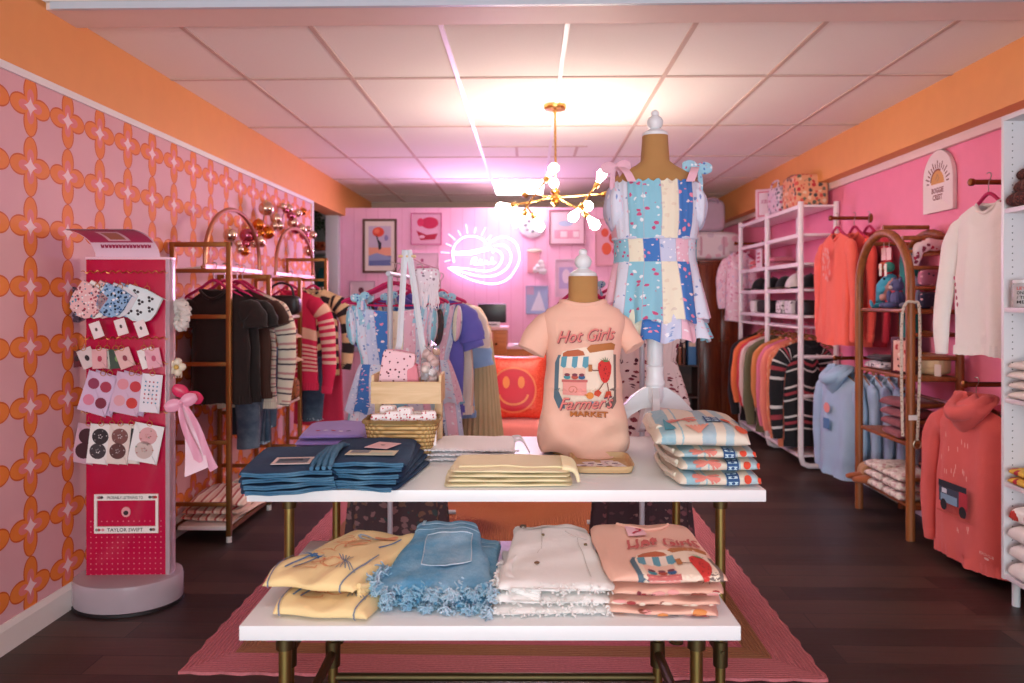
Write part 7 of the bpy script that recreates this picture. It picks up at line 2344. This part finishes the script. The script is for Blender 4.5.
def strap_dress(name, label, x, y, ztop, rz, mat, m2, w=.36, L=1.25, seed=0, group=None, hl=None, rodz=1.57):
    t = thing(name, label, 'dress', (x, y, ztop - L), rz, group)
    ph = seed * 1.3
    def bodice(u, v):
        a = 2 * PI * u
        ww = interp(v, [(0, w * .40), (.5, w * .46), (1, w * .5)])
        k = 1 + .02 * sin(24 * a + ph) + .03 * sin(7 * a + 5 * v)
        return Vector((ww * cos(a) * k, .048 * sin(a) * k, L - .34 + .30 * v + (.015 * cos(2 * a) if v > .98 else 0)))
    G().surf(bodice, 96, 12, wu=True, us=1, vs=.3).build('bodice', mat, t, ang=85)
    G().surf(skirt(L - .33, L * .42, w * .42, w * .60, .05, .07, .05, 11, ph), 132, 16, wu=True, us=1, vs=.5).build('upper_tier', m2, t, ang=85)
    G().surf(skirt(L * .45, .0, w * .55, w * .66, .065, .085, .05, 12, ph + 1), 132, 14, wu=True, us=1, vs=.5).build('lower_tier', mat, t, ang=85)
    for sx in (-1, 1):
        def sl(u, v, sx=sx):
            a, b = 2 * PI * u, PI * v
            k = 1 + .06 * sin(9 * a + ph) * sin(b)
            return Vector((sx * (w * .50 + .028 * cos(a) * sin(b) * k + .02 * v), .045 * sin(a) * sin(b) * k, L - .13 - .10 * cos(b) * k))
        G().surf(sl, 26, 16, wu=True, us=.4, vs=.25).build('puff_sleeve', m2, t, ang=85)
        G().tube(smooth_path([(sx * w * .36, -.05, L - .05), (sx * w * .37, -.02, L + .02), (sx * w * .36, .03, L + .0), (sx * w * .34, .05, L - .05)], 5), .013, 6, flat=.5).build('strap', m2, t)
        bow(t, (sx * w * .40, -.035, L + .02), .05, BOWB, .2 * sx, (1.8, 2.2), 'shoulder_bow')
    hanger(hl or hlab(label), (x, y, rodz + .035), rz, w * 1.3)
    return t
strap_dress('floral_dress', 'light blue and pink floral tiered dress, foremost on the left dress rack', DX - .02, 3.86, 1.425, .06, DFL, DFL2, .40, 1.0, 1)
strap_dress('floral_dress', 'white and lilac floral tiered dress right behind the foremost floral dress', DX + .09, 4.08, 1.43, -.04, DFL2, DFL, .40, .98, 2)
PUR = cloth('#6A62B8', .06)
garment('hanging_tee', 'violet-blue tee peeping out on both sides of the floral dresses', 't-shirt', DX + .06, 4.17, 1.46, -.05, PUR, .54, .66, 'short', .26, seed=500, rodz=1.573)
garment('hanging_tee', 'second violet tee just behind the floral dresses', 't-shirt', DX + 0.06, 4.27, 1.45, -.05, cloth('#7A72C4', .06), .50, .70, 'short', .30, seed=501, rodz=1.573)
garment('hanging_blouse', 'cream blouse with loose sleeves hanging right of the violet tees', 'blouse', DX + 0.13, 4.37, 1.45, -.05, cloth('#EFDCCB', .05), .46, .70, 'short', .30, seed=502, rodz=1.573, dep=.04)
garment('hanging_blouse', 'peach blouse behind the cream one on the left dress rack', 'blouse', DX + 0.14, 4.48, 1.45, -.05, cloth('#F0C6AE', .05), .44, .70, 'short', .30, seed=503, rodz=1.573)
garment('hanging_blouse', 'pale blue short-sleeved top hanging low below the cream blouse', 'top', DX + 0.15, 4.57, 1.30, -.05, cloth('#8FB0DC', .06), .42, .60, 'short', .28, seed=504, rodz=1.573, hz=.27)
t = thing('pleated_skirt', 'straw-coloured pleated skirt hanging at the right of the left dress rack', 'skirt', (DX + .385, 4.67, .25), -.2)
G().surf(skirt(.98, .0, .07, .17, .05, .13, .09, 26, 0), 260, 16, wu=True).build('pleats', cloth('#CDB489', .08), t, ang=85)
G().lathe([(.072, .965), (.074, .97), (.074, 1.01), (.070, 1.015)], 26, sy=.75).build('waistband', cloth('#B89C70', .08), t)
strap_dress('shaded_floral_dress', 'added shade-coloured floral dress whose hem shows under the tall table', DX - .01, 3.97, 1.41, .0, SHADEF, SHADEF, .42, 1.28, 3)  # added as the shaded lower part of the floral dresses, darkened by colour

# ------------------------------------------------------------------ dress rack behind the dress form
q = P(630, 300, 4.25)
EX = q.x
straight_rack('dress_rack', 'grey clothes rack of cherry-print dresses behind the two dress forms', EX, 4.25, .9, 1.56, 0)
CHD = floral('#E6CFCB', ('#7A1E34', '#5A1A2C', '#8A3A44'), 24, .34, 'UV')
CHD2 = floral('#3E2A30', ('#7A4A50', '#5A3A40', '#8A6A66'), 30, .36, 'UV')  # dark tones stand for shade on the dresses below the tabletop
strap_dress('cherry_dress', 'long blush dress with burgundy cherry print behind the white tripod stand', EX + .05, 3.98, 1.43, .0, CHD, CHD, .38, .98, 4)
strap_dress('ruffle_sundress', 'white floral ruffled sundress peeping out left of the tall dress form', EX - .05, 4.22, 1.49, .1, DFL2, DFL2, .38, 1.0, 5)
strap_dress('shaded_cherry_dress', 'shade-coloured dress with small rose print last on the right dress rack', EX + .04, 4.09, 1.40, .0, CHD2, CHD2, .42, 1.28, 6)
hanger('crimson velvet hanger showing behind the burlap neck of the tee form', P(583, 268, 4.0), 0, .27)

# ------------------------------------------------------------------ wardrobe and bookcase at the back
WRD = wood('#5A2414', '#8A3E20', 'z', 1, .25)
q = P(718, 400, 8.8)
t = thing('brown_wardrobe', 'polished reddish-brown wooden wardrobe in the back right corner', 'wardrobe', (q.x, 8.68, 0))
G().box(-.24, .24, 0, .42, .08, 1.86).build('carcass', WRD, t, bevel=.004)
for sx in (-1, 1):
    d_ = G().box(min(sx * .004, sx * .232), max(sx * .004, sx * .232), -.022, 0, .11, 1.83).build('door', WRD, t, bevel=.004)
    G().box(min(sx * .04, sx * .20), max(sx * .04, sx * .20), -.028, -.022, .2, .9).box(min(sx * .04, sx * .20), max(sx * .04, sx * .20), -.028, -.022, 1.0, 1.74).build('door_panel', WRD, d_, bevel=.003)
    G().ball((sx * .022, -.034, .95), .012, 10).build('knob', metal('#8A6A3A', .3), d_)
G().box(-.255, .255, -.03, .43, 1.86, 1.89).build('cornice', WRD, t, bevel=.006)
G().box(-.24, .24, .0, .42, 0, .08).build('plinth', WRD, t)
WX = q.x
t = thing('quilted_bag', 'mauve-grey quilted bag on top of the pale pink one over the wardrobe', 'storage bag', (WX - .10, 8.83, 2.2225))
G().surf(cush(0, 0, .19, .17, .15, .19, .45), 30, 18, wu=True, capv=True).build('bag_body', cloth('#C4A9BC', .08), t)
G().tube(smooth_path([(-.08, -.12, .30), (-.06, -.15, .37), (.06, -.15, .37), (.08, -.12, .30)], 5), .012, 8).build('handle', cloth('#B394A8', .08), t)
t = thing('quilted_bag', 'long white and pale pink quilted bag lying on the brown wardrobe', 'storage bag', (WX - .07, 8.83, 1.8925))
G().surf(cush(0, 0, .165, .31, .17, .165, .4), 40, 20, wu=True, capv=True).build('bag_body', floral('#EFE0E4', ('#E9B9C9', '#D9C9D4'), 9, .35, 'Object'), t)
for x in (-.16, .10):
    G().tube(smooth_path([(x, -.165, .05), (x, -.178, .16), (x, -.15, .28), (x, 0, .335)], 5), .013, 6, flat=.5).build('strap', cloth('#D9A9B8', .06), t)
q = P(684, 380, 8.2)
t = thing('dark_bookcase', 'dark brown open bookcase between the dress form and the wardrobe', 'bookcase', (q.x, 8.05, 0))
DB = wood('#2E1712', '#4A261A', 'x', 1, .5)
G().box(-.16, .13, .3, .32, 0, 1.45).build('back_panel', DB, t)
for x in (-.16, .115):
    G().box(x, x + .018, 0, .3, 0, 1.45).build('side_panel', DB, t)
for z in (.05, .36, .70, 1.08, 1.43):
    G().box(-.145, .118, .005, .3, z, z + .018).build('shelf_board', DB, t)
bks = [(-.12, 1.099, .07, .25, '#E8604A', 'thick coral binder on the upper shelf of the dark bookcase'), (-.035, 1.099, .05, .22, '#F08A70', 'light coral binder beside the thick coral one'), (.04, 1.099, .06, .27, '#7A1A24', 'dark red book at the right of the upper bookcase shelf'),
       (-.13, .719, .03, .28, '#6A3A26', 'thin brown book at the left of the lower bookcase shelf'), (-.085, .719, .03, .28, '#8A4A30', 'chestnut book second on the lower bookcase shelf'), (-.04, .719, .03, .29, '#4A2418', 'dark brown book third on the lower bookcase shelf'), (.02, .719, .085, .31, '#3A6EA0', 'thick blue binder at the right of the lower bookcase shelf')]
for x, z, w, h, c_, lb in bks:
    b = thing('book', lb, 'book', (q.x + x + w / 2, 8.07, z), 0, 'books in the dark bookcase')
    G().box(-w / 2, w / 2, 0, .2, 0, h).build('cover', plain(c_, .5, .05), b, bevel=.004)
    G().box(-w / 2 + .004, w / 2 - .004, .01, .195, h - .001, h + .001).build('pages', plain('#E6DCCB', .8), b)
    G().box(-w / 2 + .006, w / 2 - .006, -.002, 0, h * .65, h * .8).build('spine_label', plain('#D9B9A0', .5), b)

# ------------------------------------------------------------------ the side room seen past the end of the papered wall
t = thing('white_wall_shelf', 'white open shelf in the side room past the patterned wall', 'shelf', (0, 0, 0))
xa, xb = P(306, 300, 8.9).x, P(329, 300, 8.9).x
for z in (.3, .75, 1.2, 1.55, 1.98):
    G().box(xa, xb, 8.8, 9.15, z, z + .03).build('shelf_board', M_WHITE, t, bevel=.003)
for x in (xa - .02, xb):
    G().box(x, x + .02, 8.8, 9.15, 0, 2.02).build('side_panel', M_WHITE, t)
def vase(label, px, z, m, prof):
    v = thing('vase', label, 'vase', (P(px, 250, 8.95).x, 8.95, z))
    G().lathe(prof, 20).build('vase_body', m, v)
    G().lathe([(prof[-1][0] * .95, prof[-1][1] - .004), (prof[-1][0] * 1.08, prof[-1][1]), (prof[-1][0] * 1.08, prof[-1][1] + .008), (prof[-1][0] * .9, prof[-1][1] + .008)], 20).build('rim', m, v)
    return v
vase('teal glass vase on the shelf in the side room', 322, 1.5825, plain('#2F8E8A', .2), [(.001, .0), (.05, .0), (.065, .08), (.05, .17), (.025, .22)])
t = thing('orange_bowl', 'orange patterned bowl on the top shelf in the side room', 'bowl', (P(322, 240, 8.95).x, 8.95, 2.0125))
G().lathe([(.001, .0), (.05, .0), (.09, .05), (.11, .11), (.104, .11), (.08, .05), (.001, .015)], 24).build('bowl_body', floral('#C8603A', ('#E8A070', '#7A2A1C'), 20, .36, 'Object'), t)
G().lathe([(.06, -.0), (.062, .012)], 20).build('foot_ring', plain('#8A3A22', .5), t)
pc = P(324, 222, 8.7)
t = thing('hanging_plant', 'dark green trailing plant hanging high in the side room', 'plant', (pc.x, 8.7, pc.z - .2))
G().lathe([(.001, .24), (.06, .24), (.08, .34), (.076, .34), (.001, .26)], 18).build('pot', plain('#C9C0B8', .5), t)
rd = random.Random(7)
g = G(); gl = G()
for k in range(14):
    a = k * .9
    pts = smooth_path([(.05 * cos(a), .05 * sin(a), .34), (.10 * cos(a), .09 * sin(a), .33), (.12 * cos(a), .1 * sin(a), .2), (.12 * cos(a) + rd.gauss(0, .02), .1 * sin(a), .02 + rd.random() * .1)], 4)
    g.tube(pts, .003, 4)
    for q in pts[2::1]:
        M = Matrix.Rotation(rd.uniform(0, 6), 3, 'Z') @ Matrix.Rotation(rd.uniform(.3, 1.2), 3, 'Y')
        gl.ball(q + Vector((rd.gauss(0, .01), rd.gauss(0, .01), 0)), (.026, .014, .004), 6, M)
g.build('stem', plain('#33502C', .7), t)
fo = gl.build('foliage', plain('#2F5A2C', .6, .15), t)
